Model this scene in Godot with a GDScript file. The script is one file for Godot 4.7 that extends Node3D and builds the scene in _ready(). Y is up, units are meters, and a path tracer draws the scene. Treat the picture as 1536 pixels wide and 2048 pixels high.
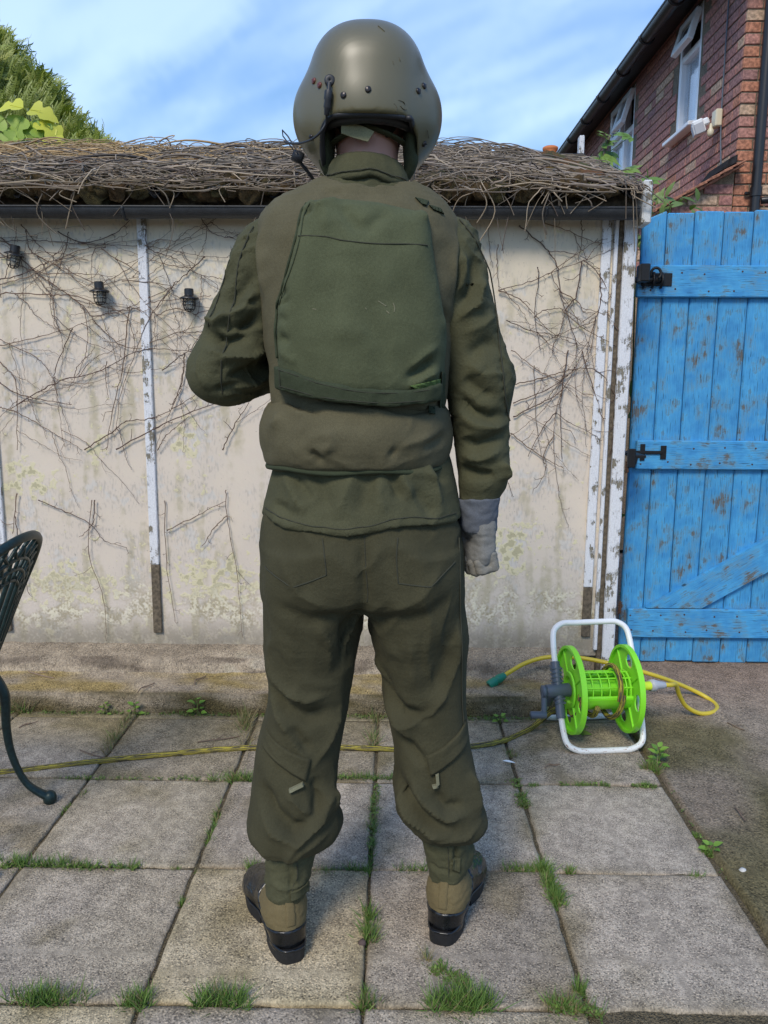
extends Node3D

var rng := RandomNumberGenerator.new()
var person: Node3D


# A mesh being collected: points, texture places, colours and triangles.
class Bld:
	var v := PackedVector3Array()
	var u := PackedVector2Array()
	var c := PackedColorArray()
	var idx := PackedInt32Array()
	var n := PackedVector3Array()
	var col := Color.WHITE
	var xf := Transform3D.IDENTITY
	var uvo := Vector2.ZERO

	func p(q: Vector3, t := Vector2.ZERO) -> int:
		v.append(xf * q)
		u.append(t + uvo)
		c.append(col)
		return v.size() - 1

	func t3(a: int, b: int, d: int) -> void:
		idx.append(a)
		idx.append(d)
		idx.append(b)

	func q4(a: int, b: int, d: int, e: int) -> void:
		t3(a, b, d)
		t3(a, d, e)

	# a flat face whose points are turned so that it looks along «out»
	func face(pts: Array, out: Vector3, ax := -1) -> void:
		var nn: Vector3 = (pts[1] - pts[0]).cross(pts[2] - pts[0])
		if nn.dot(out) < 0:
			pts.reverse()
		var k := []
		for q: Vector3 in pts:
			var t := Vector2(q.x, -q.y)
			if ax == 0: t = Vector2(q.z, -q.y)
			elif ax == 1: t = Vector2(q.x, q.z)
			k.append(p(q, t))
		for j in range(1, k.size() - 1):
			t3(k[0], k[j], k[j + 1])

	func box(cn: Vector3, s: Vector3, b := 0.0) -> void:
		var h := s * 0.5
		var pt := func(a: int, sa: float, sb: float, sc: float) -> Vector3:
			var q := Vector3.ZERO
			var b1 := (a + 1) % 3
			var c1 := (a + 2) % 3
			q[a] = sa * h[a]
			q[b1] = sb * (h[b1] - b)
			q[c1] = sc * (h[c1] - b)
			return cn + q
		for a in 3:
			for sa in [-1.0, 1.0]:
				var o := Vector3.ZERO
				o[a] = sa
				face([pt.call(a, sa, -1, -1), pt.call(a, sa, 1, -1), pt.call(a, sa, 1, 1), pt.call(a, sa, -1, 1)], o, a)
		if b <= 0.0:
			return
		for a in 3:
			var b1 := (a + 1) % 3
			for sa in [-1.0, 1.0]:
				for sb in [-1.0, 1.0]:
					var o := Vector3.ZERO
					o[a] = sa
					o[b1] = sb
					face([pt.call(a, sa, sb, -1), pt.call(a, sa, sb, 1), pt.call(b1, sb, 1, sa), pt.call(b1, sb, -1, sa)], o, a)
		for sx in [-1.0, 1.0]:
			for sy in [-1.0, 1.0]:
				for sz in [-1.0, 1.0]:
					face([pt.call(0, sx, sy, sz), pt.call(1, sy, sz, sx), pt.call(2, sz, sx, sy)], Vector3(sx, sy, sz))

	func tube(pts: PackedVector3Array, rad: Variant, sides := 6, caps := true, flat := 1.0) -> void:
		var m := pts.size()
		if m < 2:
			return
		var t0 := (pts[1] - pts[0]).normalized()
		var up := Vector3.UP if absf(t0.y) < 0.9 else Vector3.RIGHT
		var nx := t0.cross(up).normalized()
		var base := v.size()
		var along := 0.0
		for i in m:
			var t: Vector3 = (pts[mini(i + 1, m - 1)] - pts[maxi(i - 1, 0)]).normalized()
			nx = (nx - t * nx.dot(t)).normalized()
			var ny := t.cross(nx)
			var r: float = rad[i] if rad is PackedFloat32Array or rad is Array else rad
			if i:
				along += pts[i].distance_to(pts[i - 1])
			for k in sides:
				var a := TAU * k / sides
				p(pts[i] + (nx * cos(a) + ny * sin(a) * flat) * r, Vector2(float(k) / sides, along))
		for i in m - 1:
			for k in sides:
				var a := base + i * sides + k
				var b := base + i * sides + (k + 1) % sides
				q4(a, b, b + sides, a + sides)
		if caps:
			for e in 2:
				var s := base if e == 0 else base + (m - 1) * sides
				var o := p(xf.affine_inverse() * v[s], Vector2.ZERO)
				v[o] = xf * pts[0 if e == 0 else m - 1]
				for k in sides:
					var a := s + k
					var b := s + (k + 1) % sides
					if e == 0: t3(o, b, a)
					else: t3(o, a, b)

	# turned round the y axis; prof is a list of (radius, height) from bottom to top
	func lathe(prof: Array, sides := 20, hard := false) -> void:
		var rings := prof.size()
		if hard:
			for i in rings - 1:
				lathe([prof[i], prof[i + 1]], sides)
			return
		var base := v.size()
		for i in rings:
			for k in sides:
				var a := -TAU * k / sides
				p(Vector3(prof[i].x * cos(a), prof[i].y, prof[i].x * sin(a)), Vector2(float(k) / sides, prof[i].y))
		for i in rings - 1:
			for k in sides:
				var a := base + i * sides + k
				var b := base + i * sides + (k + 1) % sides
				q4(a, b, b + sides, a + sides)

	# a polygon in x, y given thickness from z0 to z1; holes are further polygons joined by the caller
	func prism(poly: PackedVector2Array, z0: float, z1: float) -> void:
		var tri := Geometry2D.triangulate_polygon(poly)
		for e in 2:
			var z := z1 if e else z0
			for i in range(0, tri.size(), 3):
				var a := []
				for k in 3:
					var q := poly[tri[i + k]]
					a.append(Vector3(q.x, q.y, z))
				face(a, Vector3(0, 0, 1 if e else -1))
		var cw := Geometry2D.is_polygon_clockwise(poly)
		for i in poly.size():
			var a := poly[i]
			var b := poly[(i + 1) % poly.size()]
			var d := b - a
			var o := Vector3(d.y, -d.x, 0) * (1.0 if not cw else -1.0)
			face([Vector3(a.x, a.y, z0), Vector3(b.x, b.y, z0), Vector3(b.x, b.y, z1), Vector3(a.x, a.y, z1)], o)

	# a sheet of points, rows by columns
	func sheet(rows: Array, flip := false, uvs := []) -> void:
		var base := v.size()
		var w: int = rows[0].size()
		for i in rows.size():
			for j in w:
				p(rows[i][j], uvs[i][j] if uvs.size() else Vector2(rows[i][j].x, -rows[i][j].y))
		for i in rows.size() - 1:
			for j in w - 1:
				var a := base + i * w + j
				if flip: q4(a, a + w, a + w + 1, a + 1)
				else: q4(a, a + 1, a + w + 1, a + w)

	func norm() -> void:
		n.resize(v.size())
		n.fill(Vector3.ZERO)
		for i in range(0, idx.size(), 3):
			var a := idx[i]
			var b := idx[i + 1]
			var d := idx[i + 2]
			var o := (v[d] - v[a]).cross(v[b] - v[a])
			n[a] += o
			n[b] += o
			n[d] += o
		for i in n.size():
			n[i] = n[i].normalized() if n[i].length_squared() > 1e-20 else Vector3.UP

	func mesh(colors := false) -> ArrayMesh:
		norm()
		var a := []
		a.resize(Mesh.ARRAY_MAX)
		a[Mesh.ARRAY_VERTEX] = v
		a[Mesh.ARRAY_NORMAL] = n
		a[Mesh.ARRAY_TEX_UV] = u
		if colors:
			a[Mesh.ARRAY_COLOR] = c
		a[Mesh.ARRAY_INDEX] = idx
		var m := ArrayMesh.new()
		m.add_surface_from_arrays(Mesh.PRIMITIVE_TRIANGLES, a)
		return m


# A body whose cross-sections are rounded ellipses, given from bottom to top as rows of (y, centre x, centre z, half width, half depth).
class Col:
	var y0 := 0.0
	var y1 := 0.0
	var st := 0.004
	var cx := PackedFloat32Array()
	var cz := PackedFloat32Array()
	var rx := PackedFloat32Array()
	var rz := PackedFloat32Array()

	func _init(rows: Array) -> void:
		y0 = rows[0][0]
		y1 = rows[-1][0]
		var k := 0
		var m := int(ceil((y1 - y0) / st)) + 1
		for i in m:
			var y := minf(y0 + i * st, y1)
			while k < rows.size() - 2 and y > rows[k + 1][0]:
				k += 1
			var t: float = clampf((y - rows[k][0]) / (rows[k + 1][0] - rows[k][0]), 0, 1)
			var r0: Array = rows[maxi(k - 1, 0)]
			var r3: Array = rows[mini(k + 2, rows.size() - 1)]
			var o := []
			for q in range(1, 5):
				o.append(cubic_interpolate(rows[k][q], rows[k + 1][q], r0[q], r3[q], t))
			cx.append(o[0])
			cz.append(o[1])
			rx.append(o[2])
			rz.append(o[3])

	func d(q: Vector3, grow := 0.0) -> float:
		var f := clampf((q.y - y0) / st, 0.0, cx.size() - 1.001)
		var i := int(f)
		var a := rx[i] + grow
		var b := rz[i] + grow
		var x := (q.x - cx[i]) / a
		var z := (q.z - cz[i]) / b
		var l := sqrt(sqrt(x * x * x * x + z * z * z * z + 1.4 * x * x * z * z))
		var w := (l - 1.0) * (a if a < b else b)
		var e := maxf(q.y - y1, y0 - q.y)
		return w if e < 0.0 and w > e else maxf(w, e)


func smin(a: float, b: float, k: float) -> float:
	var h := maxf(k - absf(a - b), 0.0) / k
	return minf(a, b) - h * h * k * 0.25


func smax(a: float, b: float, k: float) -> float:
	return -smin(-a, -b, k)


func cone(q: Vector3, a: Vector3, b: Vector3, ra: float, rb: float) -> float:
	var ab := b - a
	var t := clampf((q - a).dot(ab) / ab.length_squared(), 0.0, 1.0)
	return (q - a - ab * t).length() - lerpf(ra, rb, t)


func ellip(q: Vector3, o: Vector3, r: Vector3) -> float:
	var k := ((q - o) / r).length()
	return (k - 1.0) * minf(r.x, minf(r.y, r.z)) * (1.0 if k > 0.5 else 1.0)


# Meshes the surface where f is zero: one point in each cell that it crosses (surface nets). Blocks far from it are passed over.
func nets(lo: Vector3, hi: Vector3, h: float, f: Callable, reach := 1.6) -> Bld:
	var nb := Vector3i(((hi - lo) / (h * 4.0)).ceil())
	var nx := nb.x * 4
	var ny := nb.y * 4
	var nz := nb.z * 4
	var sx := 1
	var sy := nx
	var sz := nx * ny
	var val := PackedFloat32Array()
	val.resize(nx * ny * nz)
	val.fill(1.0)
	var live: Array[Vector3i] = []
	var half := h * 4.0 * 0.87 * reach
	for bz in nb.z:
		for by in nb.y:
			for bx in nb.x:
				var o := lo + Vector3(bx * 4 + 1.5, by * 4 + 1.5, bz * 4 + 1.5) * h
				var d: float = f.call(o)
				var on := absf(d) < half
				if on:
					live.append(Vector3i(bx, by, bz))
				elif d > 0:
					continue
				for k in 4:
					for j in 4:
						var at := bx * 4 + (by * 4 + j) * sy + (bz * 4 + k) * sz
						for i in 4:
							val[at + i] = f.call(lo + Vector3(bx * 4 + i, by * 4 + j, bz * 4 + k) * h) if on else -1.0
	var cell := PackedInt32Array()
	cell.resize(val.size())
	cell.fill(-1)
	var b := Bld.new()
	var off := [0, sx, sy, sx + sy, sz, sx + sz, sy + sz, sx + sy + sz]
	var pos := [Vector3(0, 0, 0), Vector3(1, 0, 0), Vector3(0, 1, 0), Vector3(1, 1, 0), Vector3(0, 0, 1), Vector3(1, 0, 1), Vector3(0, 1, 1), Vector3(1, 1, 1)]
	var ea := [0, 2, 4, 6, 0, 1, 4, 5, 0, 1, 2, 3]
	var eb := [1, 3, 5, 7, 2, 3, 6, 7, 4, 5, 6, 7]
	var made: Array[Vector3i] = []
	for blk in live:
		for k in 4:
			var cz := blk.z * 4 + k
			if cz >= nz - 1: continue
			for j in 4:
				var cy := blk.y * 4 + j
				if cy >= ny - 1: continue
				for i in 4:
					var cx := blk.x * 4 + i
					if cx >= nx - 1: continue
					var at := cx + cy * sy + cz * sz
					var s0 := val[at] < 0.0
					if (val[at + off[1]] < 0.0) == s0 and (val[at + off[2]] < 0.0) == s0 and (val[at + off[3]] < 0.0) == s0 and (val[at + off[4]] < 0.0) == s0 and (val[at + off[5]] < 0.0) == s0 and (val[at + off[6]] < 0.0) == s0 and (val[at + off[7]] < 0.0) == s0:
						continue
					var sum := Vector3.ZERO
					var m := 0
					for e in 12:
						var va := val[at + off[ea[e]]]
						var vb := val[at + off[eb[e]]]
						if (va < 0.0) != (vb < 0.0):
							sum += pos[ea[e]].lerp(pos[eb[e]], va / (va - vb))
							m += 1
					cell[at] = b.p(lo + (Vector3(cx, cy, cz) + sum / m) * h)
					made.append(Vector3i(cx, cy, cz))
	for q in made:
		var at := q.x + q.y * sy + q.z * sz
		var s0 := val[at] < 0.0
		if q.y > 0 and q.z > 0 and (val[at + sx] < 0.0) != s0:
			_nq(b, cell[at], cell[at - sy], cell[at - sy - sz], cell[at - sz], not s0)
		if q.x > 0 and q.z > 0 and (val[at + sy] < 0.0) != s0:
			_nq(b, cell[at], cell[at - sz], cell[at - sx - sz], cell[at - sx], not s0)
		if q.x > 0 and q.y > 0 and (val[at + sz] < 0.0) != s0:
			_nq(b, cell[at], cell[at - sx], cell[at - sx - sy], cell[at - sy], not s0)
	b.norm()
	return b


func _nq(b: Bld, a: int, c: int, d: int, e: int, flip: bool) -> void:
	if a < 0 or c < 0 or d < 0 or e < 0:
		return
	if flip: b.q4(a, e, d, c)
	else: b.q4(a, c, d, e)


# one pass of smoothing over the points of a mesh
func relax(b: Bld, times := 1, amount := 0.5) -> void:
	for t in times:
		var s := PackedVector3Array()
		var m := PackedFloat32Array()
		s.resize(b.v.size())
		m.resize(b.v.size())
		for i in range(0, b.idx.size(), 3):
			for k in 3:
				var a := b.idx[i + k]
				s[a] += b.v[b.idx[i + (k + 1) % 3]]
				m[a] += 1.0
		for i in b.v.size():
			if m[i] > 0:
				b.v[i] = b.v[i].lerp(s[i] / m[i], amount)
	b.norm()


# Folds: each is a run of points in x, y with a width and a height; it raises (or sinks) the side of the cloth that faces +z along its normal.
func fold(b: Bld, folds: Array, side := 1.0) -> void:
	var nv := b.v.size()
	var add := PackedFloat32Array()
	add.resize(nv)
	for f in folds:
		var pts: PackedVector2Array = f[0]
		var w: float = f[1] * 0.85
		var h: float = f[2] * 1.8
		var lo := pts[0]
		var hi := pts[0]
		for q in pts:
			lo = lo.min(q)
			hi = hi.max(q)
		var m := w * 2.4
		var len := 0.0
		for i in pts.size() - 1:
			len += pts[i].distance_to(pts[i + 1])
		for i in nv:
			var x := b.v[i].x
			var y := b.v[i].y
			if x < lo.x - m or x > hi.x + m or y < lo.y - m or y > hi.y + m or b.n[i].z * side < 0.05:
				continue
			var q := Vector2(x, y)
			var best := 1e9
			var at := 0.0
			var run := 0.0
			for k in pts.size() - 1:
				var ab := pts[k + 1] - pts[k]
				var l := ab.length()
				var t := clampf((q - pts[k]).dot(ab) / (l * l), 0, 1)
				var dd := q.distance_squared_to(pts[k] + ab * t)
				if dd < best:
					best = dd
					at = run + t * l
				run += l
			var ends := smoothstep(0.0, 0.3, at / len) * smoothstep(0.0, 0.3, 1.0 - at / len) * 0.85 + 0.15
			var dn := sqrt(best) / w
			add[i] += h * ends * (exp(-dn * 1.35) if h > 0.0 else exp(-dn * dn)) * clampf(b.n[i].z * side * 2.0, 0, 1)
	for i in nv:
		b.v[i] += b.n[i] * add[i]
	b.norm()


# loose unevenness of cloth: noise stretched by «grain», along the normals
func crumple(b: Bld, amount: float, size: float, grain := Vector3.ONE, sd := 1) -> void:
	var fn := FastNoiseLite.new()
	fn.seed = sd
	fn.frequency = 1.0 / size
	fn.fractal_octaves = 2
	if b.n.size() != b.v.size(): b.norm()
	for i in b.v.size():
		b.v[i] += b.n[i] * fn.get_noise_3dv(b.v[i] * grain) * amount
	b.norm()


# crisp creases: the ridges of a folded noise, drawn out along «grain»
func crease(b: Bld, amount: float, size: float, grain := Vector3.ONE, sd := 1) -> void:
	var fn := FastNoiseLite.new()
	fn.seed = sd
	fn.frequency = 1.0 / size
	fn.fractal_octaves = 1
	var mask := FastNoiseLite.new()
	mask.seed = sd + 70
	mask.frequency = 0.35 / size
	if b.n.size() != b.v.size(): b.norm()
	for i in b.v.size():
		var k := 1.0 - absf(fn.get_noise_3dv(b.v[i] * grain)) * 3.2
		var m := clampf(mask.get_noise_3dv(b.v[i]) * 2.5 + 0.35, 0, 1)
		b.v[i] += b.n[i] * maxf(k, 0.0) * m * amount
	b.norm()


func spline(pts: Array, per := 6) -> PackedVector3Array:
	var o := PackedVector3Array()
	for i in pts.size() - 1:
		var a: Vector3 = pts[maxi(i - 1, 0)]
		var d: Vector3 = pts[mini(i + 2, pts.size() - 1)]
		for k in per:
			o.append(pts[i].cubic_interpolate(pts[i + 1], a, d, float(k) / per))
	o.append(pts[-1])
	return o


func lin(r: float, g: float, b: float, a := 1.0) -> Color:
	var k := Color(r, g, b).linear_to_srgb()
	k.a = a
	return k


func mat(color: Color, rough := 0.8, metal := 0.0) -> StandardMaterial3D:
	var m := StandardMaterial3D.new()
	m.albedo_color = color
	m.roughness = rough
	m.metallic = metal
	return m


func thing(called: String, label: String, category: String, at := Vector3.ZERO, turn := 0.0, group := "") -> Node3D:
	var o := Node3D.new()
	o.name = numbered(called)
	add_child(o)
	o.position = at
	o.rotation.y = turn
	return tag(o, label, category, group)


func tag(o: Node3D, label: String, category: String, group := "") -> Node3D:
	o.set_meta("label", label)
	o.set_meta("category", category)
	if group: o.set_meta("group", group)
	return o


var taken := {}


func numbered(called: String) -> String:
	var k: int = taken.get(called, 0)
	taken[called] = k + 1
	return called if k == 0 else "%s_%03d" % [called, k]


# a mesh of its own under a thing (or, without one, at top level); points given in the world's axes are moved to the thing's base
func part(parent: Node3D, called: String, m: Mesh, material: Material, world := false, label := "") -> MeshInstance3D:
	var o := MeshInstance3D.new()
	o.mesh = m
	o.material_override = material
	if parent == null:
		o.name = numbered(called)
		add_child(o)
	else:
		var key := "%d_%s" % [parent.get_instance_id(), called]
		var k: int = taken.get(key, 0)
		taken[key] = k + 1
		o.name = called if k == 0 else "%s_%03d" % [called, k]
		parent.add_child(o)
		if world:
			o.transform = whole(parent).affine_inverse()
	if label: o.set_meta("label", label)
	return o


func whole(o: Node3D) -> Transform3D:
	var t := o.transform
	var p := o.get_parent()
	while p is Node3D and p != self:
		t = p.transform * t
		p = p.get_parent()
	return t


func structure(called: String, m: Mesh, material: Material) -> MeshInstance3D:
	var o := part(null, called, m, material)
	o.set_meta("kind", "structure")
	return o


func stuff(o: Node3D) -> Node3D:
	o.set_meta("kind", "stuff")
	return o


func P(a: Array) -> PackedVector2Array:
	var o := PackedVector2Array()
	for i in range(0, a.size(), 2):
		o.append(Vector2(a[i], a[i + 1]))
	return o


# ---------------------------------------------------------------- textures

func nz(w: int, h: int, size: float, sd: int, oct := 3, kind := FastNoiseLite.TYPE_SIMPLEX_SMOOTH) -> PackedByteArray:
	var fn := FastNoiseLite.new()
	fn.seed = sd
	fn.noise_type = kind
	fn.frequency = 1.0 / size
	fn.fractal_octaves = oct
	var im := fn.get_seamless_image(w, h)
	im.convert(Image.FORMAT_L8)
	return im.get_data()


# noise stretched along v (rows)
func streaks(w: int, h: int, size: float, stretch: int, sd: int, oct := 3) -> PackedByteArray:
	var fn := FastNoiseLite.new()
	fn.seed = sd
	fn.frequency = 1.0 / size
	fn.fractal_octaves = oct
	var im := fn.get_seamless_image(w, h / stretch)
	im.resize(w, h, Image.INTERPOLATE_CUBIC)
	im.convert(Image.FORMAT_L8)
	return im.get_data()


func rgb_tex(w: int, h: int, data: PackedByteArray) -> ImageTexture:
	return ImageTexture.create_from_image(Image.create_from_data(w, h, false, Image.FORMAT_RGB8, data))


func grey_tex(w: int, h: int, data: PackedByteArray) -> ImageTexture:
	return ImageTexture.create_from_image(Image.create_from_data(w, h, false, Image.FORMAT_L8, data))


func put3(d: PackedByteArray, i: int, k: Color) -> void:
	d[i * 3] = int(clampf(k.r, 0, 1) * 255)
	d[i * 3 + 1] = int(clampf(k.g, 0, 1) * 255)
	d[i * 3 + 2] = int(clampf(k.b, 0, 1) * 255)


func tri(m: StandardMaterial3D, scale: float) -> StandardMaterial3D:
	m.uv1_triplanar = true
	m.uv1_world_triplanar = true
	m.uv1_scale = Vector3.ONE * scale
	return m


func relief(m: StandardMaterial3D, t: Texture2D, cm: float) -> StandardMaterial3D:
	m.heightmap_enabled = true
	m.heightmap_texture = t
	m.heightmap_scale = cm
	return m


var T := {}
var M := {}


func textures() -> void:
	var n := 512
	# concrete: fine grit, mottling, pale flecks of stone
	var a := nz(n, n, 3.0, 11, 2)
	var b := nz(n, n, 60.0, 12, 4)
	var c := nz(n, n, 5.0, 13, 1)
	var e := nz(n, n, 14.0, 14, 3)
	var d := PackedByteArray()
	d.resize(n * n * 3)
	var hgt := PackedByteArray()
	hgt.resize(n * n)
	for i in n * n:
		var g := 0.735 + (a[i] - 128) / 128.0 * 0.15 + (b[i] - 128) / 128.0 * 0.11 + (e[i] - 128) / 128.0 * 0.13
		var k := Color(g, g * 0.985, g * 0.955)
		if c[i] > 188:
			k = k.lerp(Color(0.98, 0.95, 0.9), clampf((c[i] - 188) / 20.0, 0, 1) * 0.95)
		elif c[i] < 52:
			k = k.darkened(clampf((52 - c[i]) / 18.0, 0, 1) * 0.45)
		put3(d, i, k)
		hgt[i] = clampi(int(a[i] * 0.35 + e[i] * 0.35 + c[i] * 0.3), 0, 255)
	T.concrete = rgb_tex(n, n, d)
	T.grit = grey_tex(n, n, hgt)
	# cloth: weave, soft wrinkles
	a = nz(n, n, 9.0, 21, 3)
	b = nz(n, n, 2.2, 22, 1)
	c = nz(n, n, 120.0, 23, 3)
	var rg := FastNoiseLite.new()
	rg.seed = 24
	rg.frequency = 1.0 / 60.0
	rg.fractal_type = FastNoiseLite.FRACTAL_RIDGED
	rg.fractal_octaves = 3
	var ri := rg.get_seamless_image(n, n)
	ri.convert(Image.FORMAT_L8)
	var rd := ri.get_data()
	for i in n * n:
		var g := 0.80 + (c[i] - 128) / 128.0 * 0.05 + (b[i] - 128) / 128.0 * 0.12 + (a[i] - 128) / 128.0 * 0.045
		put3(d, i, Color(g, g, g * 0.99))
		hgt[i] = clampi(int(rd[i] * 0.55 + a[i] * 0.25 + b[i] * 0.2), 0, 255)
	T.cloth = rgb_tex(n, n, d)
	T.wrinkle = grey_tex(n, n, hgt)
	# blue paint worn off weathered boards; the grain runs along v
	var w := 512
	var h := 1024
	a = streaks(w, h, 4.5, 24, 31, 3)
	b = nz(w, h, 110.0, 32, 4)
	c = streaks(w, h, 3.0, 40, 33, 2)
	e = nz(w, h, 12.0, 34, 3)
	var big := nz(w, h, 330.0, 35, 2)
	d.resize(w * h * 3)
	hgt.resize(w * h)
	var hb := PackedByteArray()
	hb.resize(w * h)
	for i in w * h:
		var worn := (a[i] - 128) / 128.0 * 0.95 + (b[i] - 128) / 128.0 * 1.15 + (e[i] - 128) / 128.0 * 0.18 + (big[i] - 128) / 128.0 * 0.9
		var bare := maxf(smoothstep(1.16, 1.36, worn), smoothstep(0.76, 0.92, (c[i] - 128) / 128.0 * 0.9 + (b[i] - 128) / 128.0 * 0.9 + (e[i] - 128) / 128.0 * 0.15) * 0.7)
		var thin := smoothstep(0.10, 0.58, worn) * 0.5
		var tone := (b[i] - 128) / 128.0 * 0.06 + (c[i] - 128) / 128.0 * 0.05
		var blue := Color(0.265 + tone, 0.595 + tone * 1.3, 0.80 + tone)
		var wood := Color(0.50, 0.48, 0.45).lerp(Color(0.28, 0.27, 0.26), c[i] / 255.0)
		var k := blue.lerp(Color(0.38, 0.52, 0.62), thin).lerp(wood, bare)
		if c[i] < 46:
			k = k.lerp(Color(0.10, 0.11, 0.12), clampf((46 - c[i]) / 14.0, 0, 1) * 0.75)
		put3(d, i, k)
		hgt[i] = clampi(int(200 - bare * 90 + (c[i] - 128) * 0.5 - (60 if c[i] < 40 else 0)), 0, 255)
	T.blue = rgb_tex(w, h, d)
	T.blue_h = grey_tex(w, h, hgt)
	# white paint flaking off old timber
	for i in w * h:
		var worn := (a[i] - 128) / 128.0 * 0.5 + (b[i] - 128) / 128.0 * 1.25 + (e[i] - 128) / 128.0 * 0.3
		var bare := smoothstep(0.60, 0.64, worn)
		var g := 0.86 + (e[i] - 128) / 128.0 * 0.05
		var k := Color(g, g, g * 1.01).lerp(Color(0.58, 0.55, 0.48).lerp(Color(0.42, 0.39, 0.33), c[i] / 255.0), bare)
		if c[i] < 40:
			k = k.darkened(0.35)
		put3(d, i, k)
		hgt[i] = clampi(int(210 - bare * 150 + (c[i] - 128) * 0.3), 0, 255)
	T.white = rgb_tex(w, h, d)
	T.white_h = grey_tex(w, h, hgt)
	# brick faces
	d.resize(n * n * 3)
	hgt.resize(n * n)
	a = nz(n, n, 4.0, 41, 3)
	b = nz(n, n, 40.0, 42, 3)
	for i in n * n:
		var g := 0.80 + (a[i] - 128) / 128.0 * 0.22 + (b[i] - 128) / 128.0 * 0.22
		put3(d, i, Color(g, g * 0.99, g * 0.98))
		hgt[i] = clampi(int(a[i] * 0.6 + b[i] * 0.4), 0, 255)
	T.rough = rgb_tex(n, n, d)
	T.rough_h = grey_tex(n, n, hgt)
	# paint on the reel's frame with rust; weathered hose
	b = nz(n, n, 50.0, 51, 4)
	e = nz(n, n, 9.0, 52, 3)
	for i in n * n:
		var q := (b[i] - 128) / 128.0 + (e[i] - 128) / 128.0 * 0.4
		var r := smoothstep(0.55, 0.66, q)
		put3(d, i, Color(0.88, 0.88, 0.86).lerp(Color(0.42, 0.23, 0.12).lerp(Color(0.62, 0.40, 0.22), e[i] / 255.0), r))
	T.rust = rgb_tex(n, n, d)
	for i in n * n:
		var q := (b[i] - 128) / 128.0 * 1.1 + (e[i] - 128) / 128.0 * 0.5
		var r := smoothstep(-0.22, 0.02, q)
		put3(d, i, Color(0.66, 0.60, 0.20).lerp(Color(0.27, 0.24, 0.18), r))
	T.hose = rgb_tex(n, n, d)
	# scuffs on leather and enamel
	a = nz(n, n, 7.0, 61, 4)
	b = nz(n, n, 70.0, 62, 3)
	for i in n * n:
		var s := smoothstep(0.42, 0.70, (a[i] - 128) / 128.0 * 0.8 + (b[i] - 128) / 128.0 * 0.5)
		var g := 0.30 + (b[i] - 128) / 128.0 * 0.10
		put3(d, i, Color(g, g, g).lerp(Color(0.75, 0.68, 0.60), s * 0.45))
		hgt[i] = clampi(int(90 + s * 110 + (a[i] - 128) * 0.3), 0, 255)
	T.scuff = rgb_tex(n, n, d)
	T.scuff_r = grey_tex(n, n, hgt)
	wall_texture()


const WX := -2.35
const WW := 3.24
const WY := 0.12
const WH := 1.86


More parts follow.
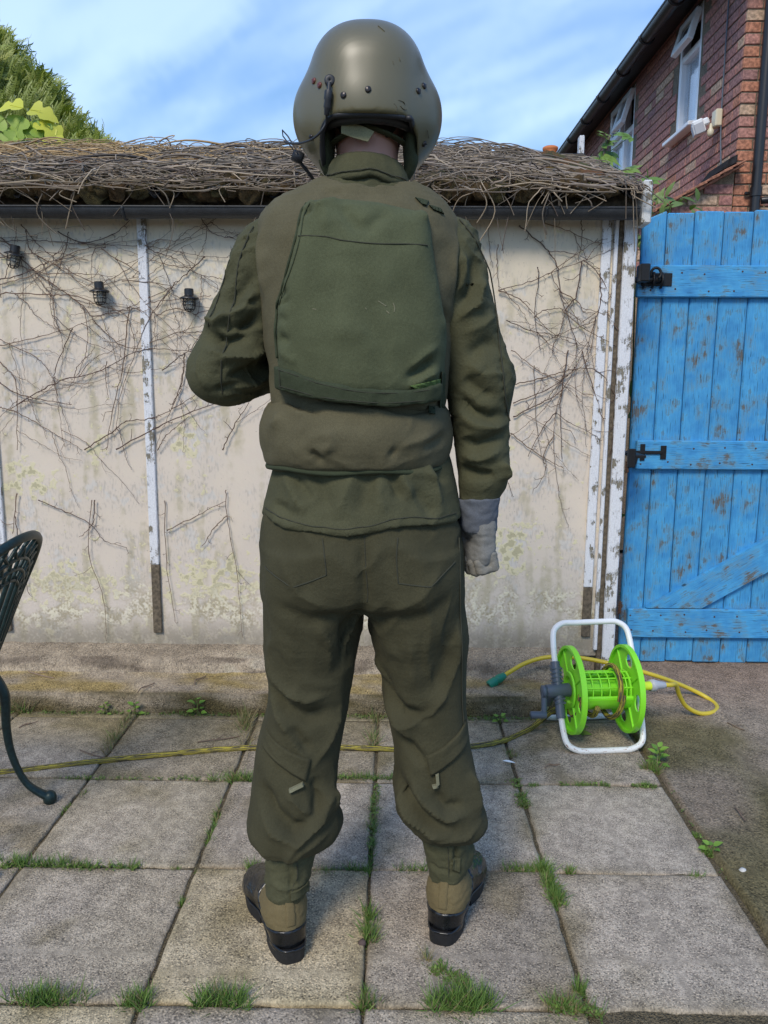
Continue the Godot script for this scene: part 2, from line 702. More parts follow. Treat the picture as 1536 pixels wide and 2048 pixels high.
# the shed's old rendered wall: cream paint, algae streaks, yellowish flakes of an older coat low down
func wall_texture() -> void:
	var w := 1360
	var h := 780
	var a := nz(w, h, 6.0, 71, 3)
	var b := nz(w, h, 90.0, 72, 4)
	var c := nz(w, h, 22.0, 73, 5)
	var s := streaks(w, h, 40.0, 6, 74, 3)
	var f := streaks(w, h, 5.0, 3, 75, 2)
	var d := PackedByteArray()
	d.resize(w * h * 3)
	var hgt := PackedByteArray()
	hgt.resize(w * h)
	var blobs := [Vector4(0.42, 0.58, 0.26, 0.17), Vector4(-0.75, 0.42, 0.30, 0.16), Vector4(-1.35, 0.40, 0.3, 0.13), Vector4(0.43, 0.95, 0.07, 0.13), Vector4(-0.85, 1.02, 0.07, 0.16), Vector4(-0.4, 0.55, 0.28, 0.14), Vector4(-1.22, 0.99, 0.06, 0.12), Vector4(-1.5, 0.86, 0.2, 0.12)]
	for j in h:
		var y := WY + WH * (1.0 - (j + 0.5) / h)
		var low := smoothstep(0.75, 0.2, y)
		var foot := smoothstep(0.30, 0.16, y)
		var up := smoothstep(1.35, 1.75, y)
		for i in w:
			var q := j * w + i
			var x := WX + WW * (i + 0.5) / w
			var na := (a[q] - 128) / 128.0
			var nb := (b[q] - 128) / 128.0
			var nc := (c[q] - 128) / 128.0
			var ns := (s[q] - 128) / 128.0
			var nf := (f[q] - 128) / 128.0
			var k := Color(0.855, 0.80, 0.73).lerp(Color(0.81, 0.765, 0.72), clampf(low * 0.7 + nb * 0.35 + 0.25, 0, 1))
			k = k.lerp(Color(0.86, 0.81, 0.715), up * 0.8)
			# algae and rain streaks
			var al := smoothstep(0.10, 0.75, ns * 0.8 + nc * 0.3 + low * 0.25) * (0.42 - up * 0.3)
			k = k.lerp(Color(0.60, 0.57, 0.43), al)
			k = k.lerp(Color(0.64, 0.61, 0.57), smoothstep(0.1, 0.7, nf * 0.7 + nb * 0.5) * 0.45)
			k = k.lerp(Color(0.80, 0.80, 0.79), smoothstep(0.35, 0.6, nb * 0.9 - nc * 0.5) * 0.4)
			# older yellow coat showing
			var bl := 0.0
			for o: Vector4 in blobs:
				var dx := (x - o.x) / o.z
				var dy := (y - o.y) / o.w
				var r2 := dx * dx + dy * dy
				if r2 < 1.0:
					bl = maxf(bl, 1.0 - r2)
			var fl := nc * 0.95 + na * 0.14 + nb * 0.25 + bl * 0.72 + low * 0.12
			var flake := smoothstep(0.62, 0.66, fl)
			var under := smoothstep(0.95, 1.0, fl)
			k = k.lerp(Color(0.845, 0.81, 0.66), flake * 0.8)
			k = k.lerp(Color(0.68, 0.65, 0.53), under * 0.75)
			# a band of flaked and stained render near the foot
			var band := smoothstep(0.50, 0.34, y) * smoothstep(0.18, 0.26, y)
			var bits := smoothstep(-0.15, 0.45, na * 0.55 + nf * 0.25 + nc * 0.7 + band * 0.12)
			k = k.lerp(Color(0.63, 0.58, 0.47).lerp(Color(0.875, 0.845, 0.77), bits), band * smoothstep(-0.25, 0.5, nb + nc * 0.5) * 0.75)
			k = k.lerp(Color(0.52, 0.49, 0.43).lerp(Color(0.62, 0.585, 0.52), bits), foot * 0.75)
			if na < -0.72:
				k = k.darkened(0.18)
			put3(d, q, k)
			hgt[q] = clampi(int(120 + flake * 70 - under * 50 + na * 26 + nc * 20 + band * (bits - 0.5) * 60), 0, 255)
	T.render = rgb_tex(w, h, d)
	T.render_h = grey_tex(w, h, hgt)


func materials() -> void:
	var cloth := func(r: float, g: float, b: float, cm := 0.22) -> StandardMaterial3D:
		var m := mat(lin(r, g, b), 0.93)
		m.albedo_texture = T.cloth
		m.metallic_specular = 0.22
		m.rim_enabled = true
		m.rim = 0.12
		m.rim_tint = 0.7
		tri(m, 2.6)
		return relief(m, T.wrinkle, cm)
	M.jacket = cloth.call(0.126, 0.124, 0.071, 0.26)
	M.scratch = mat(lin(0.095, 0.085, 0.05), 0.6)
	M.trousers = cloth.call(0.098, 0.091, 0.053, 0.22)
	M.panel = cloth.call(0.142, 0.157, 0.088, 0.14)
	M.belt = cloth.call(0.078, 0.094, 0.056, 0.12)
	M.vest = cloth.call(0.176, 0.157, 0.095, 0.14)
	M.hook = cloth.call(0.15, 0.23, 0.08, 0.3)
	M.tab = cloth.call(0.42, 0.40, 0.24, 0.05)
	M.lace = cloth.call(0.30, 0.29, 0.19, 0.05)
	M.canvas = cloth.call(0.25, 0.195, 0.10, 0.12)
	M.glove = cloth.call(0.33, 0.325, 0.31, 0.12)
	M.glove_palm = cloth.call(0.36, 0.34, 0.30, 0.12)
	M.seam = mat(lin(0.042, 0.042, 0.026), 0.95)
	M.skin = mat(lin(0.50, 0.265, 0.20), 0.55)
	M.skin.subsurf_scatter_enabled = true
	M.skin.subsurf_scatter_strength = 0.15
	M.hair = mat(lin(0.022, 0.016, 0.012), 0.6)
	M.eye = mat(lin(0.7, 0.68, 0.64), 0.3)
	M.helmet = mat(lin(0.128, 0.113, 0.060), 0.42)
	M.helmet.clearcoat_enabled = true
	M.helmet.clearcoat = 0.25
	M.helmet.clearcoat_roughness = 0.30
	M.rubber = mat(lin(0.018, 0.019, 0.023), 0.5)
	M.black = mat(lin(0.016, 0.016, 0.018), 0.38)
	M.liner = cloth.call(0.09, 0.10, 0.058)
	M.steel = mat(lin(0.35, 0.35, 0.36), 0.35, 0.9)
	M.dark_screw = mat(lin(0.05, 0.045, 0.045), 0.35, 0.7)
	M.red_screw = mat(lin(0.16, 0.05, 0.04), 0.4, 0.3)
	M.leather = mat(lin(0.048, 0.048, 0.054), 0.36)
	M.leather.albedo_texture = T.scuff
	M.leather.roughness_texture = T.scuff_r
	M.leather.roughness = 0.9
	tri(M.leather, 4.0)
	M.leather.clearcoat_enabled = true
	M.leather.clearcoat = 0.4
	M.leather.clearcoat_roughness = 0.25
	M.sole = mat(lin(0.016, 0.016, 0.017), 0.7)
	M.sole.albedo_texture = T.rough
	tri(M.sole, 5.0)
	var stone := func(r: float, g: float, b: float, scale: float, cm: float) -> StandardMaterial3D:
		var m := mat(lin(r, g, b), 0.95)
		m.albedo_texture = T.concrete
		m.vertex_color_use_as_albedo = true
		m.metallic_specular = 0.3
		tri(m, scale)
		return relief(m, T.grit, cm)
	M.slabs = []
	for k in [[0.80, 0.71, 0.605], [0.72, 0.64, 0.55], [0.86, 0.775, 0.67], [0.98, 0.85, 0.62], [0.66, 0.59, 0.47]]:
		M.slabs.append(stone.call(k[0], k[1], k[2], [1.9, 1.5, 2.3, 1.7, 2.0][M.slabs.size()], 0.45))
		M.slabs[-1].uv1_offset = Vector3(0.37, 0.11, 0.53) * M.slabs.size()
	M.concrete = stone.call(0.58, 0.50, 0.41, 1.3, 0.7)
	M.haunch = stone.call(0.70, 0.615, 0.50, 1.5, 0.8)
	M.soil = stone.call(0.24, 0.20, 0.13, 2.0, 1.2)
	M.mortar = stone.call(0.52, 0.46, 0.38, 2.0, 0.4)
	M.wall = mat(Color.WHITE, 0.93)
	M.wall.albedo_texture = T.render
	M.wall.metallic_specular = 0.3
	relief(M.wall, T.render_h, 0.2)
	M.blue = mat(Color.WHITE, 0.62)
	M.blue.albedo_texture = T.blue
	M.blue.uv1_scale = Vector3(2.4, 1.1, 1)
	M.blue.vertex_color_use_as_albedo = true
	relief(M.blue, T.blue_h, 0.28)
	M.white = mat(Color.WHITE, 0.7)
	M.white.albedo_texture = T.white
	M.white.uv1_scale = Vector3(2.6, 1.2, 1)
	M.white.vertex_color_use_as_albedo = true
	relief(M.white, T.white_h, 0.3)
	M.gutter = mat(lin(0.055, 0.062, 0.075), 0.5)
	M.gutter.albedo_texture = T.concrete
	tri(M.gutter, 3.0)
	M.iron = mat(lin(0.022, 0.021, 0.022), 0.5, 0.3)
	M.iron.albedo_texture = T.concrete
	tri(M.iron, 6.0)
	M.rusty = mat(lin(0.10, 0.045, 0.022), 0.85)
	M.rusty.albedo_texture = T.rough
	tri(M.rusty, 6.0)
	M.twig = mat(Color.WHITE, 0.9)
	M.twig.vertex_color_use_as_albedo = true
	M.moss = mat(Color.WHITE, 1.0)
	M.moss.vertex_color_use_as_albedo = true
	M.moss.albedo_texture = T.rough
	tri(M.moss, 4.0)
	relief(M.moss, T.rough_h, 1.5)
	M.leaf = mat(Color.WHITE, 0.5)
	M.leaf.vertex_color_use_as_albedo = true
	M.leaf.backlight_enabled = true
	M.leaf.backlight = Color(0.55, 0.6, 0.25)
	M.grass = mat(Color.WHITE, 0.65)
	M.grass.vertex_color_use_as_albedo = true
	M.grass.backlight_enabled = true
	M.grass.backlight = Color(0.4, 0.45, 0.15)
	M.pvc = mat(lin(0.80, 0.82, 0.84), 0.35)
	M.cream_plastic = mat(lin(0.66, 0.60, 0.44), 0.45)
	M.dark_glass = mat(lin(0.05, 0.06, 0.07), 0.05)
	M.dark_glass.metallic_specular = 0.9
	M.pane = mat(lin(0.6, 0.7, 0.8, 0.25), 0.03)
	M.pane.transparency = BaseMaterial3D.TRANSPARENCY_ALPHA
	M.pane.metallic_specular = 0.9
	M.reflection_curtain = mat(lin(0.78, 0.84, 0.92), 0.5)  # bluish white stands for sky reflected in the panes
	M.bricks = []
	for k in [[0.66, 0.33, 0.26], [0.60, 0.29, 0.25], [0.72, 0.32, 0.20], [0.50, 0.27, 0.25], [0.80, 0.56, 0.39], [0.70, 0.35, 0.29]]:
		var m := mat(lin(k[0], k[1], k[2]), 0.92)
		m.albedo_texture = T.rough
		tri(m, 2.5)
		M.bricks.append(relief(m, T.rough_h, 0.3))
	M.tile = mat(lin(0.52, 0.23, 0.14), 0.85)
	M.tile.albedo_texture = T.rough
	tri(M.tile, 3.0)
	M.lime = mat(lin(0.25, 0.74, 0.03), 0.38)
	M.lime.subsurf_scatter_enabled = true
	M.lime.subsurf_scatter_strength = 0.05
	M.grey_plastic = mat(lin(0.085, 0.105, 0.135), 0.45)
	M.light_plastic = mat(lin(0.42, 0.43, 0.46), 0.45)
	M.yellow = mat(lin(0.62, 0.47, 0.035), 0.4)
	M.acid = mat(lin(0.62, 0.78, 0.03), 0.4)
	M.green_plastic = mat(lin(0.01, 0.20, 0.12), 0.4)
	M.old_hose = mat(Color.WHITE, 0.8)
	M.old_hose.albedo_texture = T.hose
	M.old_hose.uv1_scale = Vector3(1, 1.3, 1)
	M.rust_white = mat(Color.WHITE, 0.45)
	M.rust_white.albedo_texture = T.rust
	M.rust_white.uv1_scale = Vector3(1, 4.0, 1)
	M.frame_white = mat(lin(0.80, 0.80, 0.78), 0.38)
	M.chair = mat(lin(0.020, 0.050, 0.048), 0.42, 0.25)
	M.chair.albedo_texture = T.rough
	tri(M.chair, 5.0)
	M.bulb = mat(lin(0.9, 0.85, 0.7, 0.25), 0.05)
	M.bulb.transparency = BaseMaterial3D.TRANSPARENCY_ALPHA
	M.terracotta = mat(lin(0.62, 0.21, 0.075), 0.8)
	M.slate = mat(lin(0.045, 0.046, 0.05), 0.8)
	M.slate.metallic_specular = 0.1
	M.slate.albedo_texture = T.rough
	tri(M.slate, 2.0)
	M.wood = mat(lin(0.20, 0.16, 0.11), 0.9)
	M.wood.albedo_texture = T.rough
	tri(M.wood, 4.0)


# ---------------------------------------------------------------- the setting

const S := 0.458


func tone(x: float, z: float, sd: float) -> Color:
	var a := fn_a.get_noise_3d(x, sd, z)
	var b := fn_b.get_noise_3d(x, sd, z)
	var moss := clampf(smoothstep(-2.25, -2.75, z) * 0.55 + smoothstep(0.62, 1.0, x) * 0.35 + b * 0.75 + a * 0.3, 0, 1)
	var c := fn_b.get_noise_3d(x * 4.5, sd + 20.0, z * 4.5)
	var e := fn_b.get_noise_3d(x * 2.2 + 9.0, sd, z * 2.2)
	var k := Color(0.95, 0.93, 0.91) * (1.0 + a * 0.25 + b * 0.15 + c * 0.22)
	k = k.lerp(Color(0.47, 0.44, 0.33), smoothstep(0.06, 0.5, c * 0.6 + e * 0.8) * 0.75)
	return k.lerp(Color(0.50, 0.47, 0.27), moss * 0.8)


var fn_a := FastNoiseLite.new()
var fn_b := FastNoiseLite.new()


func slab(parent: Node3D, x0: float, x1: float, z0: float, z1: float, y: float, m: Material) -> void:
	var b := Bld.new()
	var k := 13
	var rows := []
	var sd := rng.randf() * 50.0
	var tx := rng.randf_range(-0.006, 0.006)
	var tz := rng.randf_range(-0.006, 0.006)
	var cx := (x0 + x1) * 0.5
	var cz := (z0 + z1) * 0.5
	var us := [0.0, 0.010, 0.03]
	for i in range(1, k): us.append(0.03 + 0.94 * i / k)
	us.append_array([0.97, 0.990, 1.0])
	var nn: int = us.size()
	for i in nn + 2:
		var row := []
		for j in nn + 2:
			var ii := clampi(i - 1, 0, nn - 1)
			var jj := clampi(j - 1, 0, nn - 1)
			var q := Vector3(lerpf(x0, x1, us[jj]), 0, lerpf(z1, z0, us[ii]))
			var edge := 0
			if ii == 0 or ii == nn - 1: edge += 1
			if jj == 0 or jj == nn - 1: edge += 1
			var w := fn_b.get_noise_3d(q.x * 9, sd, q.z * 9)
			q.y = y + (q.x - cx) * tx + (q.z - cz) * tz + w * 0.0022
			if edge:
				q.y -= 0.005 + absf(w) * 0.008
				q.x += fn_b.get_noise_2d(q.z * 14, sd) * 0.006
				q.z += fn_b.get_noise_2d(q.x * 14, sd + 9) * 0.006
				if edge == 2:
					q.x = lerpf(q.x, cx, 0.022)
					q.z = lerpf(q.z, cz, 0.022)
			if i == 0 or j == 0 or i == nn + 1 or j == nn + 1:
				q.y = y - 0.04
			row.append(q)
		rows.append(row)
	for i in rows.size():
		for j in rows.size():
			var rim := minf(minf(rows[i][j].x - x0, x1 - rows[i][j].x), minf(rows[i][j].z - z0, z1 - rows[i][j].z))
			var dirt := smoothstep(0.07, 0.0, rim) * clampf(0.45 + fn_a.get_noise_3d(rows[i][j].x * 5, sd, rows[i][j].z * 5) * 1.3, 0, 1)
			b.col = tone(rows[i][j].x, rows[i][j].z, sd).lerp(Color(0.42, 0.39, 0.26), dirt * 0.6)
			b.p(rows[i][j])
	var w2: int = rows.size()
	for i in w2 - 1:
		for j in w2 - 1:
			var a := i * w2 + j
			b.q4(a, a + 1, a + w2 + 1, a + w2)
	part(parent, "slab", b.mesh(true), m)


func ground() -> void:
	var b := Bld.new()
	b.col = Color.WHITE
	b.face([Vector3(-60, -0.035, 20), Vector3(60, -0.035, 20), Vector3(60, -0.035, -90), Vector3(-60, -0.035, -90)], Vector3.UP, 1)
	structure("ground", b.mesh(true), M.soil)
	var patio := Node3D.new()
	patio.name = "patio"
	patio.set_meta("kind", "structure")
	add_child(patio)
	# soil in the joints
	b = Bld.new()
	var rows := []
	for i in 60:
		var row := []
		for j in 60:
			var x := lerpf(-2.4, 0.87, j / 59.0)
			var z := lerpf(0.35, -2.85, i / 59.0)
			row.append(Vector3(x, -0.0075 + fn_b.get_noise_2d(x * 30, z * 30) * 0.006, z))
		rows.append(row)
	b.sheet(rows)
	part(patio, "joint_soil", b.mesh(true), M.soil)
	for r in range(-1, 6):
		for c in range(-5, 2):
			var x0 := -0.057 + c * S
			var z1 := -2.34 + (r) * S
			if r == 3 and c == 1: continue
			var m: Material = M.slabs[rng.randi() % 3]
			if r == 2 and c == -1: m = M.slabs[3]
			if r == 3 and c < -1: m = M.slabs[3]
			if r <= 0: m = M.slabs[rng.randi() % 2 + (0 if c < 1 else 0)]
			if r == -1: m = M.slabs[4]
			var g := rng.randf_range(0.0018, 0.0045)
			slab(patio, x0 + g, x0 + S - g, z1 - (S if r >= 0 else 0.0) - (0.0 if r >= 0 else S + 0.03) + g, z1 - g, rng.randf_range(-0.003, 0.003), m)
	# old poured concrete beside the slabs, up to the gate
	b = Bld.new()
	rows = []
	for i in 90:
		var row := []
		for j in 60:
			var x := lerpf(0.868, 3.4, pow(j / 59.0, 1.4))
			var z := lerpf(0.35, -5.6, i / 89.0)
			var y := 0.004 + fn_b.get_noise_2d(x * 4, z * 4) * 0.012 + fn_b.get_noise_2d(x * 22, z * 22) * 0.004 + smoothstep(-2.6, -3.3, z) * 0.022
			if j == 0:
				y = -0.03
				x += fn_b.get_noise_2d(z * 9, 3) * 0.012
			row.append(Vector3(x, y, z))
		rows.append(row)
	for i in rows.size():
		for j in 60:
			var q: Vector3 = rows[i][j]
			var k := Color(0.83, 0.80, 0.78) * (1.0 + fn_a.get_noise_2d(q.x, q.z) * 0.3)
			var mo := clampf(fn_a.get_noise_2d(q.x * 1.5 + 30, q.z * 1.5) * 1.6 + 0.42 + smoothstep(0.5, 0.0, q.x - 0.87) * 0.3 - smoothstep(-2.7, -3.1, q.z) * 1.2, 0, 1)
			k = k.lerp(Color(0.36, 0.37, 0.19), mo * 0.8)
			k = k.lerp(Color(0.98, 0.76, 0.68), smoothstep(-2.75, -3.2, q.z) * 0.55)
			b.col = k
			b.p(q)
	for i in 89:
		for j in 59:
			var a := i * 60 + j
			b.q4(a, a + 1, a + 61, a + 60)
	structure("concrete_path", b.mesh(true), M.concrete)
	# low concrete kerb and the rough haunch of cement against the shed wall
	b = Bld.new()
	var prof := [Vector2(-2.845, -0.03), Vector2(-2.842, 0.03), Vector2(-2.846, 0.062), Vector2(-2.858, 0.073), Vector2(-2.94, 0.079), Vector2(-3.03, 0.082), Vector2(-3.045, 0.092), Vector2(-3.058, 0.118), Vector2(-3.082, 0.134), Vector2(-3.14, 0.145), Vector2(-3.215, 0.155), Vector2(-3.24, 0.155)]
	var fine := []
	for i in prof.size() - 1:
		for k in 4:
			fine.append(prof[i].lerp(prof[i + 1], k / 4.0))
	fine.append(prof[-1])
	var cols := 260
	for i in fine.size():
		for j in cols:
			var x := lerpf(-3.0, 0.735, j / (cols - 1.0))
			var q := Vector3(x, fine[i].y, fine[i].x)
			var a := fn_b.get_noise_3d(x * 6, q.y * 20, q.z * 20)
			var c := fn_b.get_noise_3d(x * 30, q.y * 40, q.z * 40)
			q.y += a * 0.007 + c * 0.004
			q.z += fn_b.get_noise_3d(x * 5, 7, q.z * 9) * 0.009 + c * 0.003
			q.x += smoothstep(0.70, 0.735, x) * (fine[i].y * -0.8)
			if j == cols - 1: q.y = minf(q.y, -0.01)
			var k := Color(0.92, 0.88, 0.84) * (1.0 + fn_a.get_noise_2d(x * 1.5, q.z * 3) * 0.35)
			if fine[i].x > -3.04 and fine[i].x < -2.86:
				k = k.lerp(Color(0.82, 0.72, 0.40), clampf(0.5 + fn_a.get_noise_2d(x * 2.4, q.z * 6 + 20) * 1.4, 0, 1))
			elif fine[i].x >= -2.86:
				k = k.lerp(Color(0.27, 0.25, 0.15), clampf(0.8 + fn_a.get_noise_2d(x * 2.4, q.y * 9) * 0.9, 0, 1))
			elif fine[i].y < 0.136:
				k = k.lerp(Color(0.40, 0.37, 0.36), clampf(0.15 + fn_a.get_noise_2d(x * 3.0, q.y * 14 + 40) * 2.0, 0, 1) * 0.85)
			b.col = k
			b.p(q)
	for i in fine.size() - 1:
		for j in cols - 1:
			var a := i * cols + j
			b.q4(a, a + 1, a + cols + 1, a + cols)
	structure("kerb_step", b.mesh(true), M.haunch)


# ---------------------------------------------------------------- the shed

const ZW := -3.2


func wall_panel(shed: Node3D, x0: float, x1: float) -> void:
	var b := Bld.new()
	var rows := []
	var uvs := []
	for i in 24:
		var row := []
		var uv := []
		for j in 20:
			var x := lerpf(x0, x1, j / 19.0)
			var y := lerpf(0.12, 1.98, i / 23.0)
			row.append(Vector3(x, y, ZW + fn_b.get_noise_2d(x * 2.5, y * 2.5) * 0.006))
			uv.append(Vector2((x - WX) / WW, 1.0 - (y - WY) / WH))
		rows.append(row)
		uvs.append(uv)
	b.sheet(rows, false, uvs)
	part(shed, "wall_panel", b.mesh(), M.wall)


func board(parent: Node3D, called: String, x0: float, x1: float, y0: float, y1: float, z0: float, z1: float, m: Material, bev := 0.004, lean := 0.0, tint := Color.WHITE) -> MeshInstance3D:
	var b := Bld.new()
	b.uvo = Vector2(rng.randf(), rng.randf())
	b.col = tint
	b.box(Vector3((x0 + x1) / 2, (y0 + y1) / 2, (z0 + z1) / 2), Vector3(x1 - x0, y1 - y0, z1 - z0), bev)
	for i in b.v.size():
		b.v[i].x += (b.v[i].y - (y0 + y1) / 2) * lean
	return part(parent, called, b.mesh(true), m, true)


func shed() -> void:
	var s := thing("shed", "low cream rendered shed with white battens under a roof matted with dead stems", "shed", Vector3(-1.0, 0, -4.5))
	s.position = Vector3.ZERO
	var edges := [-2.98, -2.30, -1.655, -1.625, -1.0, 0.80, 0.845]
	wall_panel(s, -2.98, -2.30)
	wall_panel(s, -2.30, -1.63)
	wall_panel(s, -1.63, -1.0)
	wall_panel(s, -1.0, -0.25)
	wall_panel(s, -0.25, 0.80)
	wall_panel(s, 0.80, 0.852)
	var core := Bld.new()
	core.box(Vector3(-1.06, 0.98, -4.5), Vector3(3.9, 1.96, 2.56))
	core.face([Vector3(0.892, 1.95, -3.2), Vector3(0.892, 1.95, -5.8), Vector3(0.892, 2.40, -4.5)], Vector3.RIGHT, 0)
	core.face([Vector3(-2.95, 1.95, -3.2), Vector3(-2.95, 1.95, -5.8), Vector3(-2.95, 2.40, -4.5)], Vector3.LEFT, 0)
	core.col = Color(1, 0.95, 0.85)
	part(s, "side_and_rear_wall", core.mesh(true), M.mortar, true)
	# battens: white paint above, bare weathered timber at the foot
	for k in [[-2.30, 0.62], [-1.632, 0.58], [-0.993, 0.50], [0.806, 0.42]]:
		var x: float = k[0]
		board(s, "batten", x - 0.018, x + 0.018, k[1], 1.935, ZW, ZW + 0.016, M.white, 0.003, 0.004)
		board(s, "batten_foot", x - 0.020, x + 0.016, 0.205, k[1], ZW, ZW + 0.0145, M.wood, 0.003, 0.004)
	# corner post with its flaking mouldings
	board(s, "corner_post", 0.853, 0.872, 0.05, 1.95, ZW - 0.02, ZW + 0.012, M.wood, 0.003)
	board(s, "corner_post", 0.873, 0.922, 0.05, 1.95, ZW - 0.12, ZW + 0.026, M.white, 0.004)
	board(s, "corner_post", 0.8375, 0.8525, 0.15, 1.95, ZW - 0.02, ZW + 0.020, M.white, 0.003)
	var end := Bld.new()
	end.col = Color(0.85, 0.85, 0.8)
	end.box(Vector3(0.922, 1.915, -3.12), Vector3(0.035, 0.155, 0.10), 0.006)
	part(s, "barge_end", end.mesh(true), M.white, true)
	# eaves
	var fa := Bld.new()
	fa.box(Vector3(-1.02, 1.93, -3.163), Vector3(3.94, 0.075, 0.024), 0.003)
	part(s, "fascia", fa.mesh(), M.wood, true)
	var g := Bld.new()
	var rows := []
	for j in 34:
		var x := lerpf(-3.0, 0.895, j / 33.0)
		var row := []
		for i in 15:
			var a := -PI * i / 14.0
			var r := 0.036
			row.append(Vector3(x, 1.892 + sin(a) * r + sin(x * 7.0) * 0.0015, -3.098 + cos(a) * r))
		for i in 15:
			var a := -PI + PI * i / 14.0
			row.append(Vector3(x, 1.893 + sin(a) * 0.032 + sin(x * 7.0) * 0.0015, -3.098 + cos(a) * 0.032))
		rows.append(row)
	g.sheet(rows, true)
	part(s, "gutter", g.mesh(), M.gutter, true)
	var gl := Bld.new()
	gl.tube(PackedVector3Array([Vector3(-3.0, 1.893, -3.062), Vector3(0.895, 1.893, -3.062)]), 0.004, 6)
	part(s, "gutter_lip", gl.mesh(), M.gutter, true)
	for x in [-1.9, -1.02, -0.2, 0.55]:
		var br := Bld.new()
		for i in 10:
			var a := -PI * i / 9.0
			var a2 := -PI * (i + 1) / 9.0
			if i < 9:
				br.tube(PackedVector3Array([Vector3(x, 1.892 + sin(a) * 0.0385, -3.098 + cos(a) * 0.0385), Vector3(x, 1.892 + sin(a2) * 0.0385, -3.098 + cos(a2) * 0.0385)]), 0.006, 5)
		part(s, "gutter_bracket", br.mesh(), M.gutter, true)
	# corrugated sheets
	for side in 2:
		var k := 0
		while k < 4:
			var b := Bld.new()
			rows = []
			for i in 2:
				var row := []
				var z: float = [-3.075, -4.52][i] if side == 0 else [-5.95, -4.48][i]
				var y: float = [1.945, 2.425][i]
				for j in 85:
					var x := -3.02 + k * 0.977 + j * 0.01195
					row.append(Vector3(x, y + sin(x * TAU / 0.0735) * 0.017 + k * 0.0015, z))
				rows.append(row)
			var lower := []
			b.sheet(rows, side == 1)
			for row in rows:
				var r2 := []
				for q: Vector3 in row: r2.append(q + Vector3(0, -0.008, 0))
				lower.append(r2)
			b.sheet(lower, side == 0)
			b.sheet([lower[0], rows[0]], side == 1)
			part(s, "roof_sheet", b.mesh(), M.slate, true)
			k += 1
	var rc := Bld.new()
	rc.tube(PackedVector3Array([Vector3(-3.02, 2.43, -4.5), Vector3(1.0, 2.43, -4.5)]), 0.03, 10)
	part(s, "ridge_cap", rc.mesh(), M.slate, true)
	var vb := Bld.new()
	vb.xf = Transform3D(Basis(Vector3.RIGHT, atan2(0.48, 1.445)), Vector3(0.948, 2.145, -3.84))
	vb.box(Vector3.ZERO, Vector3(0.020, 0.075, 1.42), 0.003)
	part(s, "barge_board", vb.mesh(true), M.white, true)


func slope(x: float, t: float) -> Vector3:
	return Vector3(x, lerpf(1.965, 2.445, t), lerpf(-3.07, -4.52, t))


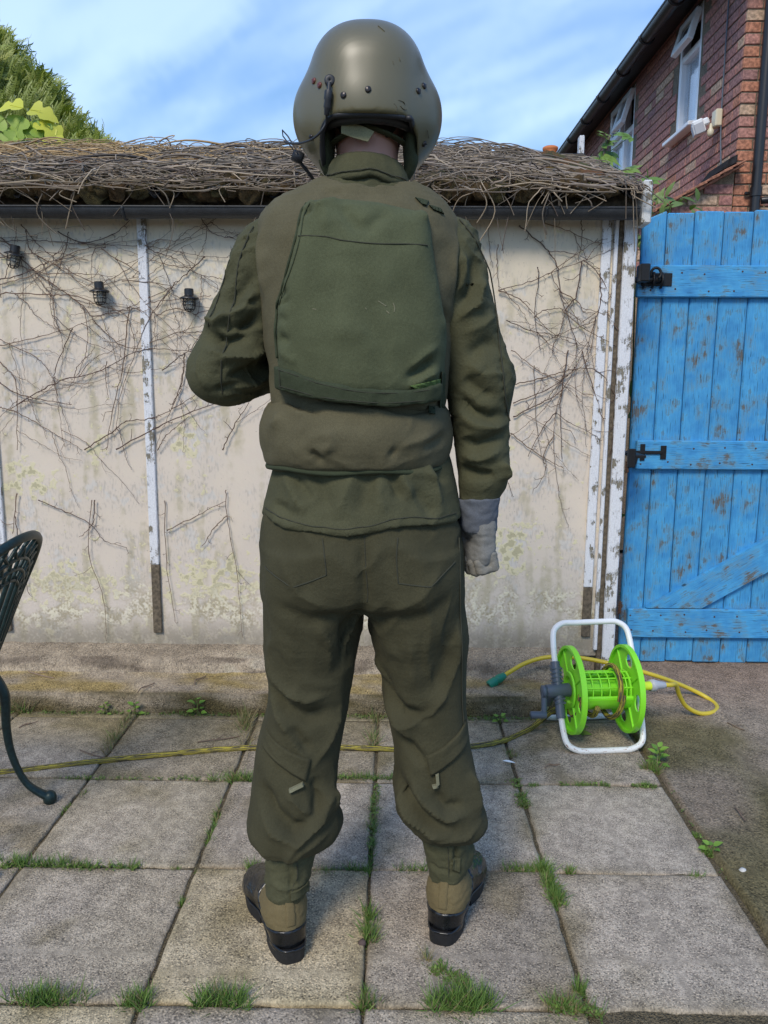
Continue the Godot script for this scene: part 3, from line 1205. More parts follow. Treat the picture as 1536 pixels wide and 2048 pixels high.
# moss that has grown over the sheets, and the mat of dead creeper on top of it
func roof_growth() -> void:
	var b := Bld.new()
	var nx := 240
	var nt := 60
	for i in nt:
		for j in nx:
			var t := lerpf(0.012, 1.0, i / (nt - 1.0))
			var x := lerpf(-3.0, 0.875 + 0.10 * t, j / (nx - 1.0))
			var q := slope(x, t)
			var h := 0.012 + maxf(0.0, fn_b.get_noise_2d(x * 5, t * 8) * 0.05 + 0.012) + fn_b.get_noise_2d(x * 22, t * 34) * 0.012
			h *= smoothstep(0.0, 0.05, t) * (0.25 + 0.75 * smoothstep(0.93, 0.75, x))
			if i == 0: h = -0.004
			if t > 0.93: h *= 0.5
			q += Vector3(0, 0.95, 0.31) * h
			if i < 4 and x < 0.8:
				q.z += maxf(0, fn_b.get_noise_2d(x * 9, 3)) * 0.05
				q.y -= maxf(0, fn_b.get_noise_2d(x * 9, 3)) * 0.02
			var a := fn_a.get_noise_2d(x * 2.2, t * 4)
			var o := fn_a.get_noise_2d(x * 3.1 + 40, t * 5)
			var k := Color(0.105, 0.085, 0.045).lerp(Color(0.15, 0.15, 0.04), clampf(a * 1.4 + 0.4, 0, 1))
			k = k.lerp(Color(0.30, 0.135, 0.045), clampf(o * 2.0 + 0.05 + smoothstep(-0.4, -1.3, x) * smoothstep(0.1, 0.4, t) * 0.9 + smoothstep(0.75, 0.95, t) * 0.45, 0, 1))  # rust moss in patches; extra warmth at left and ridge is painted sunlight
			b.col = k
			b.p(q)
	for i in nt - 1:
		for j in nx - 1:
			var a := i * nx + j
			b.q4(a, a + 1, a + nx + 1, a + nx)
	for k in 110:
		var x := rng.randf_range(-3.0, 0.84)
		var r := rng.randf_range(0.012, 0.034)
		var g := Bld.new()
		g.xf = Transform3D(Basis(Vector3.UP, rng.randf() * 6.0).scaled(Vector3(rng.randf_range(1.0, 2.2), 1.0, 1.0)), Vector3(x, 1.945 + rng.randf() * 0.02, -3.066 - rng.randf() * 0.02))
		g.lathe([Vector2(0, -r * 1.25), Vector2(r * 0.6, -r), Vector2(r * 0.95, -r * 0.3), Vector2(r, r * 0.3), Vector2(r * 0.7, r * 0.9), Vector2(0, r * 1.1)], 12)
		crumple(g, r * 0.9, 0.022, Vector3.ONE, k)
		var kc := Color(0.115, 0.10, 0.035).lerp(Color(0.17, 0.10, 0.04), rng.randf())
		var at := b.v.size()
		for i in g.v.size():
			b.col = kc * rng.randf_range(0.8, 1.2)
			b.p(g.v[i])
		for i in g.idx.size(): b.idx.append(g.idx[i] + at)
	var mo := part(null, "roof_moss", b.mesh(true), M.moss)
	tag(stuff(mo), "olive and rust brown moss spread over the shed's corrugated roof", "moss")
	# dead stems, too many to count
	b = Bld.new()
	var tans := [Color(0.235, 0.185, 0.135), Color(0.30, 0.235, 0.165), Color(0.19, 0.155, 0.12), Color(0.36, 0.285, 0.20), Color(0.15, 0.115, 0.09), Color(0.27, 0.22, 0.175)]
	for k in 4000:
		var x := rng.randf_range(-3.0, 1.0)
		var t := rng.randf() if k < 3200 else rng.randf_range(-0.012, 0.09)
		var dir := rng.randfn(0, 0.42) if rng.randf() < 0.62 else rng.randf_range(-1.6, 1.6)
		if rng.randf() < 0.5: dir += PI
		var len := rng.randf_range(0.10, 0.55)
		var m := 8
		var edge_x := 0.875 + rng.randfn(0, 0.028)
		x = minf(x, edge_x - rng.randf() * 0.06)
		var pts := PackedVector3Array()
		var rad := PackedFloat32Array()
		var lift := (rng.randf_range(0.012, 0.062) if k < 3200 else rng.randf_range(0.004, 0.05)) + (0.02 if rng.randf() < 0.15 else 0.0)
		var r := rng.randf_range(0.0014, 0.0038) * (1.7 if rng.randf() < 0.14 else 1.0)
		var bend := rng.randf_range(-1.9, 1.9)
		var lv := rng.randf_range(-0.06, 0.05)
		for i in m:
			var f := i / (m - 1.0)
			dir += bend / m + rng.randf_range(-0.34, 0.34)
			x += cos(dir) * len / m
			t += sin(dir) * len / m / 1.52
			if k < 3200 and k % 7 != 0: t = maxf(t, 0.004 + 0.01 * (k % 5))
			elif k >= 3200: t = maxf(t, -0.03)
			if x > edge_x + 0.115 * t: x -= len / m * absf(cos(dir)) * 0.9
			var q := slope(minf(x, edge_x + 0.02 + 0.115 * t), clampf(t, -0.02, 1.02))
			var h := lift + lv * f * (1 - f) * 2.0 + sin(f * PI) * 0.012
			q += Vector3(0, 0.95, 0.31) * maxf(h * (0.25 + 0.75 * smoothstep(0.92, 0.40, x)), 0.006)
			if t < 0.0:
				q.y -= minf(-t * 0.8, 0.2)
				q.z += 0.012
			pts.append(q)
			rad.append(r * (1.0 - f * 0.45))
		var kk: Color = tans[rng.randi() % 6]
		kk = kk * rng.randf_range(0.6, 1.35)
		if rng.randf() < smoothstep(-0.3, -1.4, x) * smoothstep(0.15, 0.45, t) * 0.8: kk = Color(0.46, 0.315, 0.155) * rng.randf_range(0.7, 1.25)  # straw stems at upper left: sunlit patch put into their colour
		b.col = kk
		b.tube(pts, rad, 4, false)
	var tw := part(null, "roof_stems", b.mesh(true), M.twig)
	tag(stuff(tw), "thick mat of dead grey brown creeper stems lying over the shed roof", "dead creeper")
	# stems that hang over the gutter
	b = Bld.new()
	for k in 62:
		var x := rng.randf_range(-2.4, 0.86)
		if k < 22: x = rng.randf_range(0.3, 0.86)
		var pts := PackedVector3Array()
		var drop := 0.02 + 0.20 * pow(rng.randf(), 2.2)
		var side := rng.randf_range(-0.22, 0.22)
		var q := slope(x, rng.randf_range(0.03, 0.10)) + Vector3(0, 0.03, 0.01)
		var over := Vector3(x + side * 0.4, 1.945 + rng.randf() * 0.03, -3.04 - rng.randf() * 0.02)
		var low := Vector3(x + side, 1.93 - drop, lerpf(-3.03, -3.17, clampf(drop * 4.0, 0, 1)))
		var mid := over.lerp(low, 0.5) + Vector3(rng.randf_range(-0.06, 0.06), rng.randf_range(-0.01, 0.03), 0.015)
		pts = spline([q, over, mid, low], 5)
		b.col = tans[rng.randi() % 6] * rng.randf_range(0.8, 1.2)
		b.tube(pts, rng.randf_range(0.0011, 0.0027), 5, false)
	var hg := part(null, "eaves_stems", b.mesh(true), M.twig)
	tag(stuff(hg), "loose dead creeper stems hanging over the black gutter", "dead creeper")


func vine() -> void:
	var t := thing("climbing_vine", "bare brown climbing vine spread across the cream shed wall", "vine", Vector3(-0.9, 1.9, ZW))
	var runs := [
		P([-1.559, 1.625, -1.432, 1.659, -1.274, 1.739, -1.162, 1.772, -1.01, 1.792]),
		P([-1.44, 1.83, -1.432, 1.758, -1.399, 1.732, -1.285, 1.679, -1.17, 1.626, -1.058, 1.647, -0.974, 1.66]),
		P([-1.547, 1.787, -1.415, 1.791, -1.319, 1.785, -1.162, 1.775, -0.976, 1.769, -0.86, 1.753, -0.751, 1.734, -0.655, 1.728]),
		P([-1.545, 1.804, -1.507, 1.771, -1.423, 1.679, -1.35, 1.626, -1.244, 1.552, -1.198, 1.505, -1.12, 1.519, -1.036, 1.533, -0.951, 1.56, -0.832, 1.574, -0.728, 1.585]),
		P([-1.552, 1.725, -1.461, 1.738, -1.322, 1.745, -1.206, 1.719]),
		P([-1.563, 1.571, -1.534, 1.592, -1.367, 1.585, -1.263, 1.583, -1.174, 1.546, -1.119, 1.533, -1.065, 1.506, -1.035, 1.411]),
		P([-1.577, 1.388, -1.42, 1.423, -1.291, 1.457, -1.205, 1.492, -1.12, 1.519]),
		P([-1.575, 1.415, -1.534, 1.395, -1.439, 1.347, -1.393, 1.299, -1.369, 1.237, -1.354, 1.132, -1.341, 0.99]),
		P([-1.582, 1.326, -1.523, 1.257, -1.523, 1.159, -1.537, 0.975]),
		P([-1.588, 1.243, -1.52, 1.201, -1.415, 1.174, -1.302, 1.16]),
		P([-1.596, 1.145, -1.54, 1.131, -1.457, 1.089, -1.367, 1.033, -1.27, 0.976]),
		P([-1.524, 1.156, -1.405, 1.223, -1.318, 1.258, -1.174, 1.293, -1.073, 1.349, -0.973, 1.38, -0.875, 1.374, -0.791, 1.378]),
		P([-1.418, 1.659, -1.354, 1.572, -1.347, 1.464, -1.266, 1.41]),
		P([-1.263, 0.976, -1.145, 1.048, -1.085, 1.091, -0.978, 1.106, -0.884, 1.149, -0.789, 1.205]),
		P([-1.134, 0.977, -0.958, 1.071, -0.828, 1.128, -0.706, 1.171, -0.606, 1.185]),
		P([-0.974, 1.832, -0.963, 1.76, -0.868, 1.727, -0.801, 1.681, -0.699, 1.628]),
		P([-0.865, 1.634, -0.938, 1.547, -0.998, 1.452, -1.045, 1.342, -1.101, 1.204, -1.13, 1.049]),
		P([-0.744, 1.734, -0.822, 1.668, -0.865, 1.628]),
		P([-0.946, 1.506, -0.869, 1.534, -0.779, 1.507]),
		P([-0.986, 1.398, -0.872, 1.439, -0.767, 1.47]),
		P([-0.934, 1.295, -0.847, 1.357, -0.798, 1.374]),
		P([-0.76, 1.884, -0.721, 1.826, -0.646, 1.803, -0.584, 1.826]),
		P([-0.976, 1.773, -0.927, 1.792, -0.831, 1.793, -0.733, 1.852, -0.671, 1.891]),
		P([-0.697, 0.98, -0.652, 1.073, -0.585, 1.172]),
		P([-0.962, 0.978, -0.924, 1.036, -0.828, 1.114]),
		P([-1.049, 1.546, -1.068, 1.438, -1.089, 1.301, -1.14, 1.133, -1.17, 0.977]),
		P([-1.276, 1.824, -1.286, 1.772, -1.318, 1.692, -1.36, 1.586, -1.361, 1.518, -1.333, 1.457]),
		P([-1.149, 1.759, -1.055, 1.7, -0.981, 1.66]),
		P([-1.135, 1.766, -1.184, 1.746, -1.194, 1.626]),
		P([-1.072, 1.64, -0.962, 1.634, -0.866, 1.614]),
		P([-1.55, 1.745, -1.464, 1.692, -1.362, 1.666, -1.23, 1.666, -1.113, 1.653]),
		P([-1.284, 1.458, -1.357, 1.299, -1.368, 1.244]),
		P([-1.192, 1.485, -1.085, 1.39, -0.973, 1.38]),
		P([-1.151, 1.328, -1.16, 1.287, -1.155, 1.196]),
		P([-0.84, 1.364, -0.851, 1.261, -0.894, 1.156]),
		P([-1.46, 1.85, -1.389, 1.771, -1.311, 1.706]),
		P([-1.558, 1.645, -1.473, 1.659, -1.373, 1.705, -1.261, 1.726]),
		P([-1.317, 1.824, -1.223, 1.785, -1.105, 1.812, -1.034, 1.864]),
		P([-1.464, 0.768, -1.351, 0.721, -1.252, 0.667, -1.197, 0.6, -1.111, 0.575]),
		P([-1.246, 0.77, -1.266, 0.548, -1.218, 0.352, -1.217, 0.167]),
		P([-0.942, 0.772, -0.945, 0.513, -0.918, 0.255]),
		P([-0.691, 0.817, -0.69, 0.708, -0.656, 0.478, -0.638, 0.189]),
		P([-0.69, 0.708, -0.743, 0.656, -0.796, 0.578]),
		P([-0.939, 0.647, -0.828, 0.7, -0.703, 0.766]),
		P([-1.55, 0.796, -1.58, 0.627]),
		P([-1.567, 0.701, -1.553, 0.545, -1.529, 0.364]),
		P([-1.232, 0.77, -1.244, 0.674, -1.291, 0.622]),
		P([0.399, 1.609, 0.526, 1.645, 0.624, 1.686, 0.717, 1.718, 0.815, 1.756, 0.916, 1.809]),
		P([0.546, 1.696, 0.553, 1.658, 0.542, 1.507, 0.57, 1.382]),
		P([0.469, 1.85, 0.566, 1.776, 0.621, 1.702, 0.636, 1.605, 0.665, 1.529, 0.703, 1.425, 0.722, 1.383]),
		P([0.399, 1.609, 0.484, 1.572, 0.536, 1.523]),
		P([0.537, 1.506, 0.58, 1.534, 0.647, 1.54, 0.711, 1.502, 0.739, 1.485]),
		P([0.648, 1.534, 0.735, 1.469, 0.867, 1.398]),
		P([0.431, 1.495, 0.51, 1.463, 0.584, 1.446, 0.68, 1.43, 0.738, 1.397]),
		P([0.717, 1.718, 0.701, 1.594, 0.664, 1.54, 0.65, 1.474, 0.614, 1.386]),
		P([0.786, 1.675, 0.796, 1.578, 0.773, 1.475, 0.75, 1.383]),
		P([0.796, 1.578, 0.863, 1.47, 0.905, 1.42]),
		P([0.723, 1.723, 0.78, 1.675, 0.835, 1.584]),
		P([0.705, 1.872, 0.713, 1.808, 0.701, 1.718]),
		P([0.562, 1.861, 0.663, 1.829, 0.775, 1.787, 0.856, 1.804, 0.915, 1.83]),
		P([0.353, 1.85, 0.358, 1.77, 0.374, 1.695]),
		P([0.389, 1.781, 0.391, 1.69, 0.399, 1.609]),
		P([0.639, 1.605, 0.708, 1.567, 0.732, 1.529, 0.777, 1.524]),
		P([0.469, 1.174, 0.604, 1.23, 0.706, 1.31, 0.733, 1.383]),
		P([0.471, 1.118, 0.581, 1.175, 0.66, 1.224, 0.706, 1.31]),
		P([0.66, 1.224, 0.639, 1.138, 0.636, 1.05, 0.648, 0.918, 0.672, 0.784, 0.709, 0.684]),
		P([0.639, 1.138, 0.69, 1.101, 0.78, 1.058, 0.828, 1.027]),
		P([0.639, 1.138, 0.591, 1.075, 0.533, 0.962]),
		P([0.636, 1.05, 0.596, 0.956, 0.61, 0.912, 0.575, 0.835]),
		P([0.461, 1.056, 0.589, 0.962, 0.679, 0.918]),
		P([0.47, 1.248, 0.578, 1.273, 0.7, 1.307, 0.792, 1.305, 0.865, 1.219, 0.881, 1.145, 0.865, 0.97]),
		P([0.678, 1.383, 0.66, 1.23, 0.659, 1.101, 0.672, 0.95]),
		P([0.733, 1.377, 0.784, 1.231, 0.83, 1.105]),
		P([0.456, 1.382, 0.564, 1.303, 0.658, 1.261, 0.766, 1.2]),
		P([0.545, 1.322, 0.566, 1.075, 0.59, 0.956]),
		P([0.461, 0.853, 0.482, 0.796]),
	]
	var tans := [Color(0.12, 0.075, 0.055), Color(0.16, 0.105, 0.075), Color(0.20, 0.145, 0.105), Color(0.095, 0.06, 0.05)]
	var n := 0
	# finer branches leave the traced stems
	var more := []
	for run: PackedVector2Array in runs:
		for k in run.size() - 1:
			var seg := run[k + 1] - run[k]
			for rep in (2 if seg.length() > 0.10 else 1):
				if rng.randf() > 0.30 or run[k].y < 1.05: continue
				var o := run[k] + seg * rng.randf_range(0.1, 0.9)
				var dir := seg.normalized().rotated((1.0 if rng.randf() < 0.5 else -1.0) * rng.randf_range(0.35, 1.0))
				if rng.randf() < 0.35: dir = (dir + Vector2(0, -0.7)).normalized()
				var l := rng.randf_range(0.14, 0.48)
				var br := PackedVector2Array([o])
				for i in 4:
					dir = dir.rotated(rng.randf_range(-0.35, 0.35))
					o += dir * l / 4.0
					if o.y > 1.86 or o.x > 0.91: break
					br.append(o)
				if br.size() > 2: more.append(br)
	for br in more: runs.append(br)
	for run: PackedVector2Array in runs:
		var ctl := []
		for q in run:
			ctl.append(Vector3(q.x, q.y, ZW + 0.010 + rng.randf() * 0.008))
		var pts := spline(ctl, 7)
		var b := Bld.new()
		var k: Color = tans[rng.randi() % 4] * rng.randf_range(0.85, 1.2)
		b.col = k
		var r := rng.randf_range(0.0015, 0.0026) * (0.62 if n >= runs.size() - more.size() else 1.0)
		var rad := PackedFloat32Array()
		for i in pts.size():
			pts[i] += Vector3(rng.randf_range(-1, 1), rng.randf_range(-1, 1), rng.randf_range(-0.3, 0.6)) * 0.0028
			rad.append(r * (1.0 - 0.55 * i / pts.size()) * (1.35 if i % 7 == 0 else 1.0))
		b.tube(pts, rad, 5)
		# side shoots
		var d := 0.0
		for i in range(1, pts.size()):
			d += pts[i].distance_to(pts[i - 1])
			if d > (0.045 if n < runs.size() - more.size() else 0.10):
				d = rng.randf_range(-0.035, 0.015)
				var dir := (pts[i] - pts[i - 1]).normalized().rotated(Vector3(0, 0, 1), (1.0 if rng.randf() < 0.5 else -1.0) * rng.randf_range(0.5, 1.3))
				var l := rng.randf_range(0.008, 0.035) * (2.6 if rng.randf() < 0.16 else 1.0)
				var e1 := pts[i] + dir * l * 0.5 + Vector3(0, 0, 0.004)
				var e2 := pts[i] + dir.rotated(Vector3(0, 0, 1), rng.randf_range(-0.7, 0.7)) * l + Vector3(0, 0, rng.randf_range(0, 0.008))
				b.tube(PackedVector3Array([pts[i], e1, e2]), [r * 0.55, r * 0.45, r * 0.3], 4, false)
				for f in 2:
					if rng.randf() < 0.6:
						b.tube(PackedVector3Array([e1.lerp(e2, 0.5), e1.lerp(e2, 0.6) + dir.rotated(Vector3(0, 0, 1), (1.0 if f else -1.0) * 1.1) * l * 0.35]), r * 0.32, 3, false)
		part(t, "stem", b.mesh(true), M.twig, true)
		n += 1


# ---------------------------------------------------------------- lanterns, gate, house

func lantern(at: Vector3, tilt: float, label: String) -> void:
	var t := thing("cage_lantern", label, "lantern", at, 0.0, "small cage lanterns on the shed wall")
	t.rotation.z = tilt
	var b := Bld.new()
	b.lathe([Vector2(0.0, 0.042), Vector2(0.016, 0.042), Vector2(0.018, 0.039), Vector2(0.018, 0.018), Vector2(0.020, 0.015), Vector2(0.037, 0.007), Vector2(0.038, 0.003), Vector2(0.020, 0.004), Vector2(0.0, 0.004)], 20, true)
	part(t, "cap", b.mesh(), M.black)
	b = Bld.new()
	for k in 8:
		var a := TAU * k / 8
		var pts := PackedVector3Array()
		for q in [Vector2(0.024, 0.004), Vector2(0.0245, -0.018), Vector2(0.022, -0.033), Vector2(0.014, -0.043), Vector2(0.0, -0.047)]:
			pts.append(Vector3(cos(a) * q.x, q.y, sin(a) * q.x))
		b.tube(pts, 0.0014, 5, false)
	for q in [Vector2(0.025, -0.008), Vector2(0.0245, -0.020), Vector2(0.0205, -0.036)]:
		var pts := PackedVector3Array()
		for k in 17:
			pts.append(Vector3(cos(TAU * k / 16) * q.x, q.y, sin(TAU * k / 16) * q.x))
		b.tube(pts, 0.0014, 5, false)
	part(t, "cage", b.mesh(), M.black)
	b = Bld.new()
	b.lathe([Vector2(0.0, -0.034), Vector2(0.008, -0.032), Vector2(0.013, -0.024), Vector2(0.0145, -0.014), Vector2(0.012, -0.003), Vector2(0.009, 0.004)], 14)
	part(t, "bulb", b.mesh(), M.bulb)


func gate() -> void:
	var g := thing("gate", "weathered blue plank gate with three ledges and a diagonal brace", "gate", Vector3(1.45, 0.02, -3.40))
	var x := 1.0
	var ws := [0.100, 0.112, 0.119, 0.121, 0.118, 0.116, 0.118, 0.118]
	var tops := [1.945, 1.936, 1.948, 1.941, 1.946, 1.938, 1.945, 1.94]
	for k in ws.size():
		var b := Bld.new()
		b.uvo = Vector2(rng.randf() * 3.0, rng.randf() * 3.0)
		var tn := rng.randf_range(0.88, 1.08)
		b.col = Color(tn, tn, tn)
		var zz := -3.394 + rng.randf_range(-0.0015, 0.0015)
		b.box(Vector3(x + ws[k] / 2, (0.03 + tops[k]) / 2, zz), Vector3(ws[k] - 0.003, tops[k] - 0.03 + rng.randf_range(-0.01, 0.01), 0.024), 0.005)
		if k == 0:
			for i in b.v.size():
				if b.v[i].y > 1.9:
					b.v[i].y -= clampf((1.035 - b.v[i].x) / 0.035, 0, 1) * 0.045
		part(g, "plank", b.mesh(true), M.blue, true)
		x += ws[k]
	for r in [[0.985, 1.603, 1.730], [1.022, 0.893, 1.016], [1.026, 0.148, 0.279]]:
		var b := Bld.new()
		b.uvo = Vector2(rng.randf() * 3.0, rng.randf() * 3.0)
		b.col = Color(1.02, 1.03, 1.04)
		var x1 := 1.93
		b.xf = Transform3D(Basis(Vector3(0, 0, 1), PI / 2), Vector3((r[0] + x1) / 2, (r[1] + r[2]) / 2, -3.369))
		b.box(Vector3.ZERO, Vector3(r[2] - r[1], x1 - r[0], 0.025), 0.004)
		part(g, "ledge", b.mesh(true), M.blue, true)
	var br := Bld.new()
	br.uvo = Vector2(0.3, 0.7)
	br.col = Color(1.0, 1.02, 1.03)
	var dir := Vector2(0.85, 0.525)
	var ang := atan2(dir.y, dir.x)
	var poly := P([1.106, 0.2835, 1.345, 0.2835, 1.93, 0.638, 1.93, 0.806])
	br.prism(poly, -3.381, -3.357)
	for i in br.v.size():
		var q := Vector2(br.v[i].x, br.v[i].y).rotated(PI / 2 - ang)
		br.u[i] = q + br.uvo
	part(g, "brace", br.mesh(true), M.blue, true)
	var nails := Bld.new()
	var nx := 1.0
	for k in ws.size():
		for r in [1.63, 1.70, 0.92, 0.985, 0.18, 0.25]:
			nails.xf = Transform3D(Basis(Vector3.RIGHT, PI / 2), Vector3(nx + ws[k] * rng.randf_range(0.35, 0.65), r + rng.randf_range(-0.006, 0.006), -3.3562))
			nails.lathe([Vector2(0.0042, -0.001), Vector2(0.0038, 0.0006), Vector2(0.0, 0.0009)], 8)
		nx += ws[k]
	stuff(part(g, "nail", nails.mesh(), M.rusty, true))
	# bolt, latch and other ironwork
	var b := Bld.new()
	b.box(Vector3(1.062, 1.672, -3.354), Vector3(0.125, 0.052, 0.004), 0.0015)
	part(g, "bolt_plate", b.mesh(), M.iron, true)
	b = Bld.new()
	b.tube(PackedVector3Array([Vector3(0.935, 1.668, -3.338), Vector3(1.085, 1.670, -3.338)]), 0.0115, 12)
	part(g, "bolt", b.mesh(), M.iron, true)
	for xx in [1.006, 1.043, 1.078]:
		b = Bld.new()
		b.tube(PackedVector3Array([Vector3(xx, 1.640, -3.349), Vector3(xx, 1.648, -3.330), Vector3(xx, 1.668, -3.323), Vector3(xx, 1.690, -3.330), Vector3(xx, 1.698, -3.349)]), 0.006, 6)
		part(g, "bolt_staple", b.mesh(), M.iron, true)
	b = Bld.new()
	var loop := []
	for k in 17:
		var a := PI * 1.15 - PI * 1.5 * k / 16.0
		loop.append(Vector3(1.047 + cos(a) * 0.019, 1.692 + sin(a) * 0.022, -3.326 + k * 0.0007))
	b.tube(PackedVector3Array(loop), 0.0055, 8)
	part(g, "padlock_loop", b.mesh(), M.iron, true)
	b = Bld.new()
	b.box(Vector3(0.948, 1.672, -3.155), Vector3(0.036, 0.066, 0.05), 0.004)
	part(g, "bolt_keep", b.mesh(), M.iron, true)
	b = Bld.new()
	b.box(Vector3(1.055, 0.966, -3.351), Vector3(0.155, 0.014, 0.007), 0.002)
	b.box(Vector3(1.134, 0.966, -3.3535), Vector3(0.024, 0.058, 0.005), 0.001)
	b.box(Vector3(1.046, 0.966, -3.3535), Vector3(0.020, 0.070, 0.005), 0.001)
	part(g, "latch_bar", b.mesh(), M.iron, true)
	b = Bld.new()
	b.box(Vector3(0.942, 0.960, -3.158), Vector3(0.03, 0.075, 0.02), 0.003)
	b.box(Vector3(0.975, 0.966, -3.25), Vector3(0.05, 0.012, 0.19), 0.002)
	b.prism(P([1.0, 0.955, 1.03, 0.955, 1.02, 0.915, 1.012, 0.905]), -3.352, -3.347)
	part(g, "latch_catch", b.mesh(), M.iron, true)
	for q in [[0.9245, 0.90], [0.928, 0.315]]:
		b = Bld.new()
		for i in 7:
			b.tube(PackedVector3Array([Vector3(q[0], q[1] + i * 0.007, -3.168), Vector3(q[0] + 0.008, q[1] + 0.006 + i * 0.007, -3.160 + rng.randf() * 0.004), Vector3(q[0] + 0.004, q[1] + 0.016 + i * 0.006, -3.166)]), 0.004, 5)
		part(g, "rusty_keep", b.mesh(), M.rusty, true)


func brick_at(parent: Node3D, shapes: Array, o: Vector3, turn: float, joined: Bld) -> void:
	var k := rng.randi() % 100
	var m: int = 0 if k < 34 else 1 if k < 58 else 2 if k < 70 else 3 if k < 84 else 5 if k < 95 else 4
	if joined:
		return
	var b := part(parent, "brick", shapes[0], M.bricks[m])
	b.position = o
	b.rotation = Vector3(rng.randf_range(-0.004, 0.004), turn + rng.randf_range(-0.004, 0.004), rng.randf_range(-0.006, 0.006))


func brick_mesh(l: float) -> ArrayMesh:
	var b := Bld.new()
	b.box(Vector3.ZERO, Vector3(l, 0.064, 0.03), 0.0035)
	return b.mesh()


const HX := 2.38
const HZ := -5.9


func in_window(z: float, y: float, half: float) -> bool:
	if y > 3.285 and y < 4.19 and z + half > -7.235 and z - half < -6.735:
		return true
	return y > 2.70 and y < 4.19 and z + half > -9.38 and z - half < -8.50


func house() -> void:
	var h := thing("brick_house", "red brick house with white windows and a black gutter along its eaves", "house", Vector3(4.0, 0, -8.5))
	var shapes := {0.215: brick_mesh(0.215), 0.1025: brick_mesh(0.1025), 0.16: brick_mesh(0.16)}
	var core := Bld.new()
	core.col = Color(0.72, 0.70, 0.68)
	# the wall body, with the window openings left open
	var zs := [HZ + 0.009, -6.735, -7.235, -8.50, -9.38, -13.0]
	for i in 5:
		var z0: float = zs[i]
		var z1: float = zs[i + 1]
		var spans := [[0.0, 4.42]]
		if i == 1: spans = [[0.0, 3.285], [4.19, 4.42]]
		if i == 3: spans = [[0.0, 2.70], [4.19, 4.42]]
		for sp in spans:
			core.box(Vector3(HX + 0.1105, (sp[0] + sp[1]) / 2, (z0 + z1) / 2), Vector3(0.24, sp[1] - sp[0], z0 - z1))
	core.box(Vector3(4.62, 2.21, HZ - 0.111), Vector3(4.02, 4.42, 0.24))
	core.box(Vector3(6.6, 2.21, -9.45), Vector3(0.24, 4.42, 6.9))
	core.box(Vector3(4.5, 2.21, -13.0), Vector3(4.4, 4.42, 0.2))
	part(h, "wall", core.mesh(true), M.mortar, true)
	var rest := Bld.new()
	var made := 0
	for c in 60:
		var y := 0.0375 + c * 0.075
		if y < 1.80 or y > 4.33: continue
		var alt := c % 2
		# the side: headers every other course at the corner, stretchers beyond
		var z := HZ
		var i := 0
		while z > -12.4:
			var l := 0.215
			if alt == 1 and i == 0: l = 0.1025
			elif rng.randf() < 0.10: l = 0.1025
			var zc := z - l / 2
			if not in_window(zc, y, l / 2 - 0.03):
				var o := Vector3(HX - 0.002 + rng.randf_range(-0.0015, 0.0015), y + rng.randf_range(-0.0015, 0.0015), zc)
				if z > -8.15 and made < 226:
					var k := rng.randi() % 100
					var mi: int = 0 if k < 30 else 1 if k < 62 else 2 if k < 68 else 3 if k < 86 else 5 if k < 95 else 4
					var b := part(h, "brick", shapes[l], M.bricks[mi])
					b.position = o - h.position
					b.rotation.y = PI / 2 + rng.randf_range(-0.004, 0.004)
					made += 1
				else:
					rest.xf = Transform3D(Basis(Vector3.UP, PI / 2), o)
					rest.col = [Color(0.66, 0.33, 0.26), Color(0.60, 0.29, 0.25), Color(0.50, 0.27, 0.25), Color(0.80, 0.56, 0.39)][[0, 0, 1, 1, 1, 2, 2, 0, 1, 3][rng.randi() % 10]] * 1.0
					rest.box(Vector3.ZERO, Vector3(l, 0.064, 0.03), 0.0035)
			z -= l + 0.010
			i += 1
		# the front face round the corner
		var x := HX - 0.015
		i = 0
		while x < 3.6:
			var l := 0.215
			if alt == 0 and i == 0: l = 0.1025
			elif rng.randf() < 0.12: l = 0.1025
			var o := Vector3(x + l / 2, y + rng.randf_range(-0.0015, 0.0015), HZ + 0.002 + rng.randf_range(-0.0015, 0.0015))
			if x < 2.58:
				var b := part(h, "brick", shapes[l], M.bricks[[2, 2, 0, 2, 5, 3, 4, 2][rng.randi() % 8]])
				b.position = o - h.position
				b.rotation.z = rng.randf_range(-0.006, 0.006)
			else:
				rest.xf = Transform3D(Basis(), o)
				rest.col = [Color(0.72, 0.32, 0.20), Color(0.66, 0.33, 0.26), Color(0.50, 0.27, 0.25)][rng.randi() % 3]
				rest.box(Vector3.ZERO, Vector3(l, 0.064, 0.03), 0.0035)
			x += l + 0.010
			i += 1
	var rm := mat(Color.WHITE, 0.92)
	rm.vertex_color_use_as_albedo = true
	rm.albedo_texture = T.rough
	tri(rm, 2.5)
	stuff(part(h, "brickwork", rest.mesh(true), rm, true))
	# windows
	house_window(h, -6.735, -7.235, 3.285, 4.19, 3.90, [], 0.15)
	house_window(h, -8.50, -9.38, 2.70, 4.19, 3.80, [-8.90], 0.15)
	# eaves: soffit, gutter with its brackets, roof
	var b := Bld.new()
	b.box(Vector3(2.29, 4.235, -9.2), Vector3(0.22, 0.02, 7.4))
	b.box(Vector3(2.185, 4.24, -9.2), Vector3(0.022, 0.14, 7.4))
	part(h, "soffit", b.mesh(), M.black, true)
	b = Bld.new()
	var rows := []
	for j in 8:
		var zz := lerpf(-5.5, -12.9, j / 7.0)
		var row := []
		for i in 13:
			var a := -PI * i / 12.0
			row.append(Vector3(2.115 + cos(a) * 0.056, 4.150 + sin(a) * 0.056, zz))
		rows.append(row)
	b.sheet(rows)
	b.tube(PackedVector3Array([Vector3(2.059, 4.151, -5.5), Vector3(2.059, 4.151, -12.9)]), 0.007, 6)
	part(h, "gutter", b.mesh(), M.black, true)
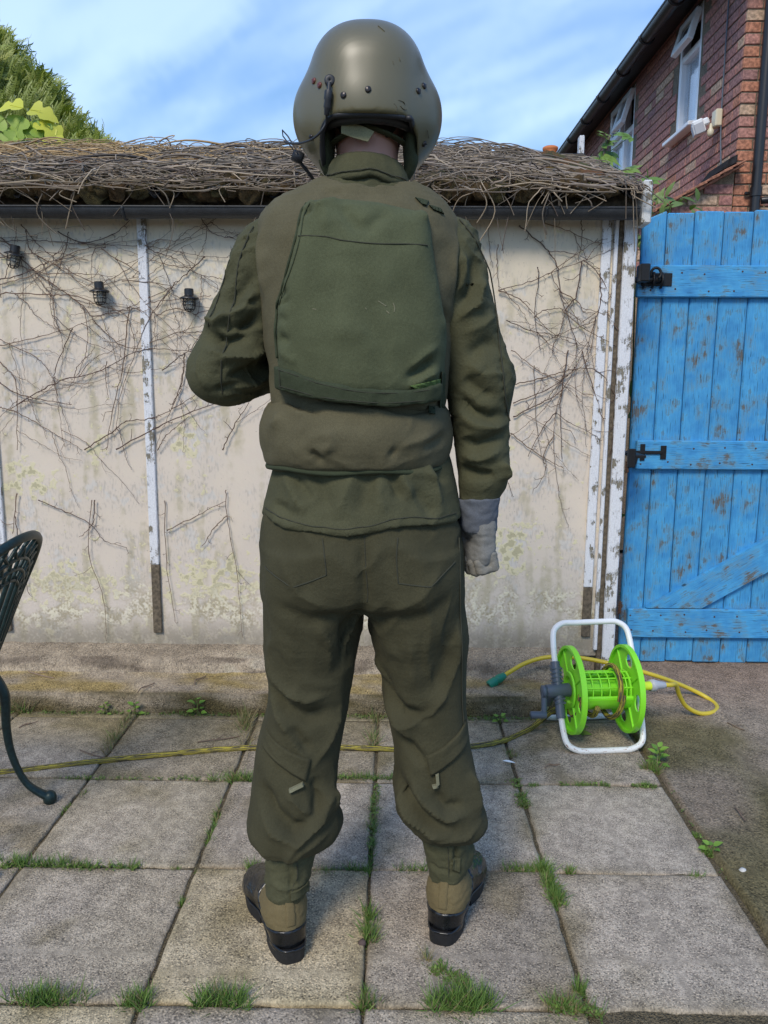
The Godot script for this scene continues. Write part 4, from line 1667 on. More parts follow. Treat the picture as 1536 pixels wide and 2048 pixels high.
	for k in 9:
		b = Bld.new()
		var pts := PackedVector3Array()
		for i in 11:
			var a := -PI * i / 10.0
			pts.append(Vector3(2.115 + cos(a) * 0.061, 4.152 + sin(a) * 0.061, -5.9 - k * 0.72))
		b.tube(pts, 0.013, 6)
		part(h, "gutter_bracket", b.mesh(), M.black, true)
	b = Bld.new()
	b.face([Vector3(2.10, 4.225, -5.6), Vector3(2.10, 4.225, -13.0), Vector3(4.5, 5.9, -13.0), Vector3(4.5, 5.9, -5.6)], Vector3(-0.5, 1, 0))
	b.face([Vector3(7.1, 4.30, -5.6), Vector3(7.1, 4.30, -13.0), Vector3(4.5, 5.9, -13.0), Vector3(4.5, 5.9, -5.6)], Vector3(0.5, 1, 0))
	b.face([Vector3(2.3, 4.42, -5.95), Vector3(6.7, 4.42, -5.95), Vector3(4.5, 5.85, -5.95)], Vector3(0, 0, 1))
	part(h, "roof", b.mesh(), M.slate, true)
	# rainwater pipe on the front
	b = Bld.new()
	b.tube(PackedVector3Array([Vector3(2.492, 0.0, -5.822), Vector3(2.492, 4.3, -5.822)]), 0.034, 16)
	part(h, "drainpipe", b.mesh(), M.black, true)
	for y in [2.56, 4.0]:
		b = Bld.new()
		b.xf = Transform3D(Basis(), Vector3(2.492, y, -5.822))
		b.lathe([Vector2(0.034, -0.03), Vector2(0.041, -0.03), Vector2(0.041, 0.03), Vector2(0.034, 0.03)], 16, true)
		b.box(Vector3(0, 0, -0.04), Vector3(0.12, 0.02, 0.02), 0.003)
		part(h, "pipe_collar", b.mesh(), M.black, true)
	b = Bld.new()
	b.tube(PackedVector3Array([Vector3(2.53, 2.50, -5.81), Vector3(2.62, 2.505, -5.79), Vector3(3.3, 2.50, -5.79)]), 0.024, 12)
	part(h, "waste_pipe", b.mesh(), M.black, true)
	# cable down the side and the floodlight it feeds
	b = Bld.new()
	b.tube(spline([Vector3(2.352, 4.5, -6.20), Vector3(2.352, 3.6, -6.19), Vector3(2.350, 3.12, -6.17), Vector3(2.349, 2.85, -6.12), Vector3(2.350, 2.55, -6.06), Vector3(2.348, 2.30, -5.99), Vector3(2.345, 1.6, -5.97)], 5), 0.0055, 6)
	part(h, "cable", b.mesh(), M.grey_plastic, true)
	var f := thing("floodlight", "small cream security floodlight with a sensor fixed on the brick side wall", "floodlight", Vector3(2.36, 3.13, -6.20))
	b = Bld.new()
	b.box(Vector3(-0.03, 0.02, 0), Vector3(0.05, 0.12, 0.085), 0.008)
	part(f, "wall_box", b.mesh(), M.cream_plastic)
	b = Bld.new()
	b.xf = Transform3D(Basis(Vector3(0, 0, 1), 0.35) * Basis(Vector3.UP, -0.3), Vector3(-0.15, -0.035, -0.03))
	b.box(Vector3.ZERO, Vector3(0.08, 0.10, 0.13), 0.01)
	b.box(Vector3(0.055, 0.02, 0.0), Vector3(0.05, 0.05, 0.07), 0.01)
	part(f, "lamp_head", b.mesh(), M.pvc)
	b = Bld.new()
	b.xf = Transform3D(Basis(Vector3(0, 0, 1), 0.35) * Basis(Vector3.UP, -0.3), Vector3(-0.15, -0.035, -0.03))
	b.box(Vector3(-0.043, -0.012, 0.0), Vector3(0.006, 0.07, 0.115), 0.002)
	b.box(Vector3(0.0, -0.012, 0.067), Vector3(0.065, 0.07, 0.006), 0.002)
	part(f, "lamp_glass", b.mesh(), M.light_plastic)
	b = Bld.new()
	b.xf = Transform3D(Basis(), Vector3(-0.075, -0.075, 0.01))
	b.lathe([Vector2(0.0, -0.03), Vector2(0.016, -0.027), Vector2(0.024, -0.012), Vector2(0.024, 0.012), Vector2(0.012, 0.03), Vector2(0.008, 0.06)], 12)
	part(f, "sensor", b.mesh(), M.cream_plastic)


func house_window(h: Node3D, z0: float, z1: float, y0: float, y1: float, ty: float, mull: Array, open: float) -> void:
	var x := HX + 0.03
	var fr := Bld.new()
	var w := 0.055
	fr.box(Vector3(x, (y0 + y1) / 2, z0 - w / 2), Vector3(0.07, y1 - y0, w), 0.005)
	fr.box(Vector3(x, (y0 + y1) / 2, z1 + w / 2), Vector3(0.07, y1 - y0, w), 0.005)
	for y in [y0 + w / 2, y1 - w / 2, ty]:
		fr.box(Vector3(x + 0.001, y, (z0 + z1) / 2), Vector3(0.066, w, z0 - z1 - 2 * w + 0.004), 0.005)
	for z in mull:
		fr.box(Vector3(x + 0.002, (y0 + y1) / 2, z), Vector3(0.064, y1 - y0 - 2 * w, w * 1.2), 0.005)
	var win := part(h, "window", fr.mesh(), M.pvc, true)
	# inner lip of each fixed light, then its pane
	var cuts := [z0 - w]
	for z in mull: cuts.append(z)
	cuts.append(z1 + w)
	for i in cuts.size() - 1:
		var a: float = cuts[i]
		var d: float = cuts[i + 1]
		var g := Bld.new()
		g.box(Vector3(x + 0.012, (y0 + w + ty) / 2, (a + d) / 2), Vector3(0.012, ty - y0 - w, a - d))
		part(win, "pane", g.mesh(), M.pane, true)
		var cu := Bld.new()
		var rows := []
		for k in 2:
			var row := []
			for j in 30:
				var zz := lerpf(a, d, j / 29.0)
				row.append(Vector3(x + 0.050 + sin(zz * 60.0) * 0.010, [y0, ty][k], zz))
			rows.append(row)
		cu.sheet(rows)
		part(win, "reflection_curtain", cu.mesh(), M.reflection_curtain, true)  # added pale sheet behind the glass, in place of its sky reflection
	# the vent above: the nearer one stands open, hung from its top edge
	for i in cuts.size() - 1:
		var a: float = cuts[i]
		var d: float = cuts[i + 1]
		var is_open := i == 0
		var v := Bld.new()
		var hh := y1 - w - ty
		v.xf = Transform3D(Basis(Vector3(0, 0, 1), -open * 1.9 if is_open else 0.0), Vector3(x - 0.045, y1 - w * 0.6, (a + d) / 2))
		var ww := a - d
		v.box(Vector3(0, -0.03, 0), Vector3(0.05, 0.06, ww), 0.006)
		v.box(Vector3(0, -hh + 0.02, 0), Vector3(0.05, 0.06, ww), 0.006)
		v.box(Vector3(0, -hh / 2, ww / 2 - 0.03), Vector3(0.048, hh - 0.06, 0.055), 0.006)
		v.box(Vector3(0, -hh / 2, -ww / 2 + 0.03), Vector3(0.048, hh - 0.06, 0.055), 0.006)
		var sash := part(h, "vent_sash", v.mesh(), M.pvc, true)
		var g := Bld.new()
		g.xf = v.xf
		g.box(Vector3(0, -hh / 2, 0), Vector3(0.014, hh - 0.07, ww - 0.09))
		part(sash, "pane", g.mesh(), M.dark_glass, true)
	var dark := Bld.new()
	dark.box(Vector3(x + 0.25, (y0 + y1) / 2, (z0 + z1) / 2), Vector3(0.02, y1 - y0, z0 - z1))
	part(h, "window_recess", dark.mesh(), M.slate, true)
	var si := Bld.new()
	si.box(Vector3(HX - 0.035, y0 - 0.018, (z0 + z1) / 2), Vector3(0.12, 0.035, z0 - z1 + 0.12), 0.006)
	part(h, "sill", si.mesh(), M.pvc, true)


func outhouse() -> void:
	var o := thing("brick_outhouse", "low brick lean-to with a sloping tiled verge behind the blue gate", "outhouse", Vector3(1.9, 0, -6.2))
	var z := HZ + 0.03
	var lo := Vector2(1.60, 2.315)
	var hi := Vector2(2.352, 2.732)
	var core := Bld.new()
	core.col = Color(1.0, 0.86, 0.74)
	core.prism(P([lo.x, 0.0, hi.x, 0.0, hi.x, hi.y - 0.02, lo.x, lo.y - 0.02]), z - 2.6, z + 0.004)
	part(o, "wall", core.mesh(true), M.mortar, true)
	for c in 40:
		var y := 0.0375 + c * 0.075
		if y < 1.85: continue
		var x := lo.x + (0.0 if c % 2 else -0.11)
		while x < hi.x - 0.02:
			var l := 0.205
			var x0 := maxf(x, lo.x + 0.01)
			var x1 := minf(x + l, hi.x - 0.004)
			var topy := lerpf(lo.y, hi.y, ((x0 + x1) * 0.5 - lo.x) / (hi.x - lo.x)) - 0.02
			if y + 0.03 < topy and x1 - x0 > 0.05:
				var bb := part(o, "brick", brick_mesh(x1 - x0), M.bricks[[0, 1, 5, 0, 4][rng.randi() % 5]])
				bb.position = Vector3((x0 + x1) / 2, y, z - 0.004) - o.position
				bb.rotation.z = rng.randf_range(-0.01, 0.01)
			x += l + 0.014
	# verge tiles, overlapping up the slope
	var run := hi - lo
	var ang := atan2(run.y, run.x)
	var k := 9
	for i in k:
		var f := (i + 0.5) / k
		for layer in 2:
			var b := Bld.new()
			b.xf = Transform3D(Basis(Vector3(0, 0, 1), ang - 0.07), Vector3(lerpf(lo.x, hi.x, f), lerpf(lo.y, hi.y, f) + 0.008 - layer * 0.022, z + 0.03 - layer * 0.02 + rng.randf() * 0.008))
			b.box(Vector3.ZERO, Vector3(0.155, 0.013, 0.16), 0.003)
			part(o, "verge_tile", b.mesh(), M.tile, true)
	var rf := Bld.new()
	rf.face([Vector3(lo.x - 0.05, lo.y - 0.01, z), Vector3(hi.x, hi.y - 0.005, z), Vector3(hi.x, hi.y - 0.005, z - 2.6), Vector3(lo.x - 0.05, lo.y - 0.01, z - 2.6)], Vector3(-0.4, 1, 0))
	part(o, "roof", rf.mesh(), M.tile, true)
	var ld := Bld.new()
	ld.prism(P([2.24, 2.70, 2.36, 2.765, 2.36, 2.815, 2.31, 2.79]), z - 0.35, z + 0.02)
	part(o, "lead_flashing", ld.mesh(), M.slate, true)


# ---------------------------------------------------------------- hose reel and hoses

func flange(b: Bld, r: float, th: float) -> void:
	for s in 4:
		var a0 := PI / 2 * s - PI / 4
		var poly := PackedVector2Array()
		poly.append(Vector2.ZERO)
		var n := 14
		var hole := Vector2(cos(a0 + PI / 4), sin(a0 + PI / 4)) * r * 0.70
		var tan := Vector2(-hole.y, hole.x).normalized()
		var out := hole.normalized()
		for k in n + 1:
			var a := a0 + PI / 2 * k / n
			if k == n / 2:
				poly.append(Vector2.from_angle(a - 0.002) * r)
				for j in 19:
					var w := -0.02 - (TAU - 0.04) * j / 18.0
					poly.append(hole + out * cos(w) * r * 0.155 + tan * sin(w) * r * 0.20)
				poly.append(Vector2.from_angle(a + 0.002) * r)
			else:
				poly.append(Vector2.from_angle(a) * r)
		b.prism(poly, -th / 2, th / 2)
	var rim := [Vector2(r - 0.006, -0.013), Vector2(r + 0.004, -0.013), Vector2(r + 0.004, 0.006), Vector2(r - 0.006, 0.006), Vector2(r - 0.006, -0.013)]
	var old := b.xf
	b.xf = old * Transform3D(Basis(Vector3.RIGHT, PI / 2), Vector3.ZERO)
	b.lathe(rim, 56, true)
	# raised collars round the holes, spokes and hub
	b.lathe([Vector2(0.066, -0.006), Vector2(0.062, -0.011), Vector2(0.048, -0.011), Vector2(0.040, 0.004)], 32, true)
	b.lathe([Vector2(0.0, 0.026), Vector2(0.026, 0.026), Vector2(0.030, 0.0)], 24, true)
	b.xf = old
	for s in 4:
		var a := PI / 2 * s + PI / 4
		var bx := b.xf
		b.xf = old * Transform3D(Basis(Vector3(0, 0, 1), a), Vector3.ZERO)
		b.box(Vector3(r * 0.70, 0, 0), Vector3(r * 0.55, 0.008, th + 0.010), 0.002)
		b.xf = bx


func reel() -> void:
	var t := thing("hose_reel", "lime green hose reel on a bent white tube stand with rusted feet", "hose reel", Vector3(0.715, 0.012, -2.66), 0.10)
	var hub := 0.178
	var tube := func(called: String, ctl: Array, m: Material, r := 0.0105) -> void:
		var b := Bld.new()
		b.tube(spline(ctl, 7), r, 12)
		part(t, called, b.mesh(), m)
	# the leaning front hoop: handle above, foot below
	var L := -0.137
	var R := 0.150
	var lean := func(x: float, y: float) -> Vector3: return Vector3(x, y, lerpf(0.105, -0.115, y / 0.385))
	tube.call("handle", [lean.call(L, 0.17), lean.call(L, 0.25), lean.call(L + 0.002, 0.33), lean.call(L + 0.012, 0.366), lean.call(L + 0.045, 0.385), lean.call(L + 0.09, 0.386), lean.call(0.0, 0.387), lean.call(R - 0.09, 0.388), lean.call(R - 0.045, 0.387), lean.call(R - 0.012, 0.368), lean.call(R - 0.002, 0.33), lean.call(R, 0.25), lean.call(R, 0.17)], M.frame_white)
	tube.call("front_foot", [lean.call(L, 0.19), lean.call(L, 0.12), lean.call(L + 0.003, 0.055), lean.call(L + 0.014, 0.018), lean.call(L + 0.05, 0.0), lean.call(-0.04, -0.002), lean.call(0.05, -0.002), lean.call(R - 0.05, 0.0), lean.call(R - 0.012, 0.018), lean.call(R - 0.002, 0.055), lean.call(R, 0.12), lean.call(R, 0.19)], M.rust_white)
	var back := func(x: float, y: float) -> Vector3: return Vector3(x, y, lerpf(-0.165, 0.0, y / 0.18))
	tube.call("rear_foot", [back.call(L - 0.012, 0.17), back.call(L - 0.012, 0.09), back.call(L - 0.006, 0.03), back.call(L + 0.02, 0.004), back.call(L + 0.06, 0.0), back.call(0.0, -0.002), back.call(R - 0.06, 0.0), back.call(R - 0.02, 0.004), back.call(R + 0.005, 0.03), back.call(R + 0.012, 0.09), back.call(R + 0.012, 0.17)], M.rust_white)
	# the two discs
	for s in 2:
		var b := Bld.new()
		b.xf = Transform3D(Basis(Vector3.UP, PI / 2 if s == 0 else PI / 2), Vector3([-0.088, 0.112][s], hub, 0.0)) * Transform3D(Basis(Vector3(0, 0, 1), 0.12), Vector3.ZERO)
		flange(b, 0.150, 0.005)
		part(t, "flange", b.mesh(), M.lime)
	# drum: a solid half and an open grid
	var b := Bld.new()
	b.xf = Transform3D(Basis(), Vector3(0, hub, 0))
	var rows := []
	for i in 15:
		var a := deg_to_rad(-200 + 190.0 * i / 14)
		rows.append([Vector3(-0.085, sin(a) * 0.070, cos(a) * 0.070), Vector3(0.0, sin(a) * 0.0705, cos(a) * 0.0705), Vector3(0.110, sin(a) * 0.070, cos(a) * 0.070)])
	b.sheet(rows)
	var inner := []
	for row in rows:
		var r2 := []
		for q: Vector3 in row: r2.append(Vector3(q.x, q.y * 0.95, q.z * 0.95))
		inner.append(r2)
	b.sheet(inner, true)
	b.sheet([rows[0], inner[0]], true)
	b.sheet([rows[14], inner[14]])
	part(t, "drum_shell", b.mesh(), M.lime)
	b = Bld.new()
	b.xf = Transform3D(Basis(), Vector3(0, hub, 0))
	for k in 6:
		var a := deg_to_rad(-8 + 160.0 * k / 5)
		b.tube(PackedVector3Array([Vector3(-0.085, sin(a) * 0.062, cos(a) * 0.062), Vector3(0.11, sin(a) * 0.062, cos(a) * 0.062)]), 0.0035 if k % 5 else 0.007, 6)
	for k in 6:
		var pts := PackedVector3Array()
		for i in 9:
			var a := deg_to_rad(-8 + 160.0 * i / 8)
			pts.append(Vector3(-0.06 + k * 0.03, sin(a) * 0.061, cos(a) * 0.061))
		b.tube(pts, 0.0030, 6)
	b.tube(PackedVector3Array([Vector3(-0.085, 0, 0), Vector3(0.11, 0, 0)]), 0.030, 16)
	part(t, "drum_grid", b.mesh(), M.lime)
	# grey brackets that clamp the tubes at the hub, with the crank
	b = Bld.new()
	b.tube(PackedVector3Array([lean.call(L, 0.265), lean.call(L, 0.095)]), 0.0165, 14)
	for k in 9:
		var q: Vector3 = lean.call(L, 0.145 + k * 0.013)
		b.box(q, Vector3(0.037, 0.005, 0.037), 0.001)
	b.tube(PackedVector3Array([back.call(L - 0.012, 0.19), back.call(L - 0.012, 0.10)]), 0.0155, 14)
	b.tube(PackedVector3Array([Vector3(L - 0.045, hub, 0.01), Vector3(L + 0.04, hub, 0.0)]), 0.024, 16)
	part(t, "hub_bracket", b.mesh(), M.grey_plastic)
	b = Bld.new()
	b.tube(PackedVector3Array([Vector3(L - 0.045, hub, 0.01), Vector3(L - 0.060, hub, 0.01)]), 0.022, 16)
	b.tube(PackedVector3Array([Vector3(L - 0.052, hub, 0.01), Vector3(L - 0.056, hub - 0.075, 0.035)]), 0.010, 10)
	b.tube(PackedVector3Array([Vector3(L - 0.05, hub - 0.075, 0.035), Vector3(L - 0.105, hub - 0.073, 0.037)]), 0.013, 12)
	part(t, "crank", b.mesh(), M.grey_plastic)
	b = Bld.new()
	b.tube(PackedVector3Array([Vector3(R + 0.012, 0.19, 0), Vector3(R, 0.17, 0), Vector3(R, 0.12, 0)]), 0.0155, 12)
	part(t, "hub_bracket", b.mesh(), M.grey_plastic)
	# new yellow hose with its fittings
	var h := thing("garden_hose", "bright yellow garden hose looping from the reel with a green end connector", "hose", Vector3(1.0, 0.012, -2.9), 0.0, "")
	b = Bld.new()
	var way := spline([Vector3(0.955, 0.186, -2.715), Vector3(1.00, 0.182, -2.725), Vector3(1.035, 0.165, -2.765), Vector3(1.065, 0.11, -2.80), Vector3(1.105, 0.055, -2.83), Vector3(1.165, 0.020, -2.85), Vector3(1.225, 0.014, -2.875), Vector3(1.262, 0.014, -2.93), Vector3(1.250, 0.022, -2.99), Vector3(1.19, 0.05, -3.01), Vector3(1.10, 0.095, -2.98), Vector3(1.0, 0.138, -2.945), Vector3(0.88, 0.168, -2.955), Vector3(0.74, 0.186, -2.985), Vector3(0.62, 0.184, -3.0), Vector3(0.53, 0.160, -3.0), Vector3(0.46, 0.125, -2.985), Vector3(0.42, 0.105, -2.97)], 8)
	b.tube(way, 0.0085, 10)
	part(h, "hose", b.mesh(), M.yellow, true)
	b = Bld.new()
	b.tube(PackedVector3Array([Vector3(0.845, 0.186, -2.69), Vector3(0.925, 0.187, -2.705)]), 0.0165, 8)
	part(h, "tap_fitting", b.mesh(), M.acid, true)
	b = Bld.new()
	b.tube(PackedVector3Array([Vector3(0.920, 0.187, -2.704), Vector3(0.935, 0.187, -2.708), Vector3(0.948, 0.187, -2.711), Vector3(0.978, 0.184, -2.718)]), [0.021, 0.022, 0.016, 0.011], 14)
	part(h, "hose_nut", b.mesh(), M.light_plastic, true)
	b = Bld.new()
	var e0 := Vector3(0.432, 0.111, -2.975)
	var ed := (Vector3(0.375, 0.083, -2.95) - e0)
	b.tube(PackedVector3Array([e0 - ed * 0.15, e0 + ed * 0.2, e0 + ed * 0.4, e0 + ed * 0.42, e0 + ed * 0.50, e0 + ed * 0.52, e0 + ed * 1.0, e0 + ed * 1.02]), [0.012, 0.0175, 0.0175, 0.0155, 0.0155, 0.0185, 0.0185, 0.012], 16)
	part(h, "connector", b.mesh(), M.green_plastic, true)
	b = Bld.new()
	b.tube(PackedVector3Array([e0 + ed * 1.0, e0 + ed * 1.035]), 0.009, 12)
	part(h, "connector_mouth", b.mesh(), M.rubber, true)
	# the old hose, dirty and half stripped, across the patio
	var o := thing("old_hose", "grimy old yellow hose lying across the paving beneath the chair and up to the reel", "hose", Vector3(-0.3, 0.01, -2.55))
	b = Bld.new()
	var run := [Vector3(-2.2, 0.006, -2.20), Vector3(-1.7, 0.006, -2.27)]
	for q: Vector3 in [Vector3(-1.269, 0.006, -2.359), Vector3(-1.124, 0.006, -2.399), Vector3(-0.976, 0.006, -2.444), Vector3(-0.789, 0.006, -2.491), Vector3(-0.595, 0.006, -2.536), Vector3(-0.392, 0.006, -2.56), Vector3(-0.183, 0.006, -2.562), Vector3(0.059, 0.006, -2.553), Vector3(0.286, 0.006, -2.585), Vector3(0.397, 0.006, -2.634), Vector3(0.479, 0.006, -2.705)]: run.append(q)
	run.append_array([Vector3(0.545, 0.03, -2.75), Vector3(0.585, 0.075, -2.735), Vector3(0.65, 0.105, -2.72), Vector3(0.70, 0.10, -2.64), Vector3(0.705, 0.15, -2.585)])
	b.tube(spline(run, 8), 0.0098, 9)
	part(o, "hose", b.mesh(), M.old_hose, true)
	for k in [[0.638, 0.092, 0.0], [0.762, 0.095, 0.04]]:
		b = Bld.new()
		var pts := PackedVector3Array()
		for i in 27:
			var a := TAU * i / 25.0
			pts.append(Vector3(k[0] + sin(a) * 0.012 + i * 0.0004 + k[2] * cos(a) * 0.3, 0.183 + sin(a) * k[1] * 0.94, -2.66 + cos(a) * k[1]))
		b.tube(pts, 0.0092, 9)
		part(o, "coil", b.mesh(), M.old_hose, true)


# ---------------------------------------------------------------- cast chair

func chair() -> void:
	var t := thing("garden_chair", "dark green cast metal garden chair with a pierced oval back", "chair", Vector3(-1.35, 0, -2.0))
	# back panel: u runs along its width (z), w up its height
	var at := func(u: float, w: float) -> Vector3:
		var y := 0.40 + w * 0.455
		var half := 0.15 + 0.115 * sin(minf(w, 1.0) * 1.75)
		var x := -1.135 + w * 0.135 + w * w * 0.035 - u * u * 0.055
		return Vector3(x, y, -2.005 - u * half)
	var edge := []
	for i in 41:
		var a := -0.15 * PI + 1.3 * PI * i / 40.0
		var u := cos(a)
		var w := 0.55 + sin(a) * 0.45
		if i == 0: w = 0.0
		if i == 40: w = 0.0
		edge.append(Vector2(u, w))
	var bar := func(b: Bld, pts2: Array, r: float) -> void:
		var pts := PackedVector3Array()
		for i in pts2.size() - 1:
			for k in 4:
				var q: Vector2 = pts2[i].lerp(pts2[i + 1], k / 4.0)
				pts.append(at.call(q.x, q.y))
		var l: Vector2 = pts2[-1]
		pts.append(at.call(l.x, l.y))
		b.tube(pts, r, 7)
	var b := Bld.new()
	var rim := PackedVector3Array()
	for q: Vector2 in edge: rim.append(at.call(q.x, q.y))
	b.tube(rim, 0.0125, 9)
	part(t, "back_rim", b.mesh(), M.chair, true)
	b = Bld.new()
	var arc := func(f: float, lo := 0.0) -> Array:
		var o := []
		for i in 25:
			var a := 0.0 * PI + PI * i / 24.0
			o.append(Vector2(cos(a) * f, 0.55 + sin(a) * 0.45 * f - (1 - f) * 0.02))
		return o
	bar.call(b, arc.call(0.72), 0.006)
	bar.call(b, arc.call(0.58), 0.006)
	bar.call(b, arc.call(0.44), 0.006)
	for i in 15:
		var a := PI * (i + 0.0) / 14.0
		var d := Vector2(cos(a), sin(a) * 0.45)
		var o := Vector2(0, 0.55)
		var a2 := PI * (i + 0.5) / 14.0
		var d2 := Vector2(cos(a2), sin(a2) * 0.45)
		bar.call(b, [o + d * 0.72, o + d2 * 0.86, o + d * 1.0], 0.0055)
		bar.call(b, [o + d * 0.72, o + Vector2(cos(a2 - PI / 14.0), sin(a2 - PI / 14.0) * 0.45) * 0.86], 0.0055)
		bar.call(b, [o + d2 * 0.58, o + d2 * 0.72], 0.005)
		bar.call(b, [o + d * 0.44, o + d * 0.58], 0.005)
	part(t, "pierced_band", b.mesh(), M.chair, true)
	for i in 11:
		b = Bld.new()
		var u := lerpf(-0.85, 0.85, i / 10.0)
		var top := 0.55 + (sqrt(maxf(0.0, 0.1936 - u * u * 0.19)) * 0.45 * 1.0 if absf(u) < 0.44 else 0.03)
		bar.call(b, [Vector2(u * 0.75, 0.02), Vector2(u * 0.95, 0.3), Vector2(u, top)], 0.0065)
		part(t, "back_slat", b.mesh(), M.chair, true)
	b = Bld.new()
	bar.call(b, [Vector2(-0.98, 0.0), Vector2(0.98, 0.0)], 0.012)
	bar.call(b, [Vector2(-0.95, 0.30), Vector2(0.95, 0.30)], 0.006)
	part(t, "back_rail", b.mesh(), M.chair, true)
	# seat, out to the left
	b = Bld.new()
	var ring := PackedVector3Array()
	for i in 33:
		var a := TAU * i / 32.0
		ring.append(Vector3(-1.36 + cos(a) * 0.225, 0.40, -2.0 + sin(a) * 0.215))
	b.tube(ring, 0.013, 8)
	for i in 13:
		var z := -2.0 + lerpf(-0.19, 0.19, i / 12.0)
		var hx := sqrt(maxf(0.0, 1.0 - pow((z + 2.0) / 0.215, 2))) * 0.225
		b.box(Vector3(-1.36, 0.402, z), Vector3(hx * 2, 0.008, 0.013), 0.002)
	part(t, "seat", b.mesh(), M.chair, true)
	for k in [[-1.155, -2.16, 1.0, -1.0], [-1.155, -1.84, 1.0, 1.0], [-1.54, -2.16, -1.0, -1.0], [-1.54, -1.84, -1.0, 1.0]]:
		b = Bld.new()
		var o := Vector3(k[0], 0, k[1])
		var d := Vector3(k[2], 0, k[3] * 0.25)
		var ctl := [o + Vector3(0, 0.41, 0), o + d * 0.022 + Vector3(0, 0.35, 0), o + d * 0.020 + Vector3(0, 0.25, 0), o + d * 0.030 + Vector3(0, 0.16, 0), o + d * 0.060 + Vector3(0, 0.075, 0), o + d * 0.105 + Vector3(0, 0.030, 0), o + d * 0.128 + Vector3(0, 0.022, 0)]
		b.tube(spline(ctl, 6), [0.018, 0.018, 0.018, 0.018, 0.0175, 0.0175, 0.0175, 0.017, 0.0165, 0.016, 0.016, 0.0155, 0.015, 0.0145, 0.0145, 0.014, 0.0135, 0.0135, 0.013, 0.013, 0.0125, 0.0125, 0.012, 0.012, 0.012, 0.0125, 0.013, 0.0135, 0.014, 0.0145, 0.015, 0.0155, 0.016, 0.0165, 0.017, 0.017, 0.016], 9, true, 0.75)
		var foot := o + d * 0.122
		b.xf = Transform3D(Basis(), foot)
		b.lathe([Vector2(0.0, 0.0), Vector2(0.014, 0.0), Vector2(0.019, 0.006), Vector2(0.020, 0.018), Vector2(0.017, 0.030), Vector2(0.010, 0.037), Vector2(0.0, 0.040)], 14)
		part(t, "leg", b.mesh(), M.chair, true)


# ---------------------------------------------------------------- plants

# a leaf: prof lists (share of the length, half width); it folds along its rib and droops
func leaf(b: Bld, at: Vector3, along: Vector3, face: Vector3, l: float, w: float, prof: Array, droop := 0.3, cup := 0.25) -> void:
	along = along.normalized()
	face = (face - along * face.dot(along)).normalized()
	var side := along.cross(face)
	var base := b.v.size()
	for q: Vector2 in prof:
		var f := q.x
		var o := at + along * f * l - face * droop * l * f * f * 0.5
		for s in [-1.0, 0.0, 1.0]:
			b.p(o + side * s * q.y * w + face * absf(s) * q.y * w * cup)
	for i in prof.size() - 1:
		var a := base + i * 3
		b.q4(a, a + 1, a + 4, a + 3)
		b.q4(a + 1, a + 2, a + 5, a + 4)


const OVATE := [Vector2(0, 0.02), Vector2(0.12, 0.25), Vector2(0.35, 0.42), Vector2(0.6, 0.36), Vector2(0.85, 0.15), Vector2(1, 0.0)]
const LOBED := [Vector2(0, 0.06), Vector2(0.05, 0.34), Vector2(0.18, 0.50), Vector2(0.32, 0.46), Vector2(0.40, 0.25), Vector2(0.46, 0.27), Vector2(0.58, 0.42), Vector2(0.70, 0.36), Vector2(0.78, 0.22), Vector2(0.90, 0.16), Vector2(1, 0.0)]
const LANCE := [Vector2(0, 0.03), Vector2(0.2, 0.20), Vector2(0.5, 0.26), Vector2(0.8, 0.14), Vector2(1, 0.0)]


func palm(b: Bld, at: Vector3, along: Vector3, face: Vector3, l: float) -> void:
	along = along.normalized()
	face = (face - along * face.dot(along)).normalized()
	var side := along.cross(face)
	for a in [-1.15, -0.6, 0.0, 0.6, 1.15]:
		var d: Vector3 = along * cos(a) + side * sin(a)
		leaf(b, at, d, face, l * (1.0 - absf(a) * 0.28), l, [Vector2(0, 0.05), Vector2(0.35, 0.17), Vector2(0.55, 0.16), Vector2(0.62, 0.19), Vector2(0.8, 0.10), Vector2(1, 0)], 0.35, 0.15)


